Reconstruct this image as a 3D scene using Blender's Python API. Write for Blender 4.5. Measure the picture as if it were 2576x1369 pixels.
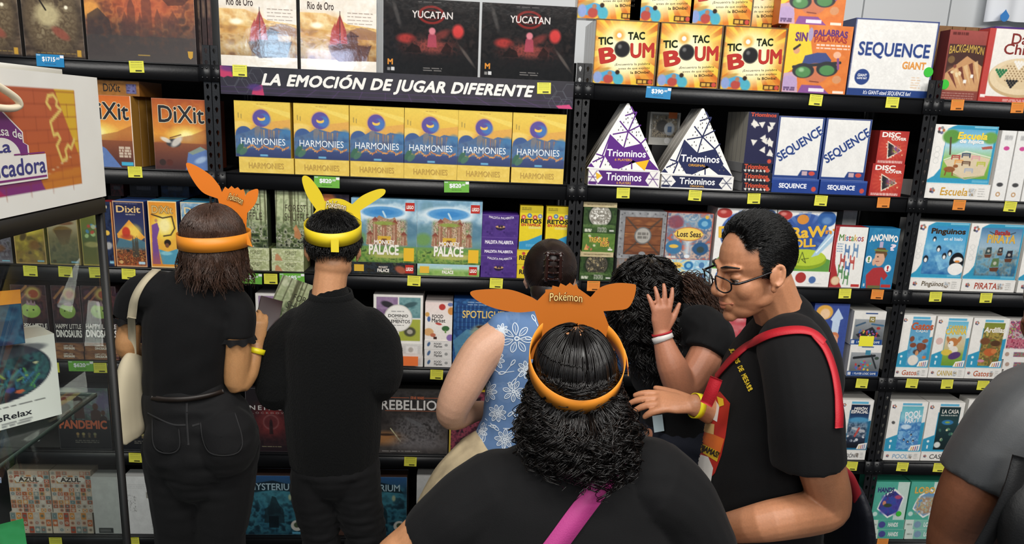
import bpy, math, random
import numpy as np
from mathutils import Vector, Matrix

# ---------------------------------------------------------------- camera, world, lights, exposure
for o in list(bpy.data.objects):
    bpy.data.objects.remove(o)
SC = bpy.context.scene
COL = SC.collection
FPX = 1780.0
CAM = np.array([1.084, -3.094, 2.064])
YAW, PITCH, ROLL = 0.063, 0.2143, 0.0432
def _basis():
    cy, sy, cp, sp, cr, sr = math.cos(YAW), math.sin(YAW), math.cos(PITCH), math.sin(PITCH), math.cos(ROLL), math.sin(ROLL)
    d = np.array([sy*cp, cy*cp, -sp]); r0 = np.array([cy, -sy, 0.0]); u0 = np.cross(r0, d)
    return cr*r0+sr*u0, -sr*r0+cr*u0, d
RV, UV, DV = _basis()
cd = bpy.data.cameras.new('camera'); cam = bpy.data.objects.new('camera', cd); COL.objects.link(cam)
cd.sensor_width = 36.0; cd.lens = FPX/2576*36.0; cd.clip_start = 0.02; cd.clip_end = 100
cam.matrix_world = Matrix(((RV[0], UV[0], -DV[0], CAM[0]), (RV[1], UV[1], -DV[1], CAM[1]), (RV[2], UV[2], -DV[2], CAM[2]), (0, 0, 0, 1)))
SC.camera = cam
SC.view_settings.view_transform = 'Standard'; SC.view_settings.look = 'None'
SC.view_settings.gamma = 1.0; SC.view_settings.use_curve_mapping = False
SC.view_settings.exposure = 0.0

W = bpy.data.worlds.new('hall_light'); SC.world = W; W.use_nodes = True
W.node_tree.nodes['Background'].inputs[0].default_value = (0.95, 0.97, 1.0, 1)
W.node_tree.nodes['Background'].inputs[1].default_value = 0.13

def area(name, loc, target, sx, sy, power, col=(1, 0.97, 0.92)):
    l = bpy.data.lights.new(name, 'AREA'); l.shape = 'RECTANGLE'; l.size = sx; l.size_y = sy; l.energy = power; l.color = col
    o = bpy.data.objects.new(name, l); COL.objects.link(o); o.location = loc
    o.rotation_euler = (Vector(target)-Vector(loc)).to_track_quat('-Z', 'Y').to_euler()
    return o
area('hall_and_fill_lamp', (-0.8, -3.2, 4.6), (-0.3, -0.3, 1.2), 1.6, 0.8, 76)
area('hall_and_fill_lamp', (1.6, -3.0, 4.7), (1.5, -0.3, 1.2), 1.6, 0.8, 80)
area('hall_and_fill_lamp', (4.0, -3.2, 4.6), (3.2, -0.3, 1.2), 1.6, 0.8, 76)
area('hall_and_fill_lamp', (1.2, -7.5, 4.6), (1.4, -0.8, 1.0), 3.0, 1.2, 165)
area('hall_and_fill_lamp', (3.8, -5.2, 4.2), (0.3, -1.4, 1.7), 1.6, 0.8, 60)  # added fill light to brighten the sign and the shoppers' backs
area('hall_screen', (-2.14, -9.0, 3.03), (-2.14, 0.0, 3.03), 0.46, 0.36, 16, (0.5, 0.78, 1.0))
area('hall_screen', (-1.26, -9.0, 2.88), (-1.26, 0.0, 2.88), 0.72, 0.26, 15, (0.62, 0.72, 1.0))

# ---------------------------------------------------------------- finding places in the room
def ray(px, py): return DV*FPX+RV*(px-1288)+UV*(684.5-py)
def P(px, py, y=0.0):
    v = ray(px, py); return CAM+v*((y-CAM[1])/v[1])
def Q(px, py, Z): return CAM+ray(px, py)*(Z/FPX)
def x_at(px, y, z):
    k = (px-1288)/FPX; n = RV-k*DV
    return CAM[0]-(n[1]*(y-CAM[1])+n[2]*(z-CAM[2]))/n[0]
def z_at(py, x, y):
    k = (684.5-py)/FPX; n = UV-k*DV
    return CAM[2]-(n[0]*(x-CAM[0])+n[1]*(y-CAM[1]))/n[2]

# ---------------------------------------------------------------- colours and materials
def lin(c):
    if isinstance(c, str):
        c = [int(c[i:i+2], 16)/255 for i in (0, 2, 4)]
    c = np.asarray(c, float)
    return np.where(c <= 0.04045, c/12.92, ((c+0.055)/1.055)**2.4)
def srgb(c):
    return np.array([int(c[i:i+2], 16)/255 for i in (0, 2, 4)]) if isinstance(c, str) else np.asarray(c, float)
MATS = {}
def mat(name, col=None, rough=0.5, metal=0.0, bump=0.0, bscale=60.0, spec=0.5, vary=0.0, coat=0.0, stretch=None, sheen=0.0, alpha=None, trans=0.0):
    if name in MATS: return MATS[name]
    m = bpy.data.materials.new(name); m.use_nodes = True; nt = m.node_tree; b = nt.nodes['Principled BSDF']
    b.inputs['Roughness'].default_value = rough; b.inputs['Metallic'].default_value = metal
    b.inputs['Specular IOR Level'].default_value = spec; b.inputs['Coat Weight'].default_value = coat
    if sheen: b.inputs['Sheen Weight'].default_value = sheen
    if trans: b.inputs['Transmission Weight'].default_value = trans; b.inputs['IOR'].default_value = 1.45
    if col is None:
        a = nt.nodes.new('ShaderNodeAttribute'); a.attribute_name = 'Col'
        nt.links.new(a.outputs['Color'], b.inputs['Base Color'])
    else:
        b.inputs['Base Color'].default_value = (*lin(col), 1)
    if bump or vary:
        tc = nt.nodes.new('ShaderNodeTexCoord'); n = nt.nodes.new('ShaderNodeTexNoise'); n.inputs['Scale'].default_value = bscale; n.inputs['Detail'].default_value = 4
        if stretch:
            mp = nt.nodes.new('ShaderNodeMapping'); mp.inputs['Scale'].default_value = stretch
            nt.links.new(tc.outputs['Object'], mp.inputs['Vector']); nt.links.new(mp.outputs['Vector'], n.inputs['Vector'])
        else: nt.links.new(tc.outputs['Object'], n.inputs['Vector'])
        if bump:
            bp = nt.nodes.new('ShaderNodeBump'); bp.inputs['Strength'].default_value = bump; bp.inputs['Distance'].default_value = 0.01
            nt.links.new(n.outputs['Fac'], bp.inputs['Height']); nt.links.new(bp.outputs['Normal'], b.inputs['Normal'])
        if vary and col is not None:
            r = nt.nodes.new('ShaderNodeValToRGB'); c = lin(col)
            r.color_ramp.elements[0].position = 0.3; r.color_ramp.elements[1].position = 0.7
            r.color_ramp.elements[0].color = (*(c*(1-vary)), 1); r.color_ramp.elements[1].color = (*np.minimum(c*(1+vary), 1), 1)
            nt.links.new(n.outputs['Fac'], r.inputs['Fac']); nt.links.new(r.outputs['Color'], b.inputs['Base Color'])
    MATS[name] = m
    return m
def M_card(): return mat('printed_card', None, 0.38, spec=0.4)
def M_wrap(): return mat('shrink_wrapped_print', None, 0.11, bump=0.10, bscale=14, spec=0.5, coat=0.3)
def M_black(): return mat('black_painted_steel', '101114', 0.42, bump=0.05, bscale=120)
def M_glass():
    if 'clear_glass' in MATS: return MATS['clear_glass']
    m = bpy.data.materials.new('clear_glass'); m.use_nodes = True; nt = m.node_tree; nt.nodes.clear()
    out = nt.nodes.new('ShaderNodeOutputMaterial'); mx = nt.nodes.new('ShaderNodeMixShader'); t = nt.nodes.new('ShaderNodeBsdfTransparent'); g = nt.nodes.new('ShaderNodeBsdfGlossy'); lw = nt.nodes.new('ShaderNodeLayerWeight')
    mr = nt.nodes.new('ShaderNodeMath'); mr.operation = 'POWER'; mr.inputs[1].default_value = 4.0; ma = nt.nodes.new('ShaderNodeMath'); ma.operation = 'MULTIPLY_ADD'; ma.inputs[1].default_value = 0.25; ma.inputs[2].default_value = 0.018
    g.inputs['Roughness'].default_value = 0.02; t.inputs['Color'].default_value = (0.955, 0.975, 0.96, 1); lw.inputs['Blend'].default_value = 0.5
    nt.links.new(lw.outputs['Facing'], mr.inputs[0]); nt.links.new(mr.outputs[0], ma.inputs[0]); nt.links.new(ma.outputs[0], mx.inputs[0]); nt.links.new(t.outputs[0], mx.inputs[1]); nt.links.new(g.outputs[0], mx.inputs[2]); nt.links.new(mx.outputs[0], out.inputs[0])
    MATS['clear_glass'] = m
    return m

# ---------------------------------------------------------------- mesh building
class MB:
    def __init__(s): s.v = []; s.q = []; s.t = []; s.c = []; s.n = 0
    def add(s, v, q=None, t=None, col=(0.8, 0.8, 0.8)):
        v = np.asarray(v, float).reshape(-1, 3); n0 = s.n
        s.v.append(v); s.n += len(v)
        c = lin(col) if isinstance(col, str) else np.asarray(col, float)
        if c.ndim == 1: c = np.tile(c, (len(v), 1))
        s.c.append(c)
        if q is not None and len(q): s.q.append(np.asarray(q, int)+n0)
        if t is not None and len(t): s.t.append(np.asarray(t, int)+n0)
        return n0
    def box(s, x0, y0, z0, x1, y1, z1, col=(0.8, 0.8, 0.8), skip=''):
        f = {'f': [(x0, y0, z0), (x1, y0, z0), (x1, y0, z1), (x0, y0, z1)], 'b': [(x1, y1, z0), (x0, y1, z0), (x0, y1, z1), (x1, y1, z1)],
             'l': [(x0, y1, z0), (x0, y0, z0), (x0, y0, z1), (x0, y1, z1)], 'r': [(x1, y0, z0), (x1, y1, z0), (x1, y1, z1), (x1, y0, z1)],
             't': [(x0, y0, z1), (x1, y0, z1), (x1, y1, z1), (x0, y1, z1)], 'd': [(x0, y1, z0), (x1, y1, z0), (x1, y0, z0), (x0, y0, z0)]}
        for k, vv in f.items():
            if k in skip: continue
            c = col[k] if isinstance(col, dict) else col
            s.add(vv, q=[(0, 1, 2, 3)], col=c)
    def cube(s, x0, y0, z0, x1, y1, z1, col=(0.8, 0.8, 0.8)):
        v = [(x, y, z) for z in (z0, z1) for y in (y0, y1) for x in (x0, x1)]
        s.add(v, q=[(0, 2, 3, 1), (4, 5, 7, 6), (0, 1, 5, 4), (1, 3, 7, 5), (3, 2, 6, 7), (2, 0, 4, 6)], col=col)
    def tube(s, pts, rad, k=8, col=(0.8, 0.8, 0.8), side=None, flat=1.0, caps=True):
        v, q, t = tube_arrays(pts, rad, k, side, flat, caps); s.add(v, q=q, t=t, col=col)
    def prism(s, pts2, y0, y1, col=(0.8, 0.8, 0.8), side=None):      # outline in x,z pulled from y0 to y1 (star-shaped about its mean)
        p = np.asarray(pts2, float); n = len(p); m = p.mean(0)
        f = [(x, y0, z) for x, z in p]+[(m[0], y0, m[1])]; b = [(x, y1, z) for x, z in p]+[(m[0], y1, m[1])]
        s.add(f, t=[(i, (i+1) % n, n) for i in range(n)], col=col); s.add(b, t=[((i+1) % n, i, n) for i in range(n)], col=col)
        s.add([(x, y0, z) for x, z in p]+[(x, y1, z) for x, z in p], q=[((i+1) % n, i, n+i, n+(i+1) % n) for i in range(n)], col=side or col)
    def data(s, name):
        me = bpy.data.meshes.new(name)
        v = np.concatenate(s.v); c = np.concatenate(s.c)
        q = np.concatenate(s.q) if s.q else np.zeros((0, 4), int); t = np.concatenate(s.t) if s.t else np.zeros((0, 3), int)
        return fill_mesh(me, v, q, t, c)
    def build(s, name, m, parent=None, smooth=False, loc=None, data=None):
        return put(name, data or s.data(name), m, parent, smooth, loc)
def fill_mesh(me, v, q, t, c=None):
    me.vertices.add(len(v)); me.vertices.foreach_set('co', np.asarray(v, np.float32).ravel())
    nl = 4*len(q)+3*len(t); me.loops.add(nl); me.loops.foreach_set('vertex_index', np.concatenate([np.asarray(q).ravel(), np.asarray(t).ravel()]).astype(np.int32))
    me.polygons.add(len(q)+len(t))
    me.polygons.foreach_set('loop_start', np.concatenate([np.arange(len(q))*4, 4*len(q)+np.arange(len(t))*3]).astype(np.int32))
    if c is not None:
        a = me.color_attributes.new('Col', 'FLOAT_COLOR', 'POINT')
        a.data.foreach_set('color', np.concatenate([c, np.ones((len(c), 1))], 1).astype(np.float32).ravel())
    me.update(calc_edges=True); me.validate()
    return me
def put(name, me, m, parent=None, smooth=False, loc=None):
    if m is not None and not me.materials:
        for x in (m if isinstance(m, (list, tuple)) else [m]): me.materials.append(x)
    if smooth: me.polygons.foreach_set('use_smooth', np.ones(len(me.polygons), bool))
    o = bpy.data.objects.new(name, me); COL.objects.link(o)
    if parent is not None: o.parent = parent
    if loc is not None: o.location = loc
    return o
def tag(o, label, cat, group=None):
    o['label'] = label; o['category'] = cat
    if group: o['group'] = group
    return o
def empty(name, loc, label, cat, group=None, rz=0.0):
    o = bpy.data.objects.new(name, None); COL.objects.link(o); o.location = loc; o.rotation_euler = (0, 0, rz); o.empty_display_size = 0.05
    return tag(o, label, cat, group)
def struct(o): o['kind'] = 'structure'; return o
def smooth_path(pts, n):
    p = np.asarray(pts, float)
    if len(p) == 2: return p[0]+(p[1]-p[0])*np.linspace(0, 1, n)[:, None]
    e = np.vstack([2*p[0]-p[1], p, 2*p[-1]-p[-2]]); out = []
    for t in np.linspace(0, len(p)-1, n):
        i = min(int(t), len(p)-2); f = t-i; a, b, c, d = e[i], e[i+1], e[i+2], e[i+3]
        out.append(0.5*((2*b)+(-a+c)*f+(2*a-5*b+4*c-d)*f*f+(-a+3*b-3*c+d)*f**3))
    return np.array(out)
def tube_arrays(pts, rad, k=8, side=None, flat=1.0, caps=True):
    p = np.asarray(pts, float); n = len(p); rad = np.broadcast_to(np.asarray(rad, float), (n,)) if np.ndim(rad) < 2 else np.asarray(rad, float)
    tg = np.gradient(p, axis=0); tg /= np.linalg.norm(tg, axis=1)[:, None]+1e-12
    if side is None:
        a = np.array([0.31, 0.2, 0.93]) if abs(tg[0] @ np.array([0.31, 0.2, 0.93])) < 0.9 else np.array([0.9, 0.1, 0.3])
        S = []
        for i in range(n):
            a = a-(a @ tg[i])*tg[i]; a /= np.linalg.norm(a); S.append(a)
        S = np.array(S)
    else:
        S = np.broadcast_to(np.asarray(side, float), p.shape).copy(); S -= (S*tg).sum(1)[:, None]*tg; S /= np.linalg.norm(S, axis=1)[:, None]+1e-12
    B = np.cross(tg, S); th = np.arange(k)/k*2*math.pi
    ra = rad if rad.ndim == 1 else rad[:, 0]; rb = rad*flat if rad.ndim == 1 else rad[:, 1]
    v = (p[:, None]+S[:, None]*(np.cos(th)[None, :, None]*ra[:, None, None])+B[:, None]*(np.sin(th)[None, :, None]*rb[:, None, None])).reshape(-1, 3)
    q = [(i*k+j, i*k+(j+1) % k, (i+1)*k+(j+1) % k, (i+1)*k+j) for i in range(n-1) for j in range(k)]
    t = []
    if caps:
        v = np.vstack([v, p[0], p[-1]]); m = n*k
        t = [((j+1) % k, j, m) for j in range(k)]+[((n-1)*k+j, (n-1)*k+(j+1) % k, m+1) for j in range(k)]
    return v, q, t

# ---------------------------------------------------------------- lettering as flat polygons
GLY = {}
def make_glyphs():
    chars = "ABCDEFGHIJKLMNOPQRSTUVWXYZabcdefghijklmnopqrstuvwxyz0123456789!¡?.,'-$+&ÁÉÓÑóñíéáúü%:"
    obs = []
    for wi, off in enumerate((0.0,)):
        for c in list(chars)+['H_']+['_'+c for c in chars]:
            cu = bpy.data.curves.new('g', 'FONT'); cu.body = 'HH' if c == 'H_' else ('H'+c[1]+'H' if len(c) == 2 else c)
            cu.offset = off if len(c) == 1 else 0; cu.resolution_u = 3; cu.dimensions = '2D'; cu.fill_mode = 'FRONT'
            if len(c) > 1 and wi: bpy.data.curves.remove(cu); continue
            o = bpy.data.objects.new('g', cu); COL.objects.link(o); obs.append((c, wi, o))
    dg = bpy.context.evaluated_depsgraph_get(); dg.update(); adv = {}; hh = 0
    for c, wi, o in obs:
        me = bpy.data.meshes.new_from_object(o.evaluated_get(dg)); n = len(me.vertices)
        co = np.zeros(n*3); me.vertices.foreach_get('co', co); co = co.reshape(-1, 3)
        if len(c) == 2:
            w = co[:, 0].max()-co[:, 0].min()
            if c == 'H_': hh = w
            else: adv[c[1]] = w
        else:
            me.calc_loop_triangles(); t = np.zeros(len(me.loop_triangles)*3, int); me.loop_triangles.foreach_get('vertices', t)
            GLY[c, wi] = (co[:, :2].copy(), t.reshape(-1, 3))
        bpy.data.meshes.remove(me)
    for c, wi, o in obs:
        cu = o.data; bpy.data.objects.remove(o); bpy.data.curves.remove(cu)
    for c in chars:
        GLY[c] = adv[c]-hh; v, t = GLY[c, 0]
        for wi, ds in ((1, [(k*0.017*math.cos(a), k*0.017*math.sin(a)) for k, a in [(0, 0)]+[(1, i*math.pi/2) for i in range(4)]]), (2, [(k*0.04*math.cos(a), k*0.04*math.sin(a)) for k, a in [(0, 0)]+[(1, i*math.pi/4) for i in range(8)]])):      # heavier weights: the letter laid over itself, slightly shifted
            GLY[c, wi] = (np.concatenate([v+np.array(d) for d in ds]), np.concatenate([t+i*len(v) for i in range(len(ds))]), np.repeat(np.arange(len(ds)), len(v)))
    GLY[' '] = 0.3
make_glyphs()
ACC = dict(zip('ÁÉÓÑóñíéáúü', 'AEONonieauu'))
def text_tris(s, w=0, shear=0.0, space=0.0):
    x = 0; V = []; T = []; Z = []; n = 0
    for c in s:
        if c in ACC:
            h = 0.74 if c.isupper() else 0.56; c, a = ACC[c], c; k = 0.045+0.03*w; m = x+GLY[c]*(0.5 if a != 'ñ' else 0.35)
            V.append(np.array([(m-k, h), (m+k, h), (m+k*2.6, h+0.13), (m+k*0.2, h+0.13)] if a not in 'ñü' else [(m-.14, h), (m-.05, h), (m-.05, h+.1), (m-.14, h+.1)] if a == 'ü' else [(m-.02, h), (m+.24, h+.03), (m+.24, h+.1), (m-.02, h+.07)])); T.append(np.array([(0, 1, 2), (0, 2, 3)])+n); Z.append(np.zeros(4)); n += 4
            if a == 'ü': V.append(V[-1]+[0.19, 0]); T.append(T[-1]+4); Z.append(np.zeros(4)); n += 4
        if (c, w) in GLY:
            g = GLY[c, w]; v, t = g[:2]; Z.append(g[2] if len(g) > 2 else np.zeros(len(v))); v = v+[x, 0]; V.append(v); T.append(t+n); n += len(v)
        x += GLY.get(c, 0.3)+space
    V = np.concatenate(V); T = np.concatenate(T); V[:, 0] += shear*V[:, 1]; text_tris.z = np.concatenate(Z)*0.00003
    return V, T
# ---------------------------------------------------------------- the setting
BAY = 1.548
S = {2: 2.2234, 3: 1.789, 4: 1.3599, 5: 0.9278, 6: 0.4934, 7: 0.06}
POST_TOP = 2.338
b = MB(); b.box(-7, -10, -0.1, 9, 2.6, 0); struct(b.build('floor', mat('grey_hall_carpet', '4a4b4e', 0.9, bump=0.3, bscale=300)))
b = MB(); b.box(-7, 1.7, 0, 9, 1.8, 5.2); struct(b.build('wall_back', mat('pale_partition', 'd6d9db', 0.6, bump=0.02)))
for i, px in enumerate((2171, 2389)):
    x = P(px, 20, 1.7)[0]; b = MB(); b.cube(x-0.003, 1.694, 0, x+0.003, 1.7, 5.2)
    struct(b.build('trim_%d' % (i+1), mat('partition_seam', '8d9194', 0.5)))

# ---------------------------------------------------------------- hanging banner on the far partition
bx0, bx1 = P(2480, 20, 1.6)[0], P(2620, 20, 1.6)[0]
bt, bb = 3.3, P(2530, 58, 1.6)[2]
hb = empty('hanging_banner', (bx0, 1.6, bb), 'white cloth banner with a blue emblem hanging on the far pale wall', 'banner')
b = MB(); xs = np.linspace(0, bx1-bx0, 30); v = []
for z in (0, bt-bb):
    for x in xs: v.append((x, 0.02*math.sin(x*34)+0.015*math.sin(x*13+z), z+0.015*math.sin(x*9)))
n = len(xs); b.add(v, q=[(i, i+1, n+i+1, n+i) for i in range(n-1)]); b.build('cloth', mat('white_banner_cloth', 'eef1f6', 0.7), hb, True)
b = MB(); ex = P(2524, 40, 1.57); w = 0.030; zc = ex[2]-bb; xc = ex[0]-bx0
b.prism([(xc+w*math.sin(a)*(1 if math.cos(a) < 0 else 1-0.9*math.cos(a)), zc+w*1.25*math.cos(a)) for a in np.linspace(0, 2*math.pi, 24, endpoint=False)], -0.045, -0.042)
b.build('emblem', mat('banner_blue', '3f8ad6', 0.5), hb)

# ---------------------------------------------------------------- black shelving racks
def post_mesh(sgn):
    m = MB(); p = 0.047; z = 0.0; xa, xb = (0.0015, 0.0315) if sgn > 0 else (-0.0315, -0.0015); xc = (xa+xb)/2
    ang = [math.pi/8+i*math.pi/4 for i in range(8)]
    while z+p <= POST_TOP+0.001:
        h = [(xc+0.0062*math.cos(a)*(1.15 if math.sin(a) > 0 else 0.75), z+p/2+0.0115*math.sin(a)) for a in ang]
        c = [(xb, z+p), (xa, z+p), (xa, z), (xb, z)]
        for y, fl in ((0.0, False), (0.003, True)):
            v = [(x, y, zz) for x, zz in h+c]
            t = [(0, 8, 1), (1, 8, 9), (1, 9, 2), (2, 9, 3), (3, 9, 10), (3, 10, 4), (4, 10, 5), (5, 10, 11), (5, 11, 6), (6, 11, 7), (7, 11, 8), (7, 8, 0)]
            m.add(v, t=[(i, k, j) for i, j, k in t] if not fl else t)
        m.add([(x, y, zz) for y in (0, 0.003) for x, zz in h], q=[(i, (i+1) % 8, 8+(i+1) % 8, 8+i) for i in range(8)])
        z += p
    m.box(xa if sgn > 0 else xb-0.003, 0.003, 0, xa+0.003 if sgn > 0 else xb, 0.035, z)
    m.box(xa, 0, z-0.001, xb, 0.003, z)
    return m.data('post')
post_me = {1: post_mesh(1), -1: post_mesh(-1)}
def plate_mesh():
    m = MB(); m.cube(-0.0225, -0.0035, -0.066, 0.0225, 0, 0.002)
    for x in (-0.009, 0.009):
        for z in (-0.05, -0.012):
            m.tube([(x, -0.0035, z), (x, -0.006, z)], [0.0045, 0.003], 8)
    return m.data('connector_plate')
plate_me = plate_mesh()
rack_names = ['black steel shelving rack behind the glass display case', 'black steel shelving rack carrying the printed header strip', 'black steel shelving rack with the tall triangle boxes',
              'black steel shelving rack at the far end, beside the grey shirted shopper']
RACKS = []
for i, lab in zip((-1, 0, 1, 2), rack_names):
    X0 = i*BAY; r = empty('shelving_rack', (X0, 0, 0), lab, 'shelving rack', 'black shelving racks')
    mb = M_black(); RACKS.append(r)
    put('post', post_me[1], mb, r, loc=(0, -0.004, 0)); put('post', post_me[-1], mb, r, loc=(BAY, -0.004, 0))
    for x in (0.002, BAY-0.032):
        b = MB(); b.cube(x, 0.47, 0, x+0.03, 0.50, POST_TOP); b.build('post', mb, r)
    for k, z in S.items():
        b = MB(); h = 0.068 if k < 7 else 0.055
        b.cube(0.033, -0.006, z-h, BAY-0.033, 0.024, z-0.0005); b.cube(0.033, -0.009, z-0.006, BAY-0.033, -0.004, z+0.0005)
        be = b.build('beam', mb, r)
        for x in (0.0225, BAY-0.0225): put('connector_plate', plate_me, mb, be, loc=(x, -0.009, z))
        b = MB(); b.cube(0.034, 0.026, z-0.014, BAY-0.034, 0.468, z-0.0008)
        b.build('shelf_board', mat('dark_shelf_board', '0a0a0b', 0.75), r)
    b = MB(); b.cube(0.004, 0.503, 0.02, BAY-0.004, 0.51, S[2]-0.03); b.build('back_panel', mat('black_back_sheet', '060607', 0.9), r)

# ---------------------------------------------------------------- art for the printed boxes
def ink(c):                                           # printed inks are a little duller than screen colours
    l = (c @ np.array([0.3, 0.59, 0.11]))[..., None]; return (l+(c-l)*0.86)*0.97
class Art:
    def __init__(s, w, h, res=0.0023):
        s.w, s.h = w, h; s.nx = max(6, int(w/res)); s.ny = max(6, int(h/res))
        s.X, s.Y = np.meshgrid(np.linspace(0, 1, s.nx+1), np.linspace(0, 1, s.ny+1))
        s.img = np.ones((s.ny+1, s.nx+1, 3))*0.8; s.dec = []; s.side = None
    def mix(s, m, c, a=1.0):
        m = (np.clip(m, 0, 1)*a)[..., None]; s.img = s.img*(1-m)+srgb(c)*m; return s
    def fill(s, c): s.img[:] = srgb(c); return s
    def grad(s, *cols, axis='y', x0=0, y0=0, x1=1, y1=1, a=1.0):
        t = np.clip((s.Y-y0)/(y1-y0), 0, 1) if axis == 'y' else np.clip((s.X-x0)/(x1-x0), 0, 1)
        c = np.array([srgb(k) for k in cols]); p = t*(len(cols)-1); i = np.clip(p.astype(int), 0, len(cols)-2); f = (p-i)[..., None]
        m = (s.box(x0, y0, x1, y1)*a)[..., None]
        s.img = s.img*(1-m)+(c[i]*(1-f)+c[i+1]*f)*m; return s
    def sd(s, d, soft): return np.clip(0.5-d/soft, 0, 1)
    def box(s, x0, y0, x1, y1, soft=None):
        e = soft or 0.6/min(s.nx, s.ny)
        return np.clip((s.X-x0)/e+0.5, 0, 1)*np.clip((x1-s.X)/e+0.5, 0, 1)*np.clip((s.Y-y0)/e+0.5, 0, 1)*np.clip((y1-s.Y)/e+0.5, 0, 1)
    def rect(s, x0, y0, x1, y1, c, a=1.0, soft=None): return s.mix(s.box(x0, y0, x1, y1, soft), c, a)
    def ell(s, cx, cy, rx, ry=None, c='ffffff', a=1.0, soft=0.1, rot=0.0):
        ry = rx*s.w/s.h if ry is None else ry
        dx, dy = (s.X-cx)*s.w, (s.Y-cy)*s.h; cr, sr = math.cos(rot), math.sin(rot); u, v = dx*cr+dy*sr, -dx*sr+dy*cr
        d = np.sqrt((u/(rx*s.w))**2+(v/(ry*s.h))**2)-1
        return s.mix(s.sd(d, max(soft, 1.0/(rx*s.nx))), c, a)
    def poly(s, pts, c, a=1.0):                       # convex or not: even-odd test on a fine lattice
        acc = np.zeros(s.X.shape); k = 0
        for ox in (-0.3, 0.3):
            for oy in (-0.3, 0.3):
                x, y = s.X+ox/s.nx, s.Y+oy/s.ny; ins = np.zeros(x.shape, bool); j = len(pts)-1
                for i in range(len(pts)):
                    xi, yi = pts[i]; xj, yj = pts[j]
                    if yi != yj: ins ^= ((yi > y) != (yj > y)) & (x < (xj-xi)*(y-yi)/(yj-yi)+xi)
                    j = i
                acc += ins; k += 1
        return s.mix(acc/k, c, a)
    def line(s, pts, wd, c, a=1.0):                   # wd in metres
        d = np.full(s.X.shape, 9.0); X, Y = s.X*s.w, s.Y*s.h
        for (x0, y0), (x1, y1) in zip(pts[:-1], pts[1:]):
            x0, x1, y0, y1 = x0*s.w, x1*s.w, y0*s.h, y1*s.h; L = (x1-x0)**2+(y1-y0)**2+1e-12
            t = np.clip(((X-x0)*(x1-x0)+(Y-y0)*(y1-y0))/L, 0, 1); d = np.minimum(d, np.hypot(X-x0-t*(x1-x0), Y-y0-t*(y1-y0)))
        return s.mix(s.sd(d-wd/2, s.w/s.nx), c, a)
    def noise(s, seed, sc, sx=1.0):
        r = np.random.RandomState(seed); o = np.zeros(s.X.shape); amp = 1.0; tot = 0
        for k in range(3):
            nx, ny = int(sc*s.w*sx*4*2**k)+2, int(sc*s.h*4*2**k)+2; g = r.rand(ny+1, nx+1)
            x, y = s.X*(nx-1e-6), s.Y*(ny-1e-6); i, j = x.astype(int), y.astype(int); fx, fy = x-i, y-j; fx, fy = fx*fx*(3-2*fx), fy*fy*(3-2*fy)
            o += amp*((g[j, i]*(1-fx)+g[j, i+1]*fx)*(1-fy)+(g[j+1, i]*(1-fx)+g[j+1, i+1]*fx)*fy); tot += amp; amp *= 0.55
        return o/tot
    def blot(s, seed, cols, sc=6, a=1.0, x0=0, y0=0, x1=1, y1=1, sx=1.0, soft=None, m=None):
        n = np.clip((s.noise(seed, sc, sx)-0.22)/0.56, 0, 0.999)*(len(cols)-1); i = n.astype(int); f = (n-i)[..., None]; c = np.array([srgb(k) for k in cols])
        i2 = np.minimum(i+1, len(cols)-1); m = ((s.box(x0, y0, x1, y1, soft) if m is None else m)*a)[..., None]
        s.img = s.img*(1-m)+(c[i]*(1-f)+c[i2]*f)*m; return s
    def dots(s, seed, n, x0, y0, x1, y1, r0, r1, cols, a=1.0):
        R = random.Random(seed)
        for _ in range(n): s.ell(R.uniform(x0, x1), R.uniform(y0, y1), R.uniform(r0, r1), R.uniform(r0, r1)*s.w/s.h, R.choice(cols), a, rot=R.uniform(0, 3))
        return s
    def rays(s, cx, cy, n, c, a=0.6, r=9.0, r0=0.0, ph=0.0):
        an = np.arctan2((s.Y-cy)*s.h, (s.X-cx)*s.w)+ph; d = np.hypot((s.Y-cy)*s.h, (s.X-cx)*s.w)/s.w
        return s.mix(np.clip(np.sin(an*n)*2+0.2, 0, 1)*(d < r)*np.clip((d-r0)*8, 0, 1), c, a)
    def dash(s, x0, y0, x1, n, c, seed=1, hgt=0.0022, gap=0.05, a=0.8):      # rows of print too small to read
        R = random.Random(seed)
        for k in range(n):
            y = y0+k*gap; x = x0
            while x < x1-0.01:
                e = min(x1, x+R.uniform(0.03, 0.10)); s.rect(x, y-hgt/s.h/2, e, y+hgt/s.h/2, c, a); x = e+0.015
        return s
    def txt(s, t, x0, y0, x1, y1, c, w=1, shear=0.0, rot=0.0, arc=0.0, lay=1, space=0.0, out=None, ow=2, od=None):
        if out: s.txt(t, x0, y0, x1, y1, out, ow, shear, rot, arc, lay, space); lay += 1
        V0, _ = text_tris(t, 0, shear, space); V, T = text_tris(t, w, shear, space); zz = text_tris.z; lo, hi = V0.min(0), V0.max(0)
        n = (V-lo)/(hi-lo); x = x0+n[:, 0]*(x1-x0); y = y1-n[:, 1]*(y1-y0)
        if arc: y = y+arc*((2*n[:, 0]-1)**2)
        if rot:
            cx, cy = (x0+x1)/2*s.w, (y0+y1)/2*s.h; X, Y = x*s.w-cx, y*s.h-cy; cr, sr = math.cos(rot), math.sin(rot)
            x, y = (cx+X*cr+Y*sr)/s.w, (cy-X*sr+Y*cr)/s.h
        s.dec.append((np.stack([x, y], 1), T, c, lay, zz)); return s
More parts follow.
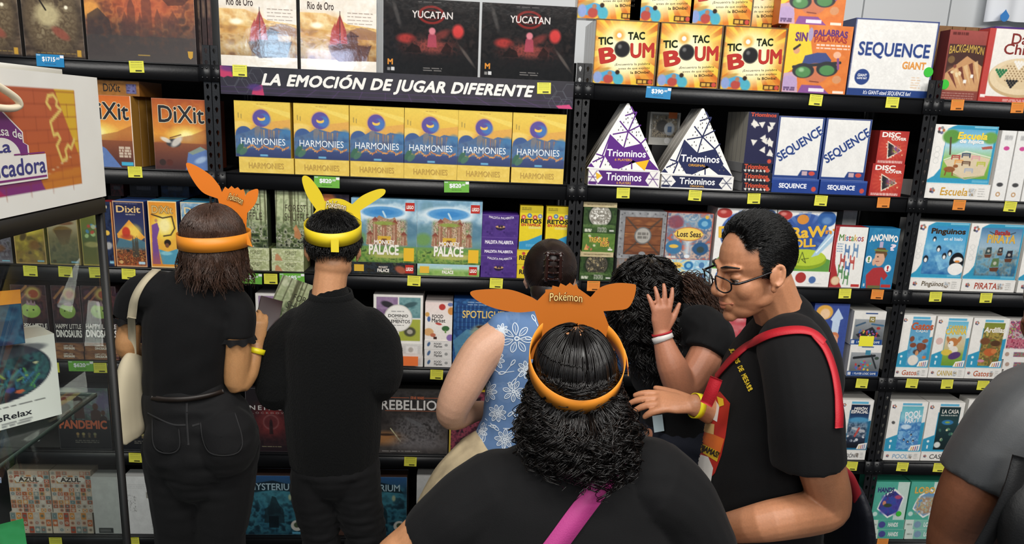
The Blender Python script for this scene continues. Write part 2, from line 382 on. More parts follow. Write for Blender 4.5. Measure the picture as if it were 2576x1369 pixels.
    def ctxt(s, t, x0, y0, x1, y1, cols, w=1):           # one colour per letter
        V0, _ = text_tris(t, w); lo, hi = V0.min(0), V0.max(0); x = 0
        for i, c in enumerate(t):
            V, T = text_tris(c, w); n = (V+[x, 0]-lo)/(hi-lo); s.dec.append((np.stack([x0+n[:, 0]*(x1-x0), y1-n[:, 1]*(y1-y0)], 1), T, cols[i % len(cols)], 1, text_tris.z)); x += GLY[c]
        return s
    def shape(s, pts, c, lay=1):                      # crisp flat polygon, star-shaped about its mean
        p = np.asarray(pts, float); n = len(p); s.dec.append((np.vstack([p, p.mean(0)]), np.array([(i, (i+1) % n, n) for i in range(n)]), c, lay, np.zeros(n+1))); return s
    def tris_into(s, m, off=0.0004, clip=True):
        for uv, T, c, lay, zz in s.dec:
            u = np.clip(uv, 0.0, 1.0) if clip else uv
            m.add(np.stack([(u[:, 0]-0.5)*s.w, -off*lay-zz, (1-u[:, 1])*s.h], 1), t=T, col=lin(ink(srgb(c))))
    def grid_into(s, m):
        nx, ny = s.nx+1, s.ny+1; v = np.stack([(s.X-0.5)*s.w, np.zeros(s.X.shape), (1-s.Y)*s.h], -1).reshape(-1, 3)
        i = (np.arange(ny-1)[:, None]*nx+np.arange(nx-1)[None]).ravel(); m.add(v, q=np.stack([i, i+nx, i+nx+1, i+1], 1), col=lin(np.clip(ink(s.img), 0, 1)).reshape(-1, 3))
ARTS = {}
GB = []
def art_mesh(fn, w, h, d, side, top, **k):
    key = fn.__name__+str(sorted(k.items()))
    for (kk, W_, H_, D_), me in ARTS.items():
        if kk == key and abs(W_-w) < 0.09*W_ and abs(H_-h) < 0.09*H_ and abs(D_-d) < 0.01: return me, W_, H_
    A = Art(w, h); fn(A, **k); A.img = A.img*(1+0.06*(A.noise(77, 40)-0.5)+0.03*(A.noise(78, 12)-0.5))[..., None]; m = MB(); A.grid_into(m); A.tris_into(m); x = w/2
    m.box(-x, 0, 0, x, d, h, col={'l': side, 'r': side, 't': top or side, 'd': side, 'b': side}, skip='f')
    me = m.data('game_box'); ARTS[key, w, h, d] = me
    return me, w, h
def gb(fn, lbl, xl, xr, yt, k, y=0.012, d=0.07, on=None, side='222222', top=None, n=0, grp=None, wrap=False, lab=None, h=None, w=None, name='game_box', step=None, cat='game box', rz=0, **kw):
    """A printed box standing on shelf k (or on top of another): xl, xr its edges along the base, yt its upper edge in the photograph's frame."""
    z0 = S[k] if on is None else (on if isinstance(on, float) else on['top_z']); xa, xb = x_at(xl, y, z0), x_at(xr, y, z0)
    h = h or z_at(yt, xa, y)-z0; w = w or (xb-xa-0.0016)
    me, w, h = art_mesh(fn, w, h, d, side, top, **kw)
    o = put(name, me, M_wrap() if wrap else M_card(), loc=((xa+xb)/2, y, z0)); o.rotation_euler = (0, 0, rz)
    tag(o, lab or lbl, cat, grp); o['top_z'] = z0+h; o['short'] = lbl; GB.append(o)
    for i in range(n):
        c = o.copy(); COL.objects.link(c); c.location.y = y+(step or d+0.002)*(i+1)
        c['label'] = (('box', 'second box', 'third box', 'fourth box')[i]+' behind the ')+lbl; c['group'] = grp or 'boxes stacked behind the front ones'
    return o
# ---- top shelf covers
def a_brown(A):
    A.grad('5a4a3c', '6b5a48', '3a2e28').blot(3, ['2a211d', '5c4a3a', '8a7358', '4a3a30'], 7, 0.5)
    A.ell(0.48, 0.66, 0.52, 0.36, '2c241f', 0.5, 0.15).ell(0.48, 0.66, 0.46, 0.31, '6b583f', 0.6, 0.2).blot(4, ['3a2c24', 'a8946a', '5a4630', 'c8b88a'], 11, 0.45, 0.15, 0.42, 0.85, 0.9, soft=0.25)
    A.ell(0.42, 0.62, 0.2, 0.1, 'cfc08c', 0.8, 0.6, 0.4).ell(0.62, 0.78, 0.16, 0.04, '9c4a3a', 0.8, 0.5, 0.6).ell(0.66, 0.46, 0.06, None, '2b2320', 0.9, 0.3).ell(0.74, 0.55, 0.03, None, 'fff6d8', 1, 0.7)
    A.line([(0.1, 0.3), (0.4, 0.58)], 0.006, '221b18').dash(0.2, 0.955, 0.85, 1, 'c9a24a').rect(0.87, 0.92, 0.94, 0.98, 'c9962c').rect(0, 0.985, 1, 1, '2a2422')
def a_city(A):
    A.grad('6a3428', 'a8502c', '8a4a30', '55403a', '46403e').blot(11, ['3a2722', '8c4428', 'c87a3c', '6a4034', '3d3331'], 8, 0.65, 0, 0, 1, 0.72, soft=0.2)
    A.ell(0.55, 0.42, 0.3, 0.2, 'd8603a', 0.6, 0.8).ell(0.05, 0.5, 0.09, 0.09, 'f0a040', 0.9, 0.6)
    for i, (x, w, t) in enumerate(((0.42, 0.035, 0.36), (0.56, 0.045, 0.3), (0.5, 0.02, 0.5), (0.66, 0.03, 0.46), (0.8, 0.05, 0.48), (0.36, 0.03, 0.5))):
        A.poly([(x-w, 0.75), (x-w, t+0.1), (x, t), (x+w, t+0.1), (x+w, 0.75)], '5a3430', 0.55)
    A.poly([(0, 0.95), (0.02, 0.55), (0.12, 0.48), (0.22, 0.6), (0.26, 0.95)], '3a3032', 0.75).poly([(0.7, 0.36), (0.98, 0.33), (0.9, 0.42), (0.76, 0.43)], '4a2a26', 0.7)
    A.grad('46403e', '4c4644', y0=0.74, y1=1, a=0.75).blot(12, ['7a4a34', '45403f', '3c3838'], 12, 0.4, 0, 0.6, 1, 0.85, soft=0.2)
    A.rect(0.3, 0.2, 0.82, 0.25, 'd8c0b0', 0.7).dash(0.3, 0.225, 0.82, 1, '4a2a24', 3, 0.02).rect(0.46, 0.925, 0.57, 0.935, 'b8923c').shape([(0.92, 0.87), (0.97, 0.87), (0.965, 0.93), (0.945, 0.95), (0.925, 0.93)], 'c9962c')
def a_rio(A):
    A.fill('efe6d8').blot(21, ['f3ebdf', 'e8ddcc', 'f6f0e6'], 5, 1)
    A.grad('f2c878', 'eab85c', 'c88a48', '8a6038', '6a4a30', y0=0.3, y1=0.86).blot(22, ['8a5c34', 'e0a850', 'f4d890', '9c7040'], 9, 0.5, 0, 0.42, 1, 0.86, sx=0.5)
    A.poly([(0, 0.3), (0.3, 0.29), (0.5, 0.36), (0.62, 0.42), (1, 0.46), (1, 0.28), (0, 0.28)], 'efe6d8').blot(23, ['efc27c', 'f8dfa8', 'd89a54'], 8, 0.7, 0, 0.3, 0.55, 0.47, soft=0.08)
    A.ell(0.22, 0.45, 0.08, 0.035, 'fff8d8', 1, 0.8)
    A.poly([(0.55, 0.52), (0.8, 0.45), (1, 0.5), (1, 0.6), (0.6, 0.6)], '9a6c50', 0.8)
    A.poly([(0.36, 0.7), (0.42, 0.64), (0.88, 0.68), (0.94, 0.66), (0.86, 0.86), (0.5, 0.88), (0.4, 0.8)], '5a3a30').poly([(0.58, 0.58), (0.66, 0.5), (0.74, 0.54), (0.76, 0.68), (0.56, 0.68)], '6a463a').line([(0.56, 0.57), (0.76, 0.56)], 0.006, '4a2e28')
    A.poly([(0.42, 0.66), (0.45, 0.48), (0.52, 0.3), (0.6, 0.5), (0.62, 0.66)], 'b03c34').poly([(0.38, 0.68), (0.41, 0.5), (0.46, 0.4), (0.48, 0.68)], 'c04c42').poly([(0.52, 0.34), (0.56, 0.46), (0.57, 0.62), (0.53, 0.62)], 'c8564a').line([(0.52, 0.27), (0.52, 0.7)], 0.003, '4a2a26').blot(25, ['5a3a30', '7a4a38', '4a2c28'], 14, 0.4, 0.4, 0.66, 0.9, 0.86)
    A.poly([(0, 0.87), (0.12, 0.86), (0.34, 0.89), (0.6, 0.93), (1, 0.9), (1, 1), (0, 1)], 'ece2d2').blot(24, ['ffffff', 'fff2c8', 'e8c070'], 14, 0.45, 0.05, 0.68, 0.4, 0.8, soft=0.1)
    A.txt('Rio de Oro', 0.1, 0.17, 0.44, 0.26, '4a3a34', 1).dash(0.62, 0.285, 0.95, 4, '7a6050', 3, 0.003, 0.042).dash(0.66, 0.46, 0.9, 1, '9a8070', 4)
def a_yuca(A):
    A.grad('23201f', '1b1a1b', '191a1c').blot(31, ['1a1a1c', '2a2626', '161618', '332a28'], 7, 0.7)
    A.ell(0.5, 0.2, 0.14, 0.12, '8a2420', 1, 0.1).ell(0.5, 0.2, 0.11, 0.09, '1f1b1b', 1, 0.1).ell(0.5, 0.2, 0.085, 0.07, '6a201e', 0.9, 0.2).ell(0.5, 0.2, 0.06, 0.05, '221c1c', 1, 0.2)
    A.ell(0.24, 0.52, 0.09, 0.06, 'c83430', 0.9, 0.7).ell(0.78, 0.4, 0.06, 0.09, 'e03a38', 0.95, 0.5).ell(0.6, 0.46, 0.1, 0.05, '8a3430', 0.8, 0.8, -0.5).ell(0.5, 0.62, 0.17, 0.09, 'b84a42', 0.85, 0.7)
    A.blot(32, ['191a1c', '4a2a28', '8a3c34', '1c1c1e'], 14, 0.5, 0.2, 0.5, 0.8, 0.76, soft=0.2).poly([(0.46, 0.62), (0.47, 0.46), (0.51, 0.4), (0.55, 0.47), (0.56, 0.62)], 'b8445a', 0.85).ell(0.51, 0.41, 0.035, None, 'd87884', 1, 0.4)
    A.poly([(0.22, 0.7), (0.3, 0.58), (0.38, 0.62), (0.4, 0.7)], '1c1616', 0.8).poly([(0.6, 0.68), (0.66, 0.55), (0.72, 0.62), (0.7, 0.72)], '241818', 0.8).rect(0, 0.7, 1, 1, '1c1d1f', 0.75, 0.1)
    A.ell(0.88, 0.72, 0.12, 0.02, '8a7a70', 0.5, 0.8, 0.9).ell(0.14, 0.2, 0.02, 0.16, 'b8b0a8', 0.25, 0.9, -0.3)
    A.txt('YUCATAN', 0.3, 0.155, 0.72, 0.245, 'd8d0cc', 1).dash(0.36, 0.035, 0.6, 1, '9a9490').dash(0.42, 0.9, 0.62, 2, 'a09a96', 5, 0.003, 0.03)
    A.txt('M', 0.05, 0.8, 0.1, 0.87, 'e08a2c', 2).rect(0.045, 0.91, 0.075, 0.95, '8a8886').rect(0.085, 0.905, 0.12, 0.95, 'd0d0d0')
def a_tic(A):
    A.fill('f0c030').rays(0.48, 0.42, 19, 'd8601c', 0.85, r0=0.34).rays(0.48, 0.42, 11, 'e8842a', 0.7, r0=0.3, ph=0.4).ell(0.48, 0.42, 0.46, 0.42, 'f6dc70', 0.9, 0.6).ell(0.46, 0.5, 0.32, 0.36, 'fbf3c8', 0.95, 0.7).ell(0.38, 0.24, 0.08, None, 'f0a83c', 0.9, 0.8).ell(0.38, 0.24, 0.035, None, 'ffffff', 1, 0.5)
    A.rect(0, 0, 1, 0.018, '4a4238').rect(0.975, 0, 1, 1, '5a5046').rect(0, 0, 0.012, 1, '6a5a44')
    A.txt('TIC', 0.06, 0.28, 0.28, 0.39, '1e2a14', 2, rot=0.08).txt('TAC', 0.52, 0.18, 0.78, 0.29, '1e2a14', 2, rot=0.06)
    A.txt('B', 0.1, 0.44, 0.33, 0.66, 'c8342c', 2, rot=0.2, out='7a1c18').txt('UM', 0.58, 0.35, 0.94, 0.56, 'c8342c', 2, rot=0.06, out='7a1c18')
    A.ell(0.44, 0.45, 0.125, None, '5a564e', 1, 0.06).ell(0.44, 0.45, 0.11, None, '2b2b2d', 1, 0.12).ell(0.4, 0.41, 0.03, None, '8a8a8a', 0.7, 0.9)
    A.txt('¡Encuentra la palabra', 0.34, 0.655, 0.9, 0.7, '2a2418', 0, rot=0.07).txt('antes de que explote', 0.4, 0.72, 0.9, 0.76, '2a2418', 0, rot=0.07).txt('la BOmba!', 0.6, 0.775, 0.9, 0.815, '2a2418', 1, rot=0.07)
    A.ell(0.22, 0.87, 0.2, 0.09, '48a8d8', 1, 0.1).ell(0.14, 0.79, 0.14, 0.03, 'c89a48', 0.9, 0.4, -0.3).ell(0.08, 0.9, 0.07, 0.09, '8aa0d8', 1, 0.3).ell(0.25, 0.92, 0.08, 0.07, 'c04a40', 1, 0.3).ell(0.27, 0.83, 0.035, None, 'b87a58', 1, 0.4).ell(0.41, 0.92, 0.08, 0.09, '4ab0c8', 1, 0.3).ell(0.39, 0.81, 0.035, None, '3a2a20', 1, 0.4)
    A.rect(0.7, 0.9, 0.96, 0.98, '5a3a1a').rect(0.72, 0.915, 0.79, 0.965, 'e0a83c').rect(0.81, 0.915, 0.86, 0.965, 'e0a83c').ell(0.92, 0.94, 0.035, None, 'd84a3c', 1, 0.2)
def a_sin(A):
    A.fill('e87828').blot(41, ['f08a34', 'e06a20', 'ea7c2c'], 4, 0.6).poly([(0, 0), (0.3, 0), (0.42, 0.45), (0, 0.75)], 'f2cc1c').poly([(0, 0.72), (0.2, 0.68), (0.25, 1), (0, 1)], 'c8a0b8').ell(0.1, 0.86, 0.13, 0.11, 'b89ac8', 1, 0.1)
    A.txt('SIN', 0.12, 0.12, 0.3, 0.24, '6a2a7a', 2, out='f6d850').txt('PALABRAS', 0.4, 0.06, 0.92, 0.15, '6a2a7a', 2, arc=0.02, out='f6d850').txt('PALAVRAS', 0.42, 0.15, 0.92, 0.23, 'b8342c', 2, arc=0.02, out='f6d850').ell(0.35, 0.14, 0.04, 0.1, 'a898c0', 1, 0.1)
    A.dash(0.46, 0.285, 0.98, 2, 'fbe8e0', 3, 0.006, 0.045)
    A.poly([(0.26, 0.6), (0.3, 0.45), (0.48, 0.4), (0.62, 0.4), (0.72, 0.5), (0.7, 0.62)], '3a4a8a').ell(0.5, 0.7, 0.2, 0.15, 'd07048', 1, 0.1).ell(0.3, 0.67, 0.17, 0.11, '2b2e33', 1, 0.1).ell(0.67, 0.63, 0.17, 0.11, '2b2e33', 1, 0.1).line([(0.14, 0.62), (0.86, 0.53)], 0.012, '2b2e33').ell(0.3, 0.69, 0.12, 0.08, '4a8a4a', 1, 0.2).ell(0.67, 0.65, 0.12, 0.075, '4a8a4a', 1, 0.2).ell(0.27, 0.66, 0.04, 0.03, 'a8d8a0', 0.7, 0.8).line([(0.42, 0.82), (0.56, 0.83)], 0.004, '7a3020')
    A.ell(0.8, 0.42, 0.06, 0.05, 'f2b08a', 1, 0.2).ell(0.84, 0.78, 0.07, 0.06, 'd8905c', 1, 0.2).line([(0.82, 0.48), (0.84, 0.62)], 0.01, '8a4a8a').ell(0.16, 0.38, 0.05, 0.05, 'e09a6a', 1, 0.2).line([(0.12, 0.36), (0.2, 0.3)], 0.01, '2a2420')
    A.poly([(0.25, 1), (0.3, 0.88), (0.6, 0.88), (0.75, 1)], '8a4a98').rect(0.42, 0.92, 0.66, 0.97, 'e8dcec').dash(0.02, 0.93, 0.2, 2, '5a3a6a', 2, 0.008, 0.03).rect(0.8, 0.95, 0.97, 0.985, 'f4e0d0')
def a_seqg(A):
    A.fill('e9e8e4').blot(51, ['edece8', 'e2e1dd', 'efeeea'], 12, 0.8).rect(0, 0, 0.012, 1, '2a3c80').rect(0.982, 0, 1, 1, '2a3c80').rect(0, 0, 1, 0.02, '2a3c80').rect(0, 0.9, 1, 1, '1f3f88')
    R = random.Random(5)
    for _ in range(26): A.line([(R.random(), R.uniform(0.05, 0.85)), (R.random(), R.uniform(0.05, 0.85))], 0.002, 'dcdbd8', 0.5)
    A.txt('SEQUENCE', 0.075, 0.3, 0.93, 0.5, '22408a', 1, out='a8b0cc').txt('GIANT', 0.63, 0.53, 0.91, 0.62, 'e8963c', 2).ell(0.16, 0.75, 0.09, None, '22408a', 1, 0.03)
    A.txt('GIANT', 0.105, 0.71, 0.215, 0.745, 'ffffff', 1).txt('GAME MAT', 0.1, 0.755, 0.22, 0.78, 'ffffff', 1).dash(0.76, 0.73, 0.88, 5, 'e0b890', 4, 0.004, 0.033).txt("It's GIANT-sized SEQUENCE fun!", 0.2, 0.92, 0.78, 0.98, 'e8ecf8', 1, 0.15)
def a_back(A):
    A.fill('8a3c34').grad('a84a44', '94403a', y1=0.25, a=1).rect(0.04, 0.2, 1, 0.86, '4a2c26').poly([(0.04, 0.86), (0.04, 0.62), (0.55, 0.36), (0.98, 0.5), (0.98, 0.86)], 'c8905c').blot(61, ['c89460', 'd8a46c', 'b88050'], 6, 0.6, 0.1, 0.55, 0.95, 0.84, soft=0.1)
    for i in range(6): A.poly([(0.1+i*0.13, 0.6-i*0.03), (0.2+i*0.13, 0.57-i*0.03), (0.42+i*0.11, 0.84-0.02*i)], ('6a2c24', 'e0b880')[i % 2], 0.85)
    A.dots(6, 7, 0.15, 0.5, 0.5, 0.65, 0.03, 0.045, ['e8d0a0', '8a4a3a']).rect(0.55, 0.7, 0.63, 0.75, 'f0ece4').rect(0.72, 0.62, 0.79, 0.67, 'f0ece4')
    A.txt('BACKGAMMON', 0.06, 0.2, 0.96, 0.31, 'c8a040', 1, arc=0.03).ell(0.15, 0.42, 0.09, None, '7a5a34', 1, 0.1).dash(0.08, 0.05, 0.5, 1, '5a1c1a', 2, 0.012).dash(0.05, 0.9, 0.9, 3, 'c8a090', 2, 0.003, 0.035)
def a_damas(A):
    A.fill('c8403a').rect(0.1, 0.0, 1.0, 0.92, 'e9e5dd').ell(0.62, 0.66, 0.52, 0.27, 'c8a878', 1, 0.03).ell(0.62, 0.64, 0.5, 0.25, 'e4cda4', 1, 0.03).ell(0.62, 0.62, 0.4, 0.19, 'd8bd90', 0.6, 0.05)
    for i in range(9):
        for j in range(7): A.ell(0.38+i*0.055+(j % 2)*0.027, 0.5+j*0.033, 0.011, None, '8a6a44', 1, 0.2)
    for x, y, c in ((0.22, 0.56, '2a7a4a'), (0.42, 0.7, '2a2a2c'), (0.72, 0.47, 'c83a34'), (0.82, 0.7, '2a5ab8'), (0.5, 0.44, 'ece8e0')):
        for i in range(4):
            for j in range(4-i): A.ell(x+j*0.05+i*0.025, y+i*0.028, 0.022, None, c, 1, 0.2)
    A.txt('Damas', 0.38, 0.06, 1.0, 0.2, '8a2c28', 1).txt('Chinas', 0.28, 0.2, 0.95, 0.34, '8a2c28', 1).rect(0.02, 0.9, 0.1, 0.94, 'f0e8e0').dash(0.4, 0.96, 0.9, 2, 'f0d8d0', 2, 0.003, 0.02)
def a_puz(A):
    A.fill('8a6038').blot(71, ['8a6038', '7a5230', '94683e'], 5, 0.6).txt('1000', 0.1, 0.2, 0.9, 0.32, 'f4efe6', 1, rot=-math.pi/2).rect(0.97, 0, 1, 1, '5a3c22')
def a_plain(A, c='333333', c2=None, seed=1): A.fill(c).blot(seed, [c, c2 or c], 5, 0.7)
def a_spine(A, c='4a2a24', c2='2a1a18', t='c8a070', seed=5):
    A.fill(c).blot(seed, [c, c2, c], 9, 0.8).dash(0.25, 0.3, 0.75, 3, t, seed, 0.012, 0.06)
# ---- third shelf covers
def a_dix(A, b=0):
    if b: A.grad('a8441c', 'd06a20', 'e8962a', '8a4a2c', '4a2a2c').blot(81, ['c86420', 'e88a2c', '9c4a24'], 5, 0.35, 0, 0, 1, 0.5, soft=0.2)
    else: A.grad('d8621c', 'e8822a', 'f0a83c', 'a8562c', '6a3a30')
    A.ell(0.6 if b else 0.35, 0.52, 0.3, 0.12, 'fbe060', 0.9, 0.9).ell(0.6 if b else 0.35, 0.52, 0.12, 0.07, 'fff4a0', 0.9, 0.8).poly([(0, 0.62), (0.4, 0.55), (0.7, 0.5), (1, 0.4), (1, 0.7), (0, 0.75)], 'a8562a', 0.6)
    A.grad('8a4a30', '4a2c2e', y0=0.62, y1=1, a=0.85).poly([(0.56, 1), (0.62, 0.75), (0.85, 0.66), (1, 0.72), (1, 1)] if b else [(0, 0.75), (0.3, 0.66), (0.48, 0.74), (0.75, 1), (0, 1)], '5a7ab8').poly([(0.62, 0.75), (0.85, 0.66), (0.95, 0.7), (0.7, 0.78)] if b else [(0, 0.72), (0.3, 0.65), (0.4, 0.7), (0, 0.78)], '8a9a7a', 0.8).ell(0.85 if b else 0.3, 0.85, 0.12, 0.04, 'a8c0dc', 0.8, 0.6, -0.4)
    if b: A.ell(0.36, 0.62, 0.13, 0.06, '3a3c40', 1, 0.3).ell(0.42, 0.6, 0.06, 0.1, 'd8d0c4', 0.9, 0.5, 0.8).ell(0.22, 0.58, 0.1, 0.03, 'e0d8c8', 0.9, 0.5, 0.4).line([(0.3, 0.55), (0.5, 0.5)], 0.004, '6a3424').ell(0.14, 0.9, 0.06, None, '3a2a26', 1, 0.1).ell(0.27, 0.9, 0.06, None, '5a2c24', 1, 0.1)
    A.txt('DiXit', 0.12, 0.1, 0.94, 0.33, '2a2a2e', 1, out='e8d8b0', ow=2)
    if not b: A.rect(0.7, 0.7, 0.94, 0.86, '7a4a34', 0.5).dash(0.72, 0.72, 0.94, 4, 'e0d0b8', 2, 0.01, 0.04).rect(0.75, 0.92, 0.97, 0.97, '3ab0d8').rect(0.985, 0, 1, 1, 'f0e0d0')
def a_dixs(A): A.fill('a86a24').blot(83, ['a86a24', '8a5820', 'b87a30'], 5, 0.7).txt('DiXit', 0.4, 0.25, 0.68, 0.75, '2a2420', 1).rect(0.78, 0.2, 0.95, 0.85, '4a4a78').blot(84, ['4a4a78', '7a7ab0', '3a2a5a'], 20, 0.8, 0.79, 0.22, 0.94, 0.83)
def a_harm(A):
    A.fill('e8c038').grad('e9c63e', 'e6b636', y1=0.4).poly([(0.3, 0.04), (1, 0.18), (1, 0.28), (0.75, 0.2)], 'f0d458', 0.7).poly([(0, 0.36), (0.35, 0.42), (0.6, 0.36), (1, 0.3), (1, 0.7), (0, 0.7)], 'e2a440').ell(0.1, 0.44, 0.2, 0.08, 'f0d060', 0.8, 0.4)
    A.ell(0.48, 0.3, 0.175, None, 'd8a05c', 1, 0.05).ell(0.48, 0.3, 0.155, None, '5a4aa0', 1, 0.05).ell(0.54, 0.32, 0.1, None, '3a78c0', 0.9, 0.5).ell(0.48, 0.3, 0.07, 0.045, 'f0c040', 1, 0.1).ell(0.48, 0.27, 0.06, 0.03, '5a4aa0', 1, 0.1)
    A.ell(0.16, 0.6, 0.15, 0.15, '3a5a94', 1, 0.06).poly([(0, 0.62), (0.24, 0.54), (0.4, 0.44), (0.66, 0.5), (0.74, 0.46), (1, 0.5), (1, 1), (0, 1)], '4a6a94').poly([(0.35, 0.62), (0.36, 0.45), (0.44, 0.43), (0.46, 0.5), (0.4, 0.7)], '8a7a70', 0.7)
    for i in range(9): A.rect(0.46+i*0.045, 0.49+0.01*(i % 3), 0.49+i*0.045, 0.68, ['8a7060', 'b08a5c', '5a6a94', '9c6a58'][i % 4], 0.85)
    A.ell(0.92, 0.66, 0.14, 0.2, '3a7ab0', 0.9, 0.3).blot(91, ['3a5a90', '4a7ab0', '5a6a8a', '2c4a80'], 10, 0.6, 0, 0.6, 1, 0.84, soft=0.12).grad('3a4a80', '2c3a6e', y0=0.84, y1=1, a=0.9)
    R = random.Random(9)
    for i in range(26): x = 0.12+i*0.033; A.ell(x, 0.82+0.03*math.sin(i*0.9)+R.uniform(-.012, .012), 0.026, 0.013, R.choice(['e0883c', 'c8703c', 'e8a04c']), 0.95, 0.4, R.uniform(0, 3))
    A.ell(0.08, 0.85, 0.05, 0.11, '3a6a54', 1, 0.3, 0.5).ell(0.14, 0.9, 0.05, 0.09, '4a7a5c', 0.9, 0.3, 0.8).rect(0.44, 0.945, 0.58, 0.98, '6ab8e0', 0.9).dash(0.4, 0.05, 0.6, 1, 'a87a2c').line([(0.07, 0.3), (0.07, 0.22)], 0.003, '8a7a3a').line([(0.12, 0.31), (0.12, 0.24)], 0.003, '8a7a3a')
    A.txt('HARMONIES', 0.1, 0.655, 0.9, 0.775, 'e8eef2', 0)
def a_harms(A): A.fill('ecc850').blot(93, ['edcb54', 'e6c048', 'f0d060'], 6, 0.8).txt('HARMONIES', 0.18, 0.36, 0.82, 0.72, 'c8a040', 1).txt('HARMONIES', 0.175, 0.34, 0.815, 0.7, '8a6a2c', 0)
def tri_lines(A, c, R):
    pass
def a_trist(A, c='5a2480', promo=1, sub='6 PLAYERS'):
    A.fill('f1efea'); A.shape([(0.13, 0.08), (0.86, 0.08), (0.8, 0.6), (0.86, 0.92), (0.13, 0.92), (0.2, 0.5)], c)
    R = random.Random(3)
    for x in (0.06, 0.9):
        A.line([(x-0.06, 0.1), (x+0.08, 0.9)], 0.003, c).line([(x+0.06, 0.1), (x-0.06, 0.9)], 0.003, c).line([(x-0.06, 0.5), (x+0.08, 0.5)], 0.003, c)
    if promo: A.shape([(0.1, 0.2), (0.19, 0.4), (0.12, 0.65)], 'f0b820', 2)
    A.rect(0.01, 0.75, 0.12, 0.95, c).txt('Triominos', 0.25, 0.2, 0.74, 0.66, 'ffffff', 1, lay=2).txt(sub, 0.4, 0.72, 0.6, 0.86, 'e8a838', 1, lay=2).rect(0, 0, 1, 0.05, 'e0dcd6')
def a_ccc(A):
    A.fill('c8c6be').rect(0.06, 0.06, 0.94, 0.78, '8a8880').blot(95, ['3a342e', 'b8a888', '6a6258', 'e0dcd0'], 20, 0.9, 0.1, 0.1, 0.9, 0.76).ell(0.42, 0.42, 0.2, None, '2c2a28', 0.9, 0.3).ell(0.66, 0.5, 0.17, 0.2, 'aeb4b8', 1, 0.1).rect(0.6, 0.42, 0.74, 0.6, '4a6a94').txt('CCC', 0.02, 0.4, 0.16, 0.5, '2a2a2a', 1, rot=math.pi/2).ell(0.62, 0.86, 0.1, None, 'f0eeea', 1, 0.1).ell(0.84, 0.86, 0.1, None, 'f0eeea', 1, 0.1)
def a_trav(A, s=0):
    A.fill('23244c' if not s else '1e1e2c'); R = random.Random(4 if not s else 8); n = 15 if not s else 7
    for i in range(n):
        x, y, a, r = (R.uniform(0.08, 0.92), R.uniform(0.16, 0.94), R.uniform(0, 6), 0.13) if not s else (0.12+i*0.13, 0.78, R.uniform(0, 6), 0.06)
        A.poly([(x+r*math.cos(a+k*2.09), y+r*A.w/A.h*math.sin(a+k*2.09)) for k in range(3)], 'e6e2d8')
    A.txt('Triominos', 0.08, 0.015 if not s else 0.12, 0.92 if not s else 0.86, 0.085 if not s else 0.6, 'd8482c', 2).ell(0.86, 0.95 if not s else 0.7, 0.07, None, 'd84a34', 1, 0.1)
def a_seq(A):
    A.fill('e9e8e4').blot(52, ['edece8', 'e4e3e0'], 5, 0.7).rect(0, 0, 0.035, 1, '2a3c80').rect(0.96, 0, 1, 1, '22408a').rect(0, 0, 1, 0.02, '2a3c80').rect(0, 0.955, 1, 1, '22408a').poly([(0.55, 0.96), (0.62, 0.86), (1, 0.86), (1, 0.96)], '22408a').rect(0.64, 0.875, 0.76, 0.945, 'c8a8b0').ell(0.86, 0.91, 0.07, 0.035, 'd84a3c', 1, 0.1)
    A.txt('SEQUENCE', -0.02, 0.36, 1.06, 0.53, '22408a', 1, rot=0.62, out='b0b8d0')
def a_seqs(A): A.fill('1f3f94').blot(53, ['1f3f94', '23479e'], 4, 0.7).rect(0, 0, 1, 0.14, '3a58a8').txt('SEQUENCE', 0.16, 0.36, 0.74, 0.72, 'e8ecf8', 2).ell(0.9, 0.7, 0.05, None, 'd84a3c', 1, 0.1)
def a_disc(A):
    A.fill('b82c28').ell(0.5, 0.5, 0.5, 0.4, 'd84030', 0.8, 0.9).rays(0.5, 0.52, 20, 'e05a3c', 0.3, 0.45, 0.15)
    A.txt('DISC', 0.1, 0.05, 0.7, 0.19, 'f4ece4', 2).txt('COVER', 0.42, 0.2, 0.92, 0.28, 'f4ece4', 2)
    A.poly([(0.3, 0.3), (0.84, 0.58), (0.36, 0.86)], 'f0e0c8').poly([(0.33, 0.35), (0.79, 0.58), (0.39, 0.81)], '2c2a30').blot(96, ['4ab0d0', 'e86a2c', '8a4ab0', 'f0d048', '2c2a30'], 22, 0.8, 0.5, 0.45, 0.75, 0.68, soft=0.1).dots(4, 9, 0.15, 0.35, 0.9, 0.8, 0.01, 0.025, ['f4b880', 'f0e0c8']).dash(0.06, 0.92, 0.9, 2, 'f0d8d0', 4, 0.005, 0.035)
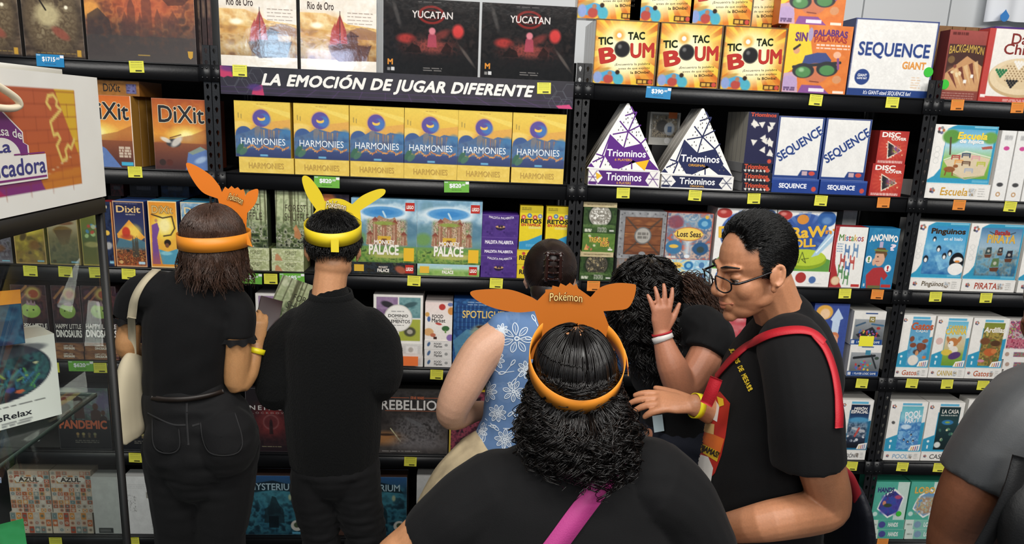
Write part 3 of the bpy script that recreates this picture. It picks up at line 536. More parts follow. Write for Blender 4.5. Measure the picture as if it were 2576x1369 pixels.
def smart(A, c='2a9cc8', big=1):                      # shared white frame of one maker's puzzle boxes
    A.fill('efece6')
    x0 = 0.2 if big else 0.3
    if big: A.poly([(x0, 0.06), (0.34, 0), (1, 0), (1, 1), (0, 1), (0, 0.95), (0.1, 0.88), (x0-0.02, 0.75)], c).poly([(0, 0.9), (0.1, 0.85), (0.15, 0.74), (0.16, 0.1), (0.3, 0.01), (0, 0)], 'efece6').rect(0.62, 0.015, 0.98, 0.04, '8ad0e8', 0.8)
    else: A.poly([(0, 0.75), (0.3, 0.66), (0.3, 0.2), (1, 0.2), (1, 1), (0, 1)], c).poly([(0.96, 0), (1, 0), (1, 0.4), (0.9, 0.42), (0.9, 0)], 'efece6')
    for i in range(5): an = i*1.257; A.ell(0.1+0.035*math.cos(an), 0.1+0.035*A.w/A.h*math.sin(an), 0.026, None, ['c8743c', '6a6a94', '4a4a4a', 'c85a5a', '8a8a8a'][i], 1, 0.2)
    A.ell(0.1, 0.1, 0.02, None, 'efece6', 1, 0.2)
    if big:
        for i in range(3): A.ell(0.09, 0.42+i*0.1, 0.045, None, 'cfd0cc', 1, 0.1).ell(0.09, 0.42+i*0.1, 0.037, None, 'efece6', 1, 0.1)
        A.rect(0.72, 0.93, 0.98, 0.975, '58b4d8')
    else: A.rect(0.32, 0.03, 0.84, 0.075, '58b4dc').ell(0.15, 0.79, 0.035, None, 'e8f4f8', 1, 0.2).rect(0.13, 0.87, 0.17, 0.94, 'e8f4f8')
def smart_bars(A):
    A.shape([(0.66, 0.98), (0.72, 0.88), (0.98, 0.85), (0.96, 0.98)], 'f3efe8')
    for i, c in enumerate(('e0a83c', 'c8643c', '8a4a8a', '4a78b0')): A.shape([(0.73+i*0.055, 0.975), (0.74+i*0.055, 0.905-i*0.008), (0.765+i*0.055, 0.905-i*0.008), (0.755+i*0.055, 0.975)], c, 2)
def a_smarts(A, t='', c='c8743c', seed=3, w=1):
    A.fill('edeae4').rect(0, 0, 1, 0.06, 'd8d5cf')
    for i in range(5): an = i*1.257; A.ell(0.11+0.025*math.cos(an), 0.5+0.025*A.w/A.h*math.sin(an), 0.02, None, ['c8743c', '6a6a94', '4a4a4a', 'c85a5a', '8a8a8a'][i], 1, 0.2)
    A.txt(t, 0.24, 0.28, 0.66, 0.78, c, w, 0.1); A.blot(seed, [c, '6a5a4a', 'edeae4', '4a6a8a'], 30, 0.9, 0.68, 0.3, 0.77, 0.8, soft=0.06); A.dash(0.82, 0.3, 0.93, 4, 'b0aeaa', 2, 0.004, 0.16)
def a_escu(A):
    smart(A); m = A.box(0.2, 0.07, 0.96, 0.91)
    A.grad('5ab0dc', 'a8d8ec', '8ac048', '6aa838', x0=0.2, y0=0.07, x1=0.96, y1=0.91).ell(0.28, 0.2, 0.14, 0.12, '5a9a3c', 1, 0.3).ell(0.9, 0.2, 0.12, 0.1, '6aa848', 1, 0.4).line([(0.3, 0.5), (0.27, 0.22)], 0.008, '5a4a38')
    A.poly([(0.22, 0.62), (0.55, 0.46), (0.95, 0.55), (0.9, 0.84), (0.55, 0.9), (0.35, 0.8)], 'dcc8a4').line([(0.22, 0.6), (0.55, 0.44), (0.95, 0.53)], 0.004, 'f0ead8').line([(0.38, 0.84), (0.6, 0.92), (0.9, 0.84)], 0.004, 'c8b48c').poly([(0.78, 0.36), (0.94, 0.33), (0.96, 0.38), (0.8, 0.4)], 'b85a4a')
    for x, y, c in ((0.4, 0.52, 'b8443c'), (0.56, 0.48, '3a4a6a'), (0.72, 0.52, 'e0a0a0'), (0.46, 0.6, 'e8a04c'), (0.58, 0.62, '6a4a38'), (0.82, 0.62, 'b8c03c'), (0.64, 0.74, 'a8b0c0')): A.line([(x-.06, y+.06), (x-.06, y), (x+.06, y), (x+.06, y+.06)], 0.006, c).line([(x-.06, y+.03), (x+.06, y+.03)], 0.004, c)
    A.ell(0.33, 0.76, 0.09, 0.05, '9c5a30', 1, 0.2).ell(0.42, 0.7, 0.04, 0.03, '9c5a30', 1, 0.2).line([(0.28, 0.78), (0.27, 0.86)], 0.006, '8a4a28').line([(0.38, 0.78), (0.39, 0.86)], 0.006, '8a4a28')
    A.txt('Escuela', 0.38, 0.12, 0.84, 0.23, 'f8d838', 2, 0.1, out='3a6a94').txt('de hípica', 0.42, 0.235, 0.8, 0.32, 'f4f4f0', 2, 0.1, out='3a6a94')
def a_cast(A):
    A.fill('ecebe8').rect(0, 0, 0.03, 1, 'c8c6c2').ell(0.5, 0.25, 0.2, 0.03, 'd84a98', 1, 0.2).ell(0.5, 0.77, 0.22, 0.03, '4a4a4c', 1, 0.4).ell(0.48, 0.91, 0.16, None, 'c89a6a', 1, 0.2).ell(0.48, 0.91, 0.08, None, 'ecebe8', 1, 0.2).dash(0.25, 0.08, 0.8, 3, 'a8a8a8', 2, 0.008, 0.02)
    A.txt('Castillo', 0.1, 0.4, 1.9, 0.45, '3aa8d0', 2, rot=math.pi/2).txt('Caballos', -0.9, 0.5, 0.9, 0.55, '3aa8d0', 2, rot=math.pi/2); A.dec = [(np.stack([0.5+(d[0][:, 0]-0.5)*1.0+(-0.12 if i else 0.12), d[0][:, 1]], 1), d[1], d[2], d[3], d[4]) for i, d in enumerate(A.dec)]
# ---- fourth shelf covers
def framed(A, c='d8b070', t=0.03):
    for r in ((0, 0, 1, t*0.55), (0, 1-t*0.55, 1, 1), (0, 0, t, 1), (1-t, 0, 1, 1)): A.rect(*r, c)
def a_small(A, cols=('c8b038', '8a8a34', 'b8882c', '5a6a3c'), seed=1, fr='c8a058', sun=None):
    A.grad(cols[0], cols[1], cols[2], cols[3]).blot(seed, list(cols)+['3a3428'], 9, 0.55, 0, 0.3, 1, 0.95, soft=0.2)
    if sun: A.ell(0.5, 0.2, 0.35, 0.16, sun, 0.8, 0.8)
    A.ell(0.3, 0.42, 0.09, 0.1, '4a3a28', 0.8, 0.5, 0.5).ell(0.65, 0.6, 0.16, 0.1, '7a4a2c', 0.7, 0.6).ell(0.16, 0.93, 0.06, None, '5a4a2c', 0.9, 0.2).rect(0.7, 0.92, 0.92, 0.955, '7ab8d0'); framed(A, fr)
def a_ship(A):
    A.grad('a89a74', 'b8a880', '7a7048', '5a6048', '4a5a40').ell(0.5, 0.35, 0.3, 0.09, '8a6a34', 1, 0.3).poly([(0.22, 0.34), (0.8, 0.32), (0.66, 0.6), (0.4, 0.62)], '6a5434').ell(0.56, 0.2, 0.3, 0.04, '8a5a3c', 0.9, 0.4).blot(15, ['5a6040', '8a8050', '4a4a34'], 9, 0.5, 0, 0.5, 1, 1, soft=0.2).ell(0.25, 0.12, 0.2, 0.03, 'e0d8c0', 0.8, 0.5).ell(0.16, 0.94, 0.06, None, '4a4428', 0.9, 0.2).rect(0.7, 0.93, 0.93, 0.96, '7ab8d0'); framed(A, 'b89a50')
def a_balls(A):
    A.grad('8a8034', '6a7a34', '3a5a3c', '7a7a34').dots(5, 9, 0.15, 0.25, 0.85, 0.5, 0.08, 0.12, ['a8c880', '4a8ab8', 'c8503c', 'b8c8a0']).rect(0, 0.55, 1, 0.95, '6a6a30', 0.8, 0.1).ell(0.5, 0.62, 0.35, 0.05, 'b0a860', 0.8, 0.5); framed(A, 'c8a83c')
def a_planet(A): A.fill('16203c').blot(16, ['121a34', '2a3a60', '141c38'], 8, 0.8).ell(0.45, 0.48, 0.22, None, 'e8b83c', 1, 0.2).ell(0.5, 0.68, 0.3, 0.06, 'b8b4ac', 0.9, 0.5, 0.5).rect(0.2, 0.06, 0.6, 0.1, 'd8c8a0').rect(0.5, 0.92, 0.85, 0.96, '8ac8e0').rect(0.88, 0, 1, 1, 'd88a3c')
def a_dixn(A):
    A.grad('222650', '2c3160', '3a4a6a', '3a3c4c', '5a2c20').poly([(0.5, 0.28), (0.98, 0.54), (0.7, 0.64), (0.1, 0.56), (0.08, 0.5)], 'f0a030').ell(0.62, 0.46, 0.22, 0.1, 'f8d048', 0.9, 0.8).ell(0.38, 0.47, 0.13, 0.08, 'd03a24', 1, 0.3).ell(0.4, 0.54, 0.2, 0.04, 'b83a24', 0.8, 0.6)
    A.poly([(0, 0.72), (0.15, 0.56), (0.5, 0.6), (0.7, 0.55), (1, 0.62), (1, 0.78), (0, 0.8)], '4a7a8c', 0.9).grad('3a3028', '8a3a1c', 'c85a24', y0=0.74, y1=1, a=0.8).blot(17, ['2a2420', 'c8622c', '4a2c20', 'e88a3c'], 16, 0.7, 0, 0.72, 1, 0.97, soft=0.06)
    for x in (0.58, 0.66, 0.72): A.poly([(x-.035, 0.85), (x-.03, 0.62), (x, 0.52), (x+.03, 0.62), (x+.04, 0.85)], '4a4438', 0.9)
    A.dots(3, 40, 0.05, 0.76, 0.95, 0.95, 0.006, 0.014, ['f8c860', 'f0a040']).txt('Dixit', 0.12, 0.07, 0.88, 0.17, 'e0b878', 1, out='5a4a3c').dash(0.4, 0.2, 0.7, 1, 'd8c8a8', 2, 0.004).dash(0.1, 0.035, 0.8, 1, '8a8aa8', 2, 0.003).rect(0.72, 0.92, 0.93, 0.96, 'b8d8e8').ell(0.16, 0.93, 0.06, None, 'd8a860', 1, 0.2); framed(A, 'd8a878')
def a_dixo(A):
    A.grad('e88a1c', 'f0a828', 'f2b030', 'e89024').ell(0.55, 0.38, 0.4, 0.2, 'f8d840', 0.9, 0.6).ell(0.55, 0.36, 0.22, 0.12, 'fff0a0', 0.9, 0.8).line([(0.12, 0.2), (0.5, 0.25), (0.82, 0.22), (0.9, 0.4), (0.75, 0.5), (0.5, 0.52)], 0.006, '4a3a24')
    A.poly([(0.1, 0.36), (0.3, 0.32), (0.36, 0.42), (0.26, 0.55), (0.34, 0.95), (0.06, 0.95)], '7a4a98').ell(0.26, 0.29, 0.05, 0.025, 'c88a58', 1, 0.2).ell(0.62, 0.62, 0.12, 0.05, '2c2018', 1, 0.2).ell(0.6, 0.66, 0.07, 0.035, '7a4a30', 1, 0.2).poly([(0.3, 0.72), (0.6, 0.76), (1, 0.7), (0.95, 0.95), (0.4, 0.95)], '4a9cb8').ell(0.55, 0.78, 0.2, 0.03, '8ad0dc', 0.8, 0.5).rect(0, 0.85, 0.4, 1, 'e06a20', 0.5, 0.2)
    A.txt('DiXit', 0.14, 0.07, 0.86, 0.18, 'd8b060', 1, out='4a3a24'); framed(A, 'f4d898')
def a_dixb(A): A.grad('3a6a94', '5a8ab0', '8ab0c8', '4a6a8a').blot(18, ['3a6a94', '8ab8d0', 'e0e8ec', '4a5a7a'], 8, 0.6).txt('Dixit', 0.12, 0.08, 0.86, 0.18, 'e0c890', 1).ell(0.2, 0.4, 0.1, 0.2, 'e8f0f4', 0.8, 0.6); framed(A, 'd8c8a0')
def a_forest(A, f=1):
    A.grad('a8b088', 'c0c898', '98a878', '4a5a38', '2c3826').blot(19, ['5a6a44', 'c8d0a0', '8a9a6a', 'e0e4c0'], 8, 0.6, 0, 0, 1, 0.62, soft=0.2)
    R = random.Random(2)
    for i in range(9): x = R.random(); A.line([(x, 0), (x+R.uniform(-.03, .03), R.uniform(.5, .68))], R.uniform(.003, .012), '4a4a30', 0.7)
    A.blot(20, ['2a3424', '4a5c38', '6a7a4a', 'b8b8a0', '1e281c'], 16, 0.85, 0, 0.6, 1, 1, soft=0.15).dots(7, 25, 0, 0.7, 1, 0.98, 0.008, 0.02, ['d8d8c8', 'e8e0d0', '8a9a5a'])
    if f: A.poly([(0.48, 0.8), (0.5, 0.62), (0.54, 0.58), (0.62, 0.68), (0.68, 0.78), (0.62, 0.84)], 'b87a4a').ell(0.52, 0.66, 0.05, 0.04, 'c88a58', 1, 0.2)
    A.txt('FOREST', 0.26, 0.24, 0.82, 0.36, '4a4434', 0).txt('SHUFFLE', 0.24, 0.39, 0.88, 0.52, '4a4434', 0)
def a_forests(A): A.grad('c8cc98', 'b0b880').blot(25, ['d0d4a4', '98a46a', 'e0e4b8', '7a8a54'], 12, 0.7).poly([(0.1, 1), (0.12, 0.5), (0.18, 0.4), (0.28, 0.7), (0.34, 1)], 'c88a5c').txt('FOREST', 0.42, 0.2, 0.78, 0.5, '6a6a4a', 0).dash(0.42, 0.7, 0.8, 2, '8a8a60', 2, 0.003, 0.15)
def a_dkp(A): A.fill('2a2438').blot(26, ['1e1a2c', '4a3a50', '2c2640'], 8, 0.8).ell(0.35, 0.06, 0.22, 0.07, 'd8743c', 0.9, 0.5).ell(0.6, 0.3, 0.3, 0.2, '3a3450', 0.8, 0.6)
def a_monkey(A):
    A.grad('7ab0d0', 'a0c8dc', '7aa8c0', '5a8a8c', '4a7a48').blot(27, ['8ab8d4', 'c8dce4', '6a98b8', '5a8898'], 6, 0.6, 0, 0, 1, 0.5, soft=0.1)
    A.ell(0.48, 0.22, 0.42, 0.13, 'd8e8f0', 0.9, 0.3).ell(0.48, 0.21, 0.32, 0.09, '4a98d8', 0.95, 0.2).ell(0.48, 0.21, 0.2, 0.05, '2c84d0', 0.8, 0.5).ell(0.2, 0.5, 0.25, 0.12, '5a8a98', 0.8, 0.6).ell(0.85, 0.48, 0.22, 0.14, '4a7a94', 0.8, 0.6).ell(0.1, 0.62, 0.12, 0.1, '6a9a4a', 0.9, 0.6)
    A.poly([(0.22, 0.72), (0.24, 0.56), (0.34, 0.5), (0.36, 0.32), (0.42, 0.26), (0.5, 0.3), (0.6, 0.32), (0.66, 0.28), (0.7, 0.36), (0.72, 0.5), (0.84, 0.56), (0.86, 0.72)], 'a87a5c').blot(28, ['8a4a3c', 'e0d0b0', 'b08a60', '7a6a50', 'c8b890', '6a8a3c'], 20, 0.9, 0.24, 0.32, 0.84, 0.74, soft=0.06, sx=1.6)
    for x, t, b in ((0.36, 0.34, 0.7), (0.66, 0.38, 0.72), (0.5, 0.42, 0.62), (0.28, 0.56, 0.72), (0.8, 0.56, 0.72)): A.rect(x-.035, t, x+.035, b, '9c5a44', 0.7).poly([(x-.055, t), (x, t-.06), (x+.055, t)], '8a3c30', 0.9).rect(x-.02, t+.03, x, b, 'd8c8a8', 0.5)
    A.ell(0.5, 0.38, 0.16, 0.03, '8aa03c', 0.9, 0.5).rect(0.4, 0.58, 0.6, 0.7, 'd8a82c').rect(0.46, 0.62, 0.54, 0.72, '7a4a20').line([(0.48, 0.2), (0.52, 0.28)], 0.008, 'b8d8e8')
    A.grad('6a9a48', '4a7a34', '3a5a2c', y0=0.74, y1=1, a=0.92).blot(29, ['3a6a2c', '6a9a3c', 'a8c04c', '2c4a24'], 14, 0.7, 0, 0.78, 1, 1, soft=0.06).ell(0.6, 0.88, 0.3, 0.05, 'c0b85c', 0.8, 0.6)
    A.txt('MONKEY', 0.35, 0.645, 0.66, 0.71, 'f0e4d8', 2, out='6a4a3c').txt('PALACE', 0.27, 0.72, 0.72, 0.87, 'f2ece0', 2, 0.02, out='5a4a3c')
    A.shape([(0.82, 0.05), (0.96, 0.05), (0.96, 0.18), (0.82, 0.18)], 'c8281e').txt('LEGO', 0.84, 0.095, 0.945, 0.145, 'f6f0e8', 2, 0.1, lay=2)
    A.shape([(0.8, 0.76), (0.96, 0.76), (0.96, 0.97), (0.8, 0.97)], 'f0b81c').dash(0.83, 0.8, 0.94, 5, '8a6a1c', 2, 0.003, 0.03)
def a_monkeys(A, g=0):
    if g: A.grad('9ac8e0', 'a8d0c0', '6a9a3c', '5a8a34').blot(30, ['8ab84c', 'a8c86c', '6a9a48'], 8, 0.6, 0, 0.45, 1, 1)
    else: A.fill('20252c').blot(33, ['1c2028', '34404a', '2a2420', '4a5a3c'], 12, 0.8).ell(0.76, 0.6, 0.09, 0.3, 'b85a3c', 0.9, 0.5, 0.4)
    A.txt('PALACE', 0.4, 0.55, 0.58, 0.82, 'f2ece0', 2).txt('MONKEY', 0.42, 0.32, 0.56, 0.5, 'f0e4d8', 1).shape([(0.83, 0.16), (0.96, 0.16), (0.96, 0.88), (0.83, 0.88)], 'c8281e').txt('LEGO', 0.845, 0.38, 0.95, 0.66, 'f6f0e8', 2, 0.1, lay=2).shape([(0.04, 0.22), (0.19, 0.22), (0.19, 0.8), (0.04, 0.8)], 'e8b42c').dash(0.06, 0.5, 0.17, 1, '5a4a1c', 2, 0.008)
def a_mald(A):
    A.fill('4a2c84').blot(34, ['4a2c84', '54348e', '42267a'], 8, 0.8).rect(0, 0, 1, 0.03, '6a4aa0').txt('MALDITA PALABRITA', 0.18, 0.1, 0.86, 0.2, 'e8e0f0', 1, arc=-0.05).ell(0.5, 0.58, 0.13, 0.12, '2a1c3c', 1, 0.1).ell(0.5, 0.54, 0.13, 0.05, 'e0a868', 1, 0.3).ell(0.47, 0.53, 0.03, None, '2a1c3c', 1, 0.2).ell(0.54, 0.53, 0.03, None, '2a1c3c', 1, 0.2).dots(5, 14, 0.05, 0.3, 0.95, 0.95, 0.015, 0.03, ['3a2070', '5c3c98'])
def a_malds(A): A.fill('4a2c84').blot(35, ['4a2c84', '54348e'], 8, 0.8).rect(0, 0, 1, 0.06, '6a4aa0').txt('MALDITA PALABRITA', 0.1, 0.35, 0.88, 0.66, 'e8e0f0', 2)
def a_retos(A):
    A.fill('e8cc10').rect(0, 0, 1, 0.16, 'c8b010').poly([(0, 0.82), (0.4, 0.78), (1, 0.64), (1, 1), (0, 1)], '2a94c8').dash(0.08, 0.05, 0.5, 2, '4a4010', 2, 0.003, 0.035)
    for x, y, c in ((0.16, 0.26, 'd8483c'), (0.42, 0.22, '4a7ab0'), (0.66, 0.26, 'c83c34'), (0.88, 0.23, '7a8ab0')): A.ell(x, y, 0.1, None, c, 1, 0.1).ell(x, y, 0.04, None, 'f0e8d8', 0.8, 0.3)
    A.txt('RETOS', 0.06, 0.3, 0.94, 0.39, '1c1c1c', 2).txt('EN FAMILIA', 0.08, 0.4, 0.92, 0.455, 'c8342c', 2).dash(0.4, 0.48, 0.94, 2, 'e0d8a8', 2, 0.004, 0.025).dash(0.3, 0.88, 0.95, 2, '8ac8e8', 2, 0.003, 0.03)
def a_retoss(A): A.fill('e2c414').rect(0, 0, 1, 0.05, 'b89c10').txt('RETOS', 0.1, 0.4, 0.8, 0.7, '3a2c1c', 2).dots(3, 4, 0.1, 0.2, 0.8, 0.3, 0.05, 0.08, ['c83c34', '4a7ab0'])
def a_coin(A, v=0):
    A.fill('2a4020').blot(36, ['1c3018', '3a5a28', '2c4420'], 10, 0.8).ell(0.5, 0.33, 0.36, None, '1c2a18', 1, 0.1).ell(0.5, 0.33, 0.33, None, '9a988c' if not v else '4a463c', 1, 0.05).blot(37+v, ['f2f0e8', 'a8a498', '6a6458', 'fffdf4'] if not v else ['c8b078', '5a5448', '2c2a24', 'e0c890'], 22, 0.9, 0.2, 0.08, 0.8, 0.6, m=A.sd(np.hypot((A.X-.5)/0.3, (A.Y-.33)*A.h/A.w/0.3)-1, 0.2))
    A.blot(39, ['3a5a28', '5a7a3c', '2a4420'], 18, 0.9, 0, 0.66, 1, 0.78, soft=0.05).dash(0.06, 0.86, 0.27, 2, 'e8e4d4', 5, 0.007, 0.06).dash(0.44, 0.78, 0.72, 4, 'd8d8c8', 2, 0.003, 0.05).rect(0.8, 0.86, 0.94, 0.92, 'c8c8c0')
def a_treas(A): A.fill('5a8030').blot(40, ['6a9038', '4a7028', '5c8434'], 6, 0.7).txt('TREASURE', 0.2, 0.22, 0.78, 0.48, 'e0a83c', 2, out='5a3a1c').txt('RUSH', 0.56, 0.5, 0.82, 0.7, 'e0a83c', 2, out='5a3a1c').poly([(0.06, 0.9), (0.13, 0.56), (0.2, 0.9)], 'e0a050').dots(8, 10, 0.1, 0.1, 0.9, 0.9, 0.025, 0.05, ['c86a4a', 'c8c8a0', '8a4a3a', 'd8b050']).rect(0.8, 0.82, 0.94, 0.9, 'e0e0d4')
def a_lid(A): A.fill('c8b88a').blot(42, ['d0c090', 'b8a478', 'c8b484'], 9, 0.7).dash(0.1, 0.5, 0.9, 1, '6a5a3c', 2, 0.005)
def a_chest(A):
    A.fill('8e8f92').blot(43, ['9a9b9e', '7c7d80', 'a4a5a6'], 8, 0.7).rect(0.12, 0.12, 0.9, 0.92, '5a3424').blot(44, ['6a3a26', '94542e', '7a4428', 'b87038'], 7, 0.9, 0.13, 0.13, 0.89, 0.91, sx=0.25)
    for y in (0.3, 0.5, 0.7): A.rect(0.13, y, 0.89, y+0.012, '3a2018', 0.8)
    for a, b in (((0.14, 0.9), (0.45, 0.6)), ((0.88, 0.9), (0.58, 0.6)), ((0.14, 0.14), (0.4, 0.4)), ((0.88, 0.14), (0.6, 0.4))): A.line([a, b], 0.008, '4a3c34', 0.8)
    A.ell(0.51, 0.51, 0.18, None, '6a6a6a', 1, 0.05).ell(0.51, 0.51, 0.155, None, 'aaa69e', 1, 0.1).dash(0.4, 0.47, 0.62, 2, '6a6660', 5, 0.012, 0.08).ell(0.52, 0.9, 0.07, 0.05, '8a8c90', 1, 0.1)
    for i in range(6):
        for x, y in ((0.05, 0.08+i*0.17), (0.95, 0.08+i*0.17), (0.1+i*0.16, 0.05), (0.1+i*0.16, 0.96)): A.ell(x, y, 0.016, None, '5a5b5e', 1, 0.2)
def a_chests(A): A.fill('7c7d80').rect(0.1, 0.25, 0.9, 0.9, '6a4030').blot(45, ['6a3a26', '94542e', '8a8a8c'], 8, 0.5)
def a_lost(A):
    A.fill('c05a48').blot(46, ['c05a48', '4a8ab8', 'd8c8b0', '2a6a9c', 'e0e4e0'], 8, 0.75).rect(0.1, 0.03, 0.9, 0.3, '7ab0d0', 0.5, 0.2).ell(0.2, 0.2, 0.17, 0.14, '8a3a4a', 0.8, 0.3).ell(0.82, 0.22, 0.15, 0.12, '2a7ab8', 0.95, 0.2).ell(0.82, 0.22, 0.07, 0.06, '7ab8d8', 0.9, 0.3).ell(0.2, 0.74, 0.18, 0.15, '3a78a8', 1, 0.15).ell(0.2, 0.72, 0.1, 0.04, 'e8b83c', 1, 0.3).ell(0.78, 0.76, 0.17, 0.14, '2a5a8a', 1, 0.15).ell(0.78, 0.78, 0.08, 0.07, '3a4a4a', 1, 0.3).rect(0.44, 0.55, 0.56, 0.9, 'd0e4ec', 0.8, 0.1)
    A.ell(0.5, 0.45, 0.31, 0.15, 'c8743c', 1, 0.05).ell(0.5, 0.45, 0.29, 0.13, 'f2cc50', 1, 0.1).shape([(0.18, 0.45), (0.27, 0.37), (0.27, 0.53)], 'f2cc50').shape([(0.82, 0.45), (0.73, 0.37), (0.73, 0.53)], 'f2cc50')
    A.txt('Lost Seas', 0.25, 0.39, 0.76, 0.51, '3a2c28', 1, lay=2).dash(0.06, 0.95, 0.26, 1, 'f0e0d0', 2, 0.01).ell(0.5, 0.93, 0.06, 0.04, 'e0e8f0', 1, 0.2).ell(0.86, 0.08, 0.04, None, 'e8b030', 1, 0.3); framed(A, 'b84a3c', 0.02)
def a_losts(A): A.fill('a8d0e4').blot(47, ['c8e0ec', '6ab0d8', 'e8f0f4'], 8, 0.7).rays(0.3, 0.5, 12, 'f0dc90', 0.8, 0.3).ell(0.3, 0.5, 0.13, 0.26, 'f0c048', 1, 0.2).ell(0.56, 0.5, 0.1, 0.36, '2a78b8', 1, 0.2).ell(0.56, 0.5, 0.05, 0.2, '7ac0e0', 1, 0.3).ell(0.84, 0.45, 0.06, 0.26, '4a80b8', 1, 0.2).txt('Lost Seas', 0.21, 0.38, 0.39, 0.62, '4a3424', 1)
def a_draw(A):
    A.fill('eceae6').ell(0.5, 0.4, 0.42, 0.36, '3458a8', 1, 0.05).rays(0.5, 0.4, 16, '6a90d0', 0.5, 0.4, 0.2).ell(0.12, 0.08, 0.13, 0.08, 'b83430', 1, 0.1).ell(0.1, 0.06, 0.05, 0.03, 'e08a80', 0.8, 0.8).ell(0.44, 0.14, 0.1, 0.08, 'e08a2c', 1, 0.1).ell(0.85, 0.12, 0.16, 0.13, '2c60ac', 1, 0.1).ell(0.85, 0.15, 0.08, 0.06, '6a98d0', 0.8, 0.6)
    A.poly([(0, 0.9), (0.3, 0.6), (1, 0.8), (1, 1), (0, 1)], '5a9a3c').ell(0.55, 0.8, 0.38, 0.17, '8aaa1c', 1, 0.03).ell(0.55, 0.77, 0.36, 0.14, 'b8d02c', 1, 0.05).line([(0.45, 0.86), (0.5, 0.68), (0.58, 0.86), (0.5, 0.8), (0.62, 0.78)], 0.003, '3a4a1c')
    A.poly([(0.66, 0.76), (0.72, 0.66), (0.95, 0.3), (1, 0.34), (1, 0.48), (0.78, 0.72)], 'a8cce4').line([(0.74, 0.68), (1, 0.36)], 0.006, 'e8f4fa')
    A.txt('DRaW', 0.06, 0.27, 0.86, 0.44, 'f2bc2c', 2, rot=0.1, out='2a3a80').txt("n'", 0.86, 0.28, 1.0, 0.36, 'e8902c', 2).txt('ROLL', 0.2, 0.47, 0.7, 0.6, 'f2bc2c', 2, rot=0.1, out='2a3a80')
def a_draws(A): A.fill('eceae6').ell(0.2, 0.5, 0.13, None, '3468b0', 1, 0.1).ell(0.5, 0.42, 0.09, None, 'b83430', 1, 0.1).ell(0.7, 0.55, 0.06, None, '4a70b0', 1, 0.2).dash(0.62, 0.8, 0.86, 1, 'b0b0b0', 2, 0.003)
def a_mist(A):
    A.fill('eceae4').poly([(0, 0), (0.12, 0), (0.08, 0.3), (0.12, 0.6), (0.3, 0.88), (0.42, 1), (0, 1)], 'b82c30')
    A.ctxt('Mistakos', 0.14, 0.12, 0.9, 0.23, ('5a8a3c', 'd8703c', '4a78b0', 'c83a3c', '6a9a48', 'e0a83c', '8a4a8a', 'c84a3c'))
    R = random.Random(6)
    for x, y, c in ((0.42, 0.36, '4a78b0'), (0.68, 0.34, '5a88b8'), (0.32, 0.52, 'b83a34'), (0.62, 0.54, 'c8443c'), (0.5, 0.64, '3a6ab0'), (0.3, 0.7, '4a8a4a'), (0.5, 0.8, '4a8a4a')):
        A.line([(x-.05, y-.07), (x-.03, y+.04), (x+.08, y+.05), (x+.07, y-.05)], 0.006, c).line([(x-.03, y+.04), (x-.05, y+.14)], 0.005, c).line([(x+.08, y+.05), (x+.09, y+.15)], 0.005, c).rect(x-.03, y, x+.07, y+.05, c, 0.8)
    A.dash(0.12, 0.28, 0.3, 4, '4a78b0', 3, 0.004, 0.04).ell(0.2, 0.89, 0.14, None, 'd8a878', 1, 0.05).ell(0.2, 0.89, 0.11, None, 'e8c8a0', 1, 0.1).rect(0.7, 0.94, 0.96, 0.985, 'c8302c')
def a_anon(A):
    A.fill('2484b8').blot(48, ['2484b8', '1c78b0', '2c90c0'], 5, 0.6).txt('ANONIMO', 0.06, 0.1, 0.96, 0.2, 'f4f0ea', 2, arc=0.03, out='23407a')
    A.poly([(0.16, 1), (0.1, 0.78), (0.3, 0.66), (0.6, 0.64), (0.82, 0.78), (0.72, 0.86), (0.6, 0.8), (0.62, 1)], 'b83034').poly([(0.2, 1), (0.2, 0.95), (0.62, 0.95), (0.62, 1)], '6a6a3c').ell(0.47, 0.49, 0.17, 0.14, 'e0a888', 1, 0.05).ell(0.3, 0.56, 0.06, 0.06, 'e0a888', 1, 0.1).poly([(0.28, 0.42), (0.34, 0.32), (0.6, 0.32), (0.7, 0.42), (0.64, 0.5), (0.58, 0.42)], '6a4a2c').line([(0.28, 0.36), (0.68, 0.37)], 0.008, '7a8a3c').ell(0.4, 0.47, 0.03, 0.012, '5a3a30', 1, 0.2).line([(0.36, 0.55), (0.46, 0.545)], 0.003, '8a3a34').rect(0.4, 0.22, 0.52, 0.32, 'b8a8c8')
    A.ell(0.12, 0.52, 0.1, 0.06, 'f0eeea', 1, 0.1).txt('!', 0.1, 0.48, 0.14, 0.56, '5a8a3c', 2).ell(0.78, 0.66, 0.11, 0.06, 'f0eeea', 1, 0.1).txt('!', 0.76, 0.62, 0.8, 0.7, 'c8303c', 2).txt('?', 0.78, 0.26, 0.92, 0.36, 'e8d8e8', 2).rect(0.64, 0.93, 0.96, 0.98, 'c8302c').txt('8', 0.05, 0.92, 0.1, 0.97, 'f0eeea', 1)
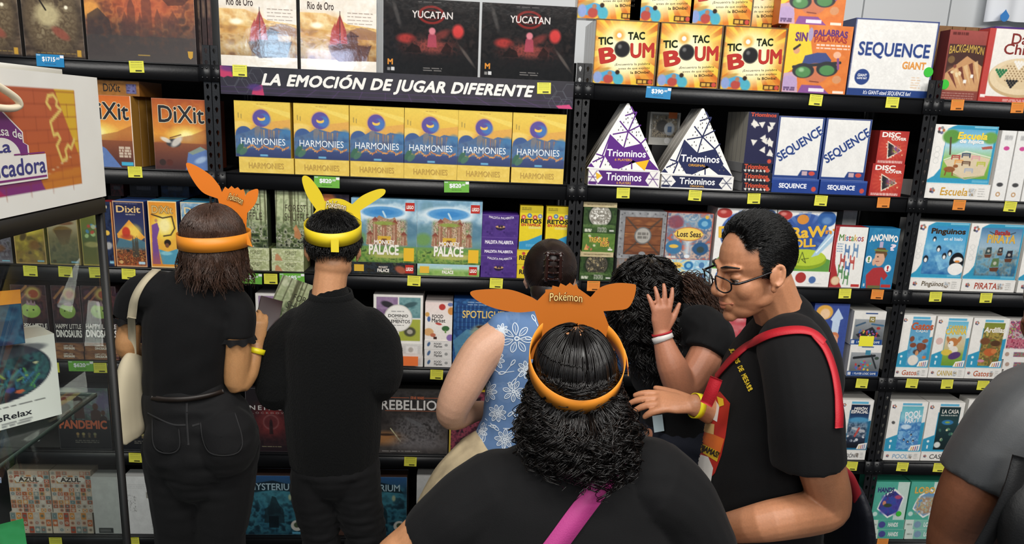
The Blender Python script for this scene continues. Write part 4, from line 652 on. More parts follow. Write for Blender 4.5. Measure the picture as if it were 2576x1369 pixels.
def a_ping(A):
    smart(A); A.grad('2c90cc', '4aa8dc', '7ac0e4', '2a78b8', '1c5aa0', x0=0.2, y0=0.07, x1=0.97, y1=0.93).poly([(0.28, 0.5), (0.6, 0.42), (0.9, 0.62), (0.56, 0.78)], '4a98d0').poly([(0.4, 0.6), (0.7, 0.55), (0.86, 0.72), (0.55, 0.86)], '8ac8e8', 0.9).blot(49, ['2a70b8', '5aa8dc', '8ad0ec'], 10, 0.5, 0.2, 0.4, 0.97, 0.93, soft=0.05)
    for x, y, r in ((0.36, 0.3, 0.035), (0.47, 0.47, 0.045), (0.25, 0.66, 0.05), (0.6, 0.6, 0.045), (0.7, 0.54, 0.045)): A.ell(x, y, r, r*1.3, '1c2430', 1, 0.1).ell(x, y+.02, r*.6, r*.8, 'f0eeea', 1, 0.2)
    A.ell(0.86, 0.7, 0.14, 0.17, '161a20', 1, 0.05).ell(0.86, 0.83, 0.15, 0.11, 'f2f0ec', 1, 0.1).ell(0.88, 0.66, 0.09, 0.05, 'f2f0ec', 1, 0.2).ell(0.87, 0.69, 0.05, 0.02, 'e8862c', 1, 0.2).txt('Pingüinos', 0.28, 0.11, 0.93, 0.23, '3a2a1c', 2, out='e8c890').txt('en el hielo', 0.54, 0.26, 0.9, 0.32, 'e8f2f8', 1)
def a_pira(A):
    smart(A); A.grad('4a80b0', '8ab0cc', 'a8c0cc', '4a8aa8', '1c5a88', x0=0.2, y0=0.07, x1=0.97, y1=0.93).blot(56, ['4a88a8', '7ab0c8', '8a8a7a', '2a6a94'], 10, 0.7, 0.2, 0.45, 0.97, 0.93, soft=0.06)
    for x, y, k in ((0.4, 0.5, 1), (0.62, 0.48, 0.8), (0.8, 0.56, 1.1), (0.56, 0.72, 1.3)): A.poly([(x-.07*k, y+.05*k), (x+.07*k, y+.04*k), (x+.05*k, y+.1*k), (x-.05*k, y+.1*k)], '6a3c28').poly([(x-.06*k, y+.04*k), (x-.04*k, y-.08*k), (x+.05*k, y-.09*k), (x+.06*k, y+.03*k)], ['3a3a3c', '5a7a4a', '3a4a4a', '2a2c38'][int(k*10) % 4]).ell(x, y-.02, .025*k, None, 'd8d0c0', 0.8, 0.5)
    A.txt('Batalla', 0.46, 0.11, 0.74, 0.19, 'b8302c', 2, out='3a1c1c').txt('PIRATA', 0.34, 0.19, 0.86, 0.33, 'e0b040', 2, out='4a3418').line([(0.36, 0.14), (0.46, 0.18)], 0.004, '3a3a3a').line([(0.84, 0.14), (0.74, 0.18)], 0.004, '3a3a3a')
# ---- fifth shelf covers
def a_dino(A):
    A.grad('3a2c30', '4a3238', '3c2c34', '241e26', '1c181c').blot(57, ['3a2a30', '6a3c38', '2c2228', '5a3448'], 6, 0.7, 0, 0, 1, 0.6, soft=0.2).line([(0.1, 0.22), (0.45, 0.02)], 0.01, 'c88a4c', 0.7).line([(0.2, 0.3), (0.5, 0.1)], 0.006, 'b8643c', 0.7).ell(0.62, 0.14, 0.22, 0.11, 'b8a050', 0.9, 0.5).ell(0.64, 0.15, 0.14, 0.07, '9c4a34', 1, 0.3)
    A.ell(0.52, 0.44, 0.28, 0.13, '8ab04a', 1, 0.05).ell(0.56, 0.4, 0.18, 0.07, 'a8c860', 0.8, 0.7).ell(0.42, 0.44, 0.025, None, '1c241a', 1, 0.2).ell(0.6, 0.43, 0.025, None, '1c241a', 1, 0.2).poly([(0.4, 0.34), (0.44, 0.26), (0.5, 0.33), (0.56, 0.25), (0.6, 0.33), (0.66, 0.27), (0.68, 0.36)], '9a7a8a')
    A.txt('HAPPY LITTLE', 0.06, 0.67, 0.95, 0.75, 'e4dcd4', 1).txt('DINOSAURS', 0.06, 0.78, 0.95, 0.9, 'f0ebe4', 2)
def a_dinos(A): A.fill('6a4438').blot(58, ['5a3a34', '94603c', 'b8804c', '4a3038'], 9, 0.8, sx=0.4).txt('HAPPY LITTLE', 0.3, 0.24, 0.62, 0.44, 'e8dcc8', 1).txt('DINOSAURS', 0.3, 0.5, 0.68, 0.76, 'f0e8d8', 2)
def a_domi(A):
    A.fill('e9e6e0').rect(0.06, 0.05, 0.49, 0.47, '8a6a94').rect(0.52, 0.05, 0.95, 0.47, '5a8a90').rect(0.06, 0.5, 0.49, 0.95, 'd8783c').rect(0.52, 0.5, 0.95, 0.95, 'a8b038')
    A.blot(59, ['8a6a94', 'b098b8', '6a4a74'], 8, 0.5, 0.07, 0.06, 0.48, 0.46).blot(60, ['5a8a90', '8ab8b8', '3a6a70'], 8, 0.5, 0.53, 0.06, 0.94, 0.46).ell(0.28, 0.2, 0.13, 0.06, '2a2a2e', 0.9, 0.4, 0.3).ell(0.74, 0.2, 0.15, 0.05, '3a5a60', 0.9, 0.4, -0.3).ell(0.74, 0.76, 0.12, 0.1, '4a4a3c', 0.95, 0.3).ell(0.74, 0.76, 0.06, 0.05, 'b8b0a0', 0.9, 0.4).ell(0.3, 0.76, 0.14, 0.08, '8a3a24', 0.9, 0.4)
    A.ell(0.5, 0.48, 0.29, None, 'c8c4bc', 1, 0.03).ell(0.5, 0.48, 0.27, None, 'efece6', 1, 0.03).txt('DOMINIO', 0.3, 0.4, 0.7, 0.46, '2c2c2c', 1).txt('DE LOS', 0.42, 0.475, 0.6, 0.5, '2c2c2c', 0).txt('ELEMENTOS', 0.27, 0.515, 0.74, 0.58, '2c2c2c', 1).dash(0.36, 0.34, 0.64, 1, '6a6a6a', 2, 0.003).dash(0.36, 0.63, 0.64, 1, '6a6a6a', 2, 0.003)
def a_domis(A): A.fill('e0ddd8').rect(0.04, 0.15, 0.96, 0.85, 'd4d0cc').txt('ELEMENTOS', 0.3, 0.36, 0.6, 0.64, '6a6a6a', 1).rect(0.66, 0.2, 0.9, 0.8, 'e8e4e0').ell(0.76, 0.5, 0.05, 0.2, 'b8b0a8', 1, 0.4)
def a_food(A):
    A.fill('ecdcd6').grad('eed8d2', 'f0e8e0', 'ece4dc').ell(0.62, 0.12, 0.12, 0.08, 'c83a34', 1, 0.2).ell(0.95, 0.22, 0.12, 0.1, 'd88a3c', 1, 0.2).ell(0.92, 0.05, 0.1, 0.05, '6a7ab0', 1, 0.2).ell(0.08, 0.32, 0.08, 0.06, 'd8a050', 1, 0.3).ell(0.14, 0.44, 0.06, 0.07, '4a6aa8', 1, 0.3).ell(0.5, 0.56, 0.12, 0.03, 'c8443c', 1, 0.3, 0.2).ell(0.14, 0.78, 0.18, 0.1, 'e0a868', 1, 0.2).ell(0.3, 0.86, 0.1, 0.05, 'c86a4a', 1, 0.3).ell(0.76, 0.68, 0.14, 0.07, '3a6a3c', 1, 0.2).rect(0.73, 0.72, 0.79, 0.8, '6a9a4a').ell(0.94, 0.92, 0.14, 0.09, '8a6ab0', 1, 0.2)
    A.txt('FOOD', 0.26, 0.32, 0.66, 0.41, '2a2a2c', 1).txt('Market', 0.25, 0.42, 0.74, 0.52, '2a2a2c', 1).rect(0.32, 0.9, 0.44, 0.97, '4a2c28')
def a_foods(A): A.fill('e4e0dc').rect(0, 0, 1, 0.05, 'c0bcb8').txt('FOOD', 0.36, 0.24, 0.62, 0.48, '3a3a3c', 1).txt('Market', 0.36, 0.52, 0.66, 0.8, '3a3a3c', 1).ell(0.16, 0.42, 0.05, 0.28, '4a6a98', 1, 0.3, 0.4).ell(0.8, 0.5, 0.06, 0.16, '9a9a98', 1, 0.3)
def a_spot(A):
    A.fill('24508c').blot(62, ['1c4480', '2c62a4', '163668', '3a78b4'], 8, 0.7).rect(0.04, 0.08, 0.42, 0.5, '1c4080', 0.7)
    for i in range(6): A.rect(0.06+i*0.06, 0.1, 0.075+i*0.06, 0.5, '4a8ac0', 0.6)
    for i in range(5): A.rect(0.04, 0.14+i*0.08, 0.42, 0.15+i*0.08, '16305c', 0.7)
    A.ell(0.85, 0.25, 0.2, 0.14, '1a2c5c', 0.9, 0.5).poly([(0, 0.7), (0.2, 0.5), (0.38, 0.55), (0.3, 0.9), (0.05, 1)], '5a98b0', 0.7).ell(0.4, 0.55, 0.14, 0.12, '8a9a84', 0.9, 0.5).ell(0.44, 0.46, 0.1, 0.03, '4a3424', 1, 0.3).ell(0.6, 0.45, 0.06, 0.03, 'b83a30', 1, 0.4).poly([(0.14, 0.75), (0.5, 0.55), (0.6, 0.65), (0.3, 0.9)], '9ac0b8', 0.5)
    A.txt('SPOTLIGHT', 0.13, 0.19, 0.74, 0.31, 'e8c060', 1).dash(0.2, 0.05, 0.7, 2, 'b8d0e8', 2, 0.004, 0.04)
def a_spots(A): A.fill('2a62a8').blot(63, ['2a62a8', '3a78bc'], 6, 0.7)
def a_chef(A):
    A.fill('3a52a0').blot(64, ['3a52a0', '34489a', '4560ac'], 5, 0.6).ell(0.3, 0.12, 0.24, 0.1, 'e8a83c', 1, 0.15).ell(0.32, 0.14, 0.14, 0.07, 'f2c8a0', 0.9, 0.3).poly([(0.56, 0.42), (0.56, 0.24), (0.5, 0.22), (0.68, 0.06), (0.86, 0.2), (0.78, 0.22), (0.76, 0.42)], 'c0d4ec').ell(0.66, 0.45, 0.14, 0.06, 'd87a4a', 1, 0.15).ell(0.66, 0.52, 0.13, 0.09, 'e0a07c', 1, 0.1).ell(0.66, 0.54, 0.1, 0.03, '6a3a28', 1, 0.3).poly([(0.4, 0.8), (0.5, 0.6), (0.8, 0.6), (0.98, 0.74), (0.95, 0.86)], 'e8ecf2').ell(0.5, 0.9, 0.5, 0.14, 'd89a4c', 1, 0.3).ell(0.7, 0.82, 0.2, 0.06, 'c07a34', 1, 0.3)
def a_iq(A, v=0):
    A.fill('e6e3dd').rect(0.06, 0.24, 1, 0.84, '70777c').grad('a8acb0', '585e64', x0=0.06, y0=0.24, x1=1, y1=0.84, a=0.8).rect(0, 0.84, 1, 1, '1f4a94').rect(0.36, 0.05, 0.74, 0.085, '2a4a8a')
    if v: A.line([(0.16, 0.42), (0.8, 0.34)], 0.012, '22262a').line([(0.7, 0.32), (0.9, 0.74)], 0.008, '2a3034').rect(0.5, 0.17, 0.66, 0.32, '3a88a8').dots(3, 26, 0.24, 0.52, 0.72, 0.8, 0.028, 0.04, ['e0642c', '3a78c8', '8a4ab0', 'e8c03c', 'c83c3c', '2a2c30', '3ab0b0']).ell(0.88, 0.42, 0.07, 0.05, '3a4a40', 1, 0.3)
    else: A.line([(0.12, 0.44), (0.38, 0.34)], 0.008, '3a5a78').line([(0.6, 0.38), (0.96, 0.42)], 0.008, '3a6a90').poly([(0.14, 0.7), (0.62, 0.46), (0.92, 0.74), (0.3, 0.84)], '2a2c34').dots(4, 30, 0.24, 0.56, 0.8, 0.8, 0.02, 0.035, ['e8c040', '8a6ac0', 'c84a8a', 'e0e0d8', '3a6ac0', 'd83c30']).rect(0.5, 0.16, 0.68, 0.33, '8a7a34').txt('IQ', 0.54, 0.2, 0.64, 0.29, 'e8e4d0', 2).ell(0.82, 0.5, 0.06, 0.04, 'b83430', 1, 0.3)
    A.txt('1 PLAYER LOGIC GAME', 0.2, 0.885, 0.92, 0.95, 'e8ecf4', 1).rect(0.03, 0.87, 0.13, 0.97, 'd8d8dc')
def a_gatos(A):
    smart(A, big=0); A.grad('4a98c8', '6ab0d8', '3a88c0', x0=0.32, y0=0.09, x1=0.9, y1=0.96).blot(65, ['2a78b0', '6ab8dc', '4a98c8'], 10, 0.6, 0.32, 0.4, 0.9, 0.96).dots(6, 8, 0.34, 0.4, 0.88, 0.66, 0.06, 0.1, ['8a4a34', '9c5a40', '7a4030']).ell(0.52, 0.86, 0.16, 0.1, 'e8e0d4', 1, 0.2).ell(0.58, 0.7, 0.1, 0.05, '4a4a50', 1, 0.3).ell(0.6, 0.72, 0.05, 0.05, 'd8905c', 1, 0.3).ell(0.84, 0.8, 0.06, 0.03, 'e07a3c', 1, 0.3)
    A.txt('Gatos', 0.32, 0.14, 0.96, 0.27, 'c85a34', 2, 0.1, out='f0e4d8').txt('CAJAS', 0.46, 0.28, 0.82, 0.33, 'f0ece4', 1); smart_bars(A)
def a_cani(A):
    smart(A, big=0); A.grad('5ab8dc', 'a8d8e4', 'c8d0a8', '8ab03c', '6a9a2c', x0=0.32, y0=0.09, x1=0.9, y1=0.96).rect(0.3, 0.4, 0.9, 0.68, 'e0b888', 0.6, 0.1).ell(0.55, 0.5, 0.15, 0.09, 'c87a3c', 1, 0.1).ell(0.5, 0.54, 0.08, 0.07, 'f0e8dc', 1, 0.2).ell(0.72, 0.44, 0.05, 0.07, 'c87a3c', 1, 0.2, 0.4).ell(0.4, 0.44, 0.04, 0.06, 'c87a3c', 1, 0.2, -0.4).ell(0.46, 0.52, 0.015, None, '2a1c18', 1, 0.2).ell(0.6, 0.65, 0.13, 0.08, 'e8e0d4', 1, 0.2).ell(0.42, 0.7, 0.16, 0.06, 'e0c03c', 1, 0.2).ell(0.66, 0.76, 0.18, 0.07, '5a3a7a', 1, 0.2, -0.3).ell(0.16, 0.48, 0.1, None, 'e0b8b0', 1, 0.1)
    A.txt('CARRERA', 0.36, 0.17, 0.86, 0.235, 'e8c038', 2, out='5a4a28').txt('CANINA', 0.3, 0.24, 0.88, 0.34, 'f0c83c', 2, out='5a4a28'); smart_bars(A)
def a_ardi(A):
    smart(A, big=0); A.grad('7a8a2c', 'a8983c', '8a6a38', '6a7a2c', x0=0.32, y0=0.09, x1=0.9, y1=0.96).blot(66, ['6a5a30', 'b8a040', '8a5a34', '4a6a2c', 'd8b860'], 10, 0.8, 0.32, 0.2, 0.9, 0.96).ell(0.42, 0.46, 0.14, 0.07, '7a4a2c', 1, 0.3).ell(0.72, 0.5, 0.14, 0.06, '5a3a24', 1, 0.3).ell(0.6, 0.68, 0.16, 0.08, 'c8602c', 1, 0.2).ell(0.72, 0.66, 0.08, 0.05, 'd87a3c', 1, 0.2).ell(0.4, 0.86, 0.1, 0.03, 'd88aa0', 1, 0.3)
    A.txt('Ardillas', 0.34, 0.18, 0.92, 0.28, 'f0ead8', 2, 0.1, out='6a5a3a'); smart_bars(A)
def a_berry(A): A.fill('8a7a94').blot(67, ['b8c048', '6a4a80', 'c83a5a', 'd8d0c8', '8a8a8a'], 22, 0.95).rect(0.5, 0.06, 1, 0.3, '4a7a5a', 0.8).blot(68, ['a82c48', 'd87a8c', '7a2038'], 22, 0.9, 0, 0.65, 1, 0.95); framed(A, 'e8e4de', 0.03)
def a_berrys(A): A.fill('e8e5df').blot(69, ['5a4a7a', 'a84a5a', '7a8a5a', '4a5a8a'], 24, 0.9, 0.3, 0.28, 1, 0.74).ell(0.12, 0.5, 0.06, None, 'b89a8a', 1, 0.2)
# ---- lower shelves
def a_pand(A):
    A.grad('4a5a58', '7a9088', '5a6a64', '2a2c30', '1c1e22').blot(72, ['3a5a58', '8aa890', '5a4a6a', '4a6a64', '2c3438'], 6, 0.6, 0, 0, 1, 0.6, soft=0.2).ell(0.3, 0.12, 0.25, 0.14, 'a8b088', 0.7, 0.8).ell(0.92, 0.22, 0.2, 0.14, '6a5a8a', 0.6, 0.8)
    for x, y, k in ((0.16, 0.2, 1.2), (0.42, 0.1, 1.1), (0.74, 0.3, 1.2), (0.88, 0.4, 0.9)): A.ell(x, y, 0.045*k, 0.045*k, '5a3c30', 0.95, 0.3).poly([(x-.09*k, y+.4), (x-.08*k, y+.08), (x, y+.03), (x+.08*k, y+.08), (x+.1*k, y+.4)], '4a3430' if k > 1 else '3a3030', 0.95)
    A.poly([(0.3, 0.6), (0.34, 0.46), (0.4, 0.6)], '1c1e22', 0.9).grad('26282c', '1a1c20', y0=0.52, y1=1, a=0.9).txt('PANDEMIC', 0.03, 0.53, 0.93, 0.66, 'c8603c', 2, out='d8c0a8')
    for i in range(4): A.ell(0.36+i*0.11, 0.75, 0.03, None, ['b08a4c', 'a89a5c', '6a5a4c', '8a8a5c'][i], 0.9, 0.3).rect(0.34+i*.11, 0.77, 0.38+i*.11, 0.81, '8a7448', 0.7)
    A.dash(0.3, 0.86, 0.76, 2, '8a8678', 3, 0.004, 0.03)
def a_neme(A): A.grad('211c20', '2a2024', '2c1e22').ell(0.5, 0.55, 0.42, 0.28, '6a2024', 0.9, 0.9).ell(0.5, 0.55, 0.25, 0.18, 'c83c38', 0.8, 0.9).ell(0.5, 0.53, 0.16, 0.12, 'e89a94', 0.7, 0.15).ell(0.5, 0.53, 0.14, 0.1, '8a2a2c', 0.95, 0.2).poly([(0.46, 0.72), (0.47, 0.52), (0.5, 0.47), (0.53, 0.52), (0.54, 0.72)], '2a1a1c').rect(0, 0.78, 1, 1, '2a2026', 0.7, 0.15).blot(73, ['2a1c20', '4a2a2c', '231a1e'], 10, 0.5, 0, 0.4, 1, 0.9).txt('NEMESIS', 0.08, 0.27, 0.92, 0.34, 'd0ccc8', 1, space=0.2).txt('LOCKDOWN', 0.12, 0.37, 0.9, 0.4, '9a9490', 0, space=0.4).dash(0.3, 0.92, 0.7, 1, 'b8b080', 2, 0.003)
def a_rebel(A):
    A.fill('33302f').grad('3a3838', '2c2a2a', '3a322e', '6a5a50', '5a5452').blot(74, ['2c2a2c', '4a4644', '34302e'], 8, 0.6).ell(0.1, 0.76, 0.26, 0.1, 'c88040', 0.8, 0.9).ell(0.12, 0.7, 0.12, 0.02, '3a2a24', 0.9, 0.4).line([(0.18, 0.6), (0.32, 0.8)], 0.005, 'e0d8a0').ell(0.6, 0.84, 0.4, 0.1, '8a8488', 0.5, 0.9).blot(75, ['4a484c', '8a888c', '2a2a2c'], 14, 0.6, 0.25, 0.42, 0.9, 0.85, soft=0.2).ell(0.52, 0.5, 0.16, 0.03, '6a6a6c', 0.8, 0.6, 0.5)
    A.rect(0.1, 0.108, 0.44, 0.115, 'c8643c').rect(0.66, 0.108, 0.96, 0.115, 'c8643c').txt('STAR WARS', 0.46, 0.09, 0.65, 0.13, 'c8643c', 2).txt('REBELLION', 0.05, 0.15, 0.97, 0.3, 'e0dcd8', 1).rect(0.1, 0.315, 0.96, 0.322, 'c8643c').dash(0.06, 0.965, 0.6, 1, 'c8c4c0', 2, 0.003)
def a_pink(A): A.fill('2c2228').blot(76, ['2c2228', '6a3040', 'b84a60', '3a2a34'], 12, 0.9).rect(0, 0, 0.035, 1, 'd8b838')
def a_misi(A):
    smart(A, '1c6a94', big=0); A.grad('1a2440', '22406c', '3a8ac0', '2a3a54', '1a1e2a', x0=0.32, y0=0.09, x1=0.9, y1=0.96).ell(0.62, 0.4, 0.3, 0.06, '4aa0d0', 0.9, 0.4).blot(77, ['4a5a70', '9aa8b8', '2a3448', '6a788a'], 14, 0.8, 0.3, 0.45, 0.9, 0.72, soft=0.08).line([(0.46, 0.56), (0.82, 0.62)], 0.012, 'b8bcc4').line([(0.56, 0.72), (0.66, 0.56)], 0.01, 'c84a44').dots(5, 12, 0.28, 0.6, 0.85, 0.86, 0.025, 0.05, ['a8b0bc', '6a788c', 'd0d4da']).grad('1c2230', '16181f', x0=0.32, y0=0.85, x1=0.9, y1=0.96, a=0.8)
    A.txt('MISIÓN', 0.42, 0.13, 0.82, 0.19, 'ece8e4', 2, 0.1).txt('ESPACIAL', 0.34, 0.2, 0.86, 0.26, 'ece8e4', 2, 0.1, out='7a4a48'); smart_bars(A)
def a_pool(A):
    smart(A, big=0); A.grad('5ab8c8', '8ad0e0', '3a8cd0', '4a98d8', '3a80c0', x0=0.32, y0=0.09, x1=0.9, y1=0.96).blot(78, ['3a80cc', '8ac4ec', '2a68b8', 'b8dcf4'], 9, 0.7, 0.32, 0.4, 0.9, 0.96).ell(0.5, 0.5, 0.14, 0.05, 'd0e8f8', 0.9, 0.4).dots(4, 9, 0.38, 0.62, 0.86, 0.86, 0.05, 0.08, ['5aa0dc', '4a88cc', '7ab8e8'])
    for x, y in ((0.68, 0.66), (0.5, 0.76), (0.76, 0.78), (0.62, 0.8)): A.ell(x, y, 0.03, 0.025, '1c2a44', 1, 0.2).ell(x, y+.01, 0.015, None, 'f0e8d8', 1, 0.2)
    A.ell(0.14, 0.42, 0.05, 0.03, '4a4a4a', 0.9, 0.4, 0.6).txt('POOL', 0.42, 0.19, 0.86, 0.31, 'e8f0f6', 2, 0.1, rot=0.15, out='5a90c0').txt('PARTY', 0.44, 0.32, 0.84, 0.41, 'e8f0f6', 2, 0.1, rot=0.15, out='5a90c0'); smart_bars(A)
def a_casa(A):
    smart(A, big=0); A.grad('1c3034', '24484c', '1a3438', '142426', x0=0.32, y0=0.09, x1=0.9, y1=0.96).ell(0.6, 0.4, 0.16, 0.05, '2c7ab8', 1, 0.2).ell(0.6, 0.4, 0.07, 0.02, '8aa83c', 1, 0.3).dots(8, 7, 0.4, 0.5, 0.86, 0.76, 0.03, 0.05, ['d8d8a8', '5a8a6a', '3a6a60']).ell(0.42, 0.86, 0.09, 0.06, 'd8dcd8', 1, 0.3).txt('LA CASA', 0.4, 0.14, 0.86, 0.22, 'ece8e0', 1).dash(0.38, 0.26, 0.84, 1, 'c8c8c0', 2, 0.006); smart_bars(A)
def a_arc(A): A.fill('efece6').ell(0.65, 0.5, 0.52, 0.46, 'c83a44', 1, 0.02).ell(0.66, 0.5, 0.47, 0.41, 'e8eef4', 1, 0.02).ell(0.68, 0.5, 0.44, 0.38, '3a80c8', 1, 0.05).blot(79, ['3a80c8', '6aa8e0', '2a60a8'], 8, 0.6, 0.4, 0.2, 1, 0.8).ell(0.1, 0.12, 0.06, None, 'b08a7a', 1, 0.2).dots(2, 3, 0.1, 0.4, 0.12, 0.7, 0.05, 0.052, ['d0d0cc'])
def a_azul(A, s=0):
    A.fill('c8bcae'); R = random.Random(12+s); n = 7; m = 10 if not s else 3; w, h = 1/n, 1/m
    for i in range(n):
        for j in range(m):
            x, y = i*w, j*h; c = R.choice(['c8bcae', 'b84a30', 'd8c8b0', 'c86a3c', '7a8a88', 'd0b49a', 'b85a3c', 'c0b4a8', 'd88a3c'])
            A.rect(x+.01, y+.006, x+w-.01, y+h-.006, c).ell(x+w/2, y+h/2, w*.3, None, R.choice(['8a7a6c', 'e0d4c4', '5a7a80', 'a85a44', 'd8c8b8']), 0.7, 0.3).ell(x+w/2, y+h/2, w*.12, None, R.choice(['c8bcae', '6a5a50']), 0.8, 0.3)
    if not s: A.rect(0, 0, 1, 0.1, 'b09a86', 0.5).shape([(0.14, 0.2), (0.2, 0.14), (0.8, 0.14), (0.86, 0.2), (0.8, 0.27), (0.2, 0.27)], 'e0d8cc').txt('AZUL', 0.26, 0.155, 0.74, 0.255, '4a4038', 2, lay=2)
def a_white(A, v=0):
    A.fill('d8d9d6').blot(80, ['dcddda', 'd0d1ce', 'd8d9d6'], 4, 0.8)
    if v: A.dots(9, 60, 0.02, 0.3, 0.34, 0.62, 0.006, 0.02, ['8a8a88', '6a6a68', 'a8a8a6'], 0.8).rect(0.64, 0.27, 0.84, 0.37, '8a8678').rect(0.68, 0.29, 0.8, 0.35, 'd0d0ce').txt('A', 0.71, 0.295, 0.77, 0.345, '4a4640', 1).dash(0.1, 0.14, 0.7, 3, 'b8b8b6', 2, 0.003, 0.03).dash(0.74, 0.86, 0.9, 3, '9a9a98', 2, 0.003, 0.03)
    else: A.rect(0.14, 0.9, 0.68, 0.99, '3a3c3c').rect(0.18, 0.92, 0.6, 0.97, '8a8c8a', 0.7)
def a_myst(A):
    A.grad('2a5a94', '28546c', '2a6a80', '1c4a5c', '183648').blot(85, ['16303c', '2a6a84', '3a8a9c', '1c3c4c', '122430'], 7, 0.8, 0, 0.2, 1, 1, soft=0.15).ell(0.52, 0.34, 0.35, 0.16, '4aa0b0', 0.5, 0.9).poly([(0.34, 0.8), (0.36, 0.56), (0.44, 0.5), (0.48, 0.34), (0.54, 0.36), (0.6, 0.5), (0.66, 0.56), (0.68, 0.8)], '1c3038', 0.8).rect(0.42, 0.68, 0.58, 0.88, '122028', 0.9).ell(0.78, 0.36, 0.03, 0.05, 'c8c890', 0.8, 0.7).poly([(0.05, 0.3), (0.15, 0.14), (0.5, 0.08), (0.85, 0.16), (0.95, 0.28), (0.5, 0.24)], '16242c', 0.8)
    A.txt('MYSTERIUM', 0.12, 0.13, 0.88, 0.24, 'a8c8d4', 1, out='1c3440').ell(0.88, 0.84, 0.1, None, 'e0ddd0', 1, 0.05).ell(0.88, 0.83, 0.05, None, '4a5a3c', 1, 0.3).rect(0.8, 0.95, 0.96, 0.98, '5ab8e0')
def a_hands(A, v=0):
    A.fill('4ab09a').rect(0.66, 0, 1, 1, 'd8e4dc', 0.85).poly([(0.2, 0.55), (0.3, 0.35), (0.6, 0.18), (0.9, 0.4), (0.8, 0.8), (0.5, 0.96), (0.15, 0.72)], 'eef0ee')
    if v: A.poly([(0.23, 0.56), (0.33, 0.38), (0.6, 0.24), (0.86, 0.42), (0.76, 0.78), (0.5, 0.91), (0.19, 0.7)], '6a9ac8').blot(86, ['5a90c8', 'e0c070', 'c87a3c', 'e8e0d0', '8ab0d8'], 10, 0.7, 0.24, 0.4, 0.8, 0.85, soft=0.08).txt('LOBO', 0.14, 0.14, 0.7, 0.3, 'e0b04c', 2, out='6a4a24')
    else: A.poly([(0.23, 0.56), (0.33, 0.38), (0.6, 0.24), (0.86, 0.42), (0.76, 0.78), (0.5, 0.91), (0.19, 0.7)], '3a3a94').blot(87, ['3a3a94', '5a4ab8', '2a5ab8', '6a3a8a'], 9, 0.7, 0.24, 0.36, 0.8, 0.85, soft=0.08).ell(0.34, 0.56, 0.05, 0.06, 'e08a6a', 1, 0.2).ell(0.45, 0.62, 0.12, 0.05, '3a4a34', 1, 0.4).ell(0.72, 0.4, 0.1, 0.05, 'c84a6a', 0.9, 0.4).txt('HANDS', 0.1, 0.15, 0.56, 0.27, '34347c', 2, out='f0f2f0').txt('UP!', 0.34, 0.29, 0.58, 0.39, '34347c', 2, out='f0f2f0')
    A.ell(0.12, 0.85, 0.07, None, 'e0f0ea', 0.8, 0.3)
def a_handss(A, v=0): A.fill('d0e0d6').rect(0.24, 0, 1, 1, '4ab09a' if not v else '7ac0ae').ell(0.36, 0.5, 0.1, 0.34, '4a4a9c' if not v else '7a9ab8', 1, 0.1).txt('HANDS' if not v else 'LOBO', 0.54, 0.28, 0.82, 0.7, 'e8f0ec', 2).dash(0.05, 0.5, 0.2, 1, '8a9a90', 2, 0.008)
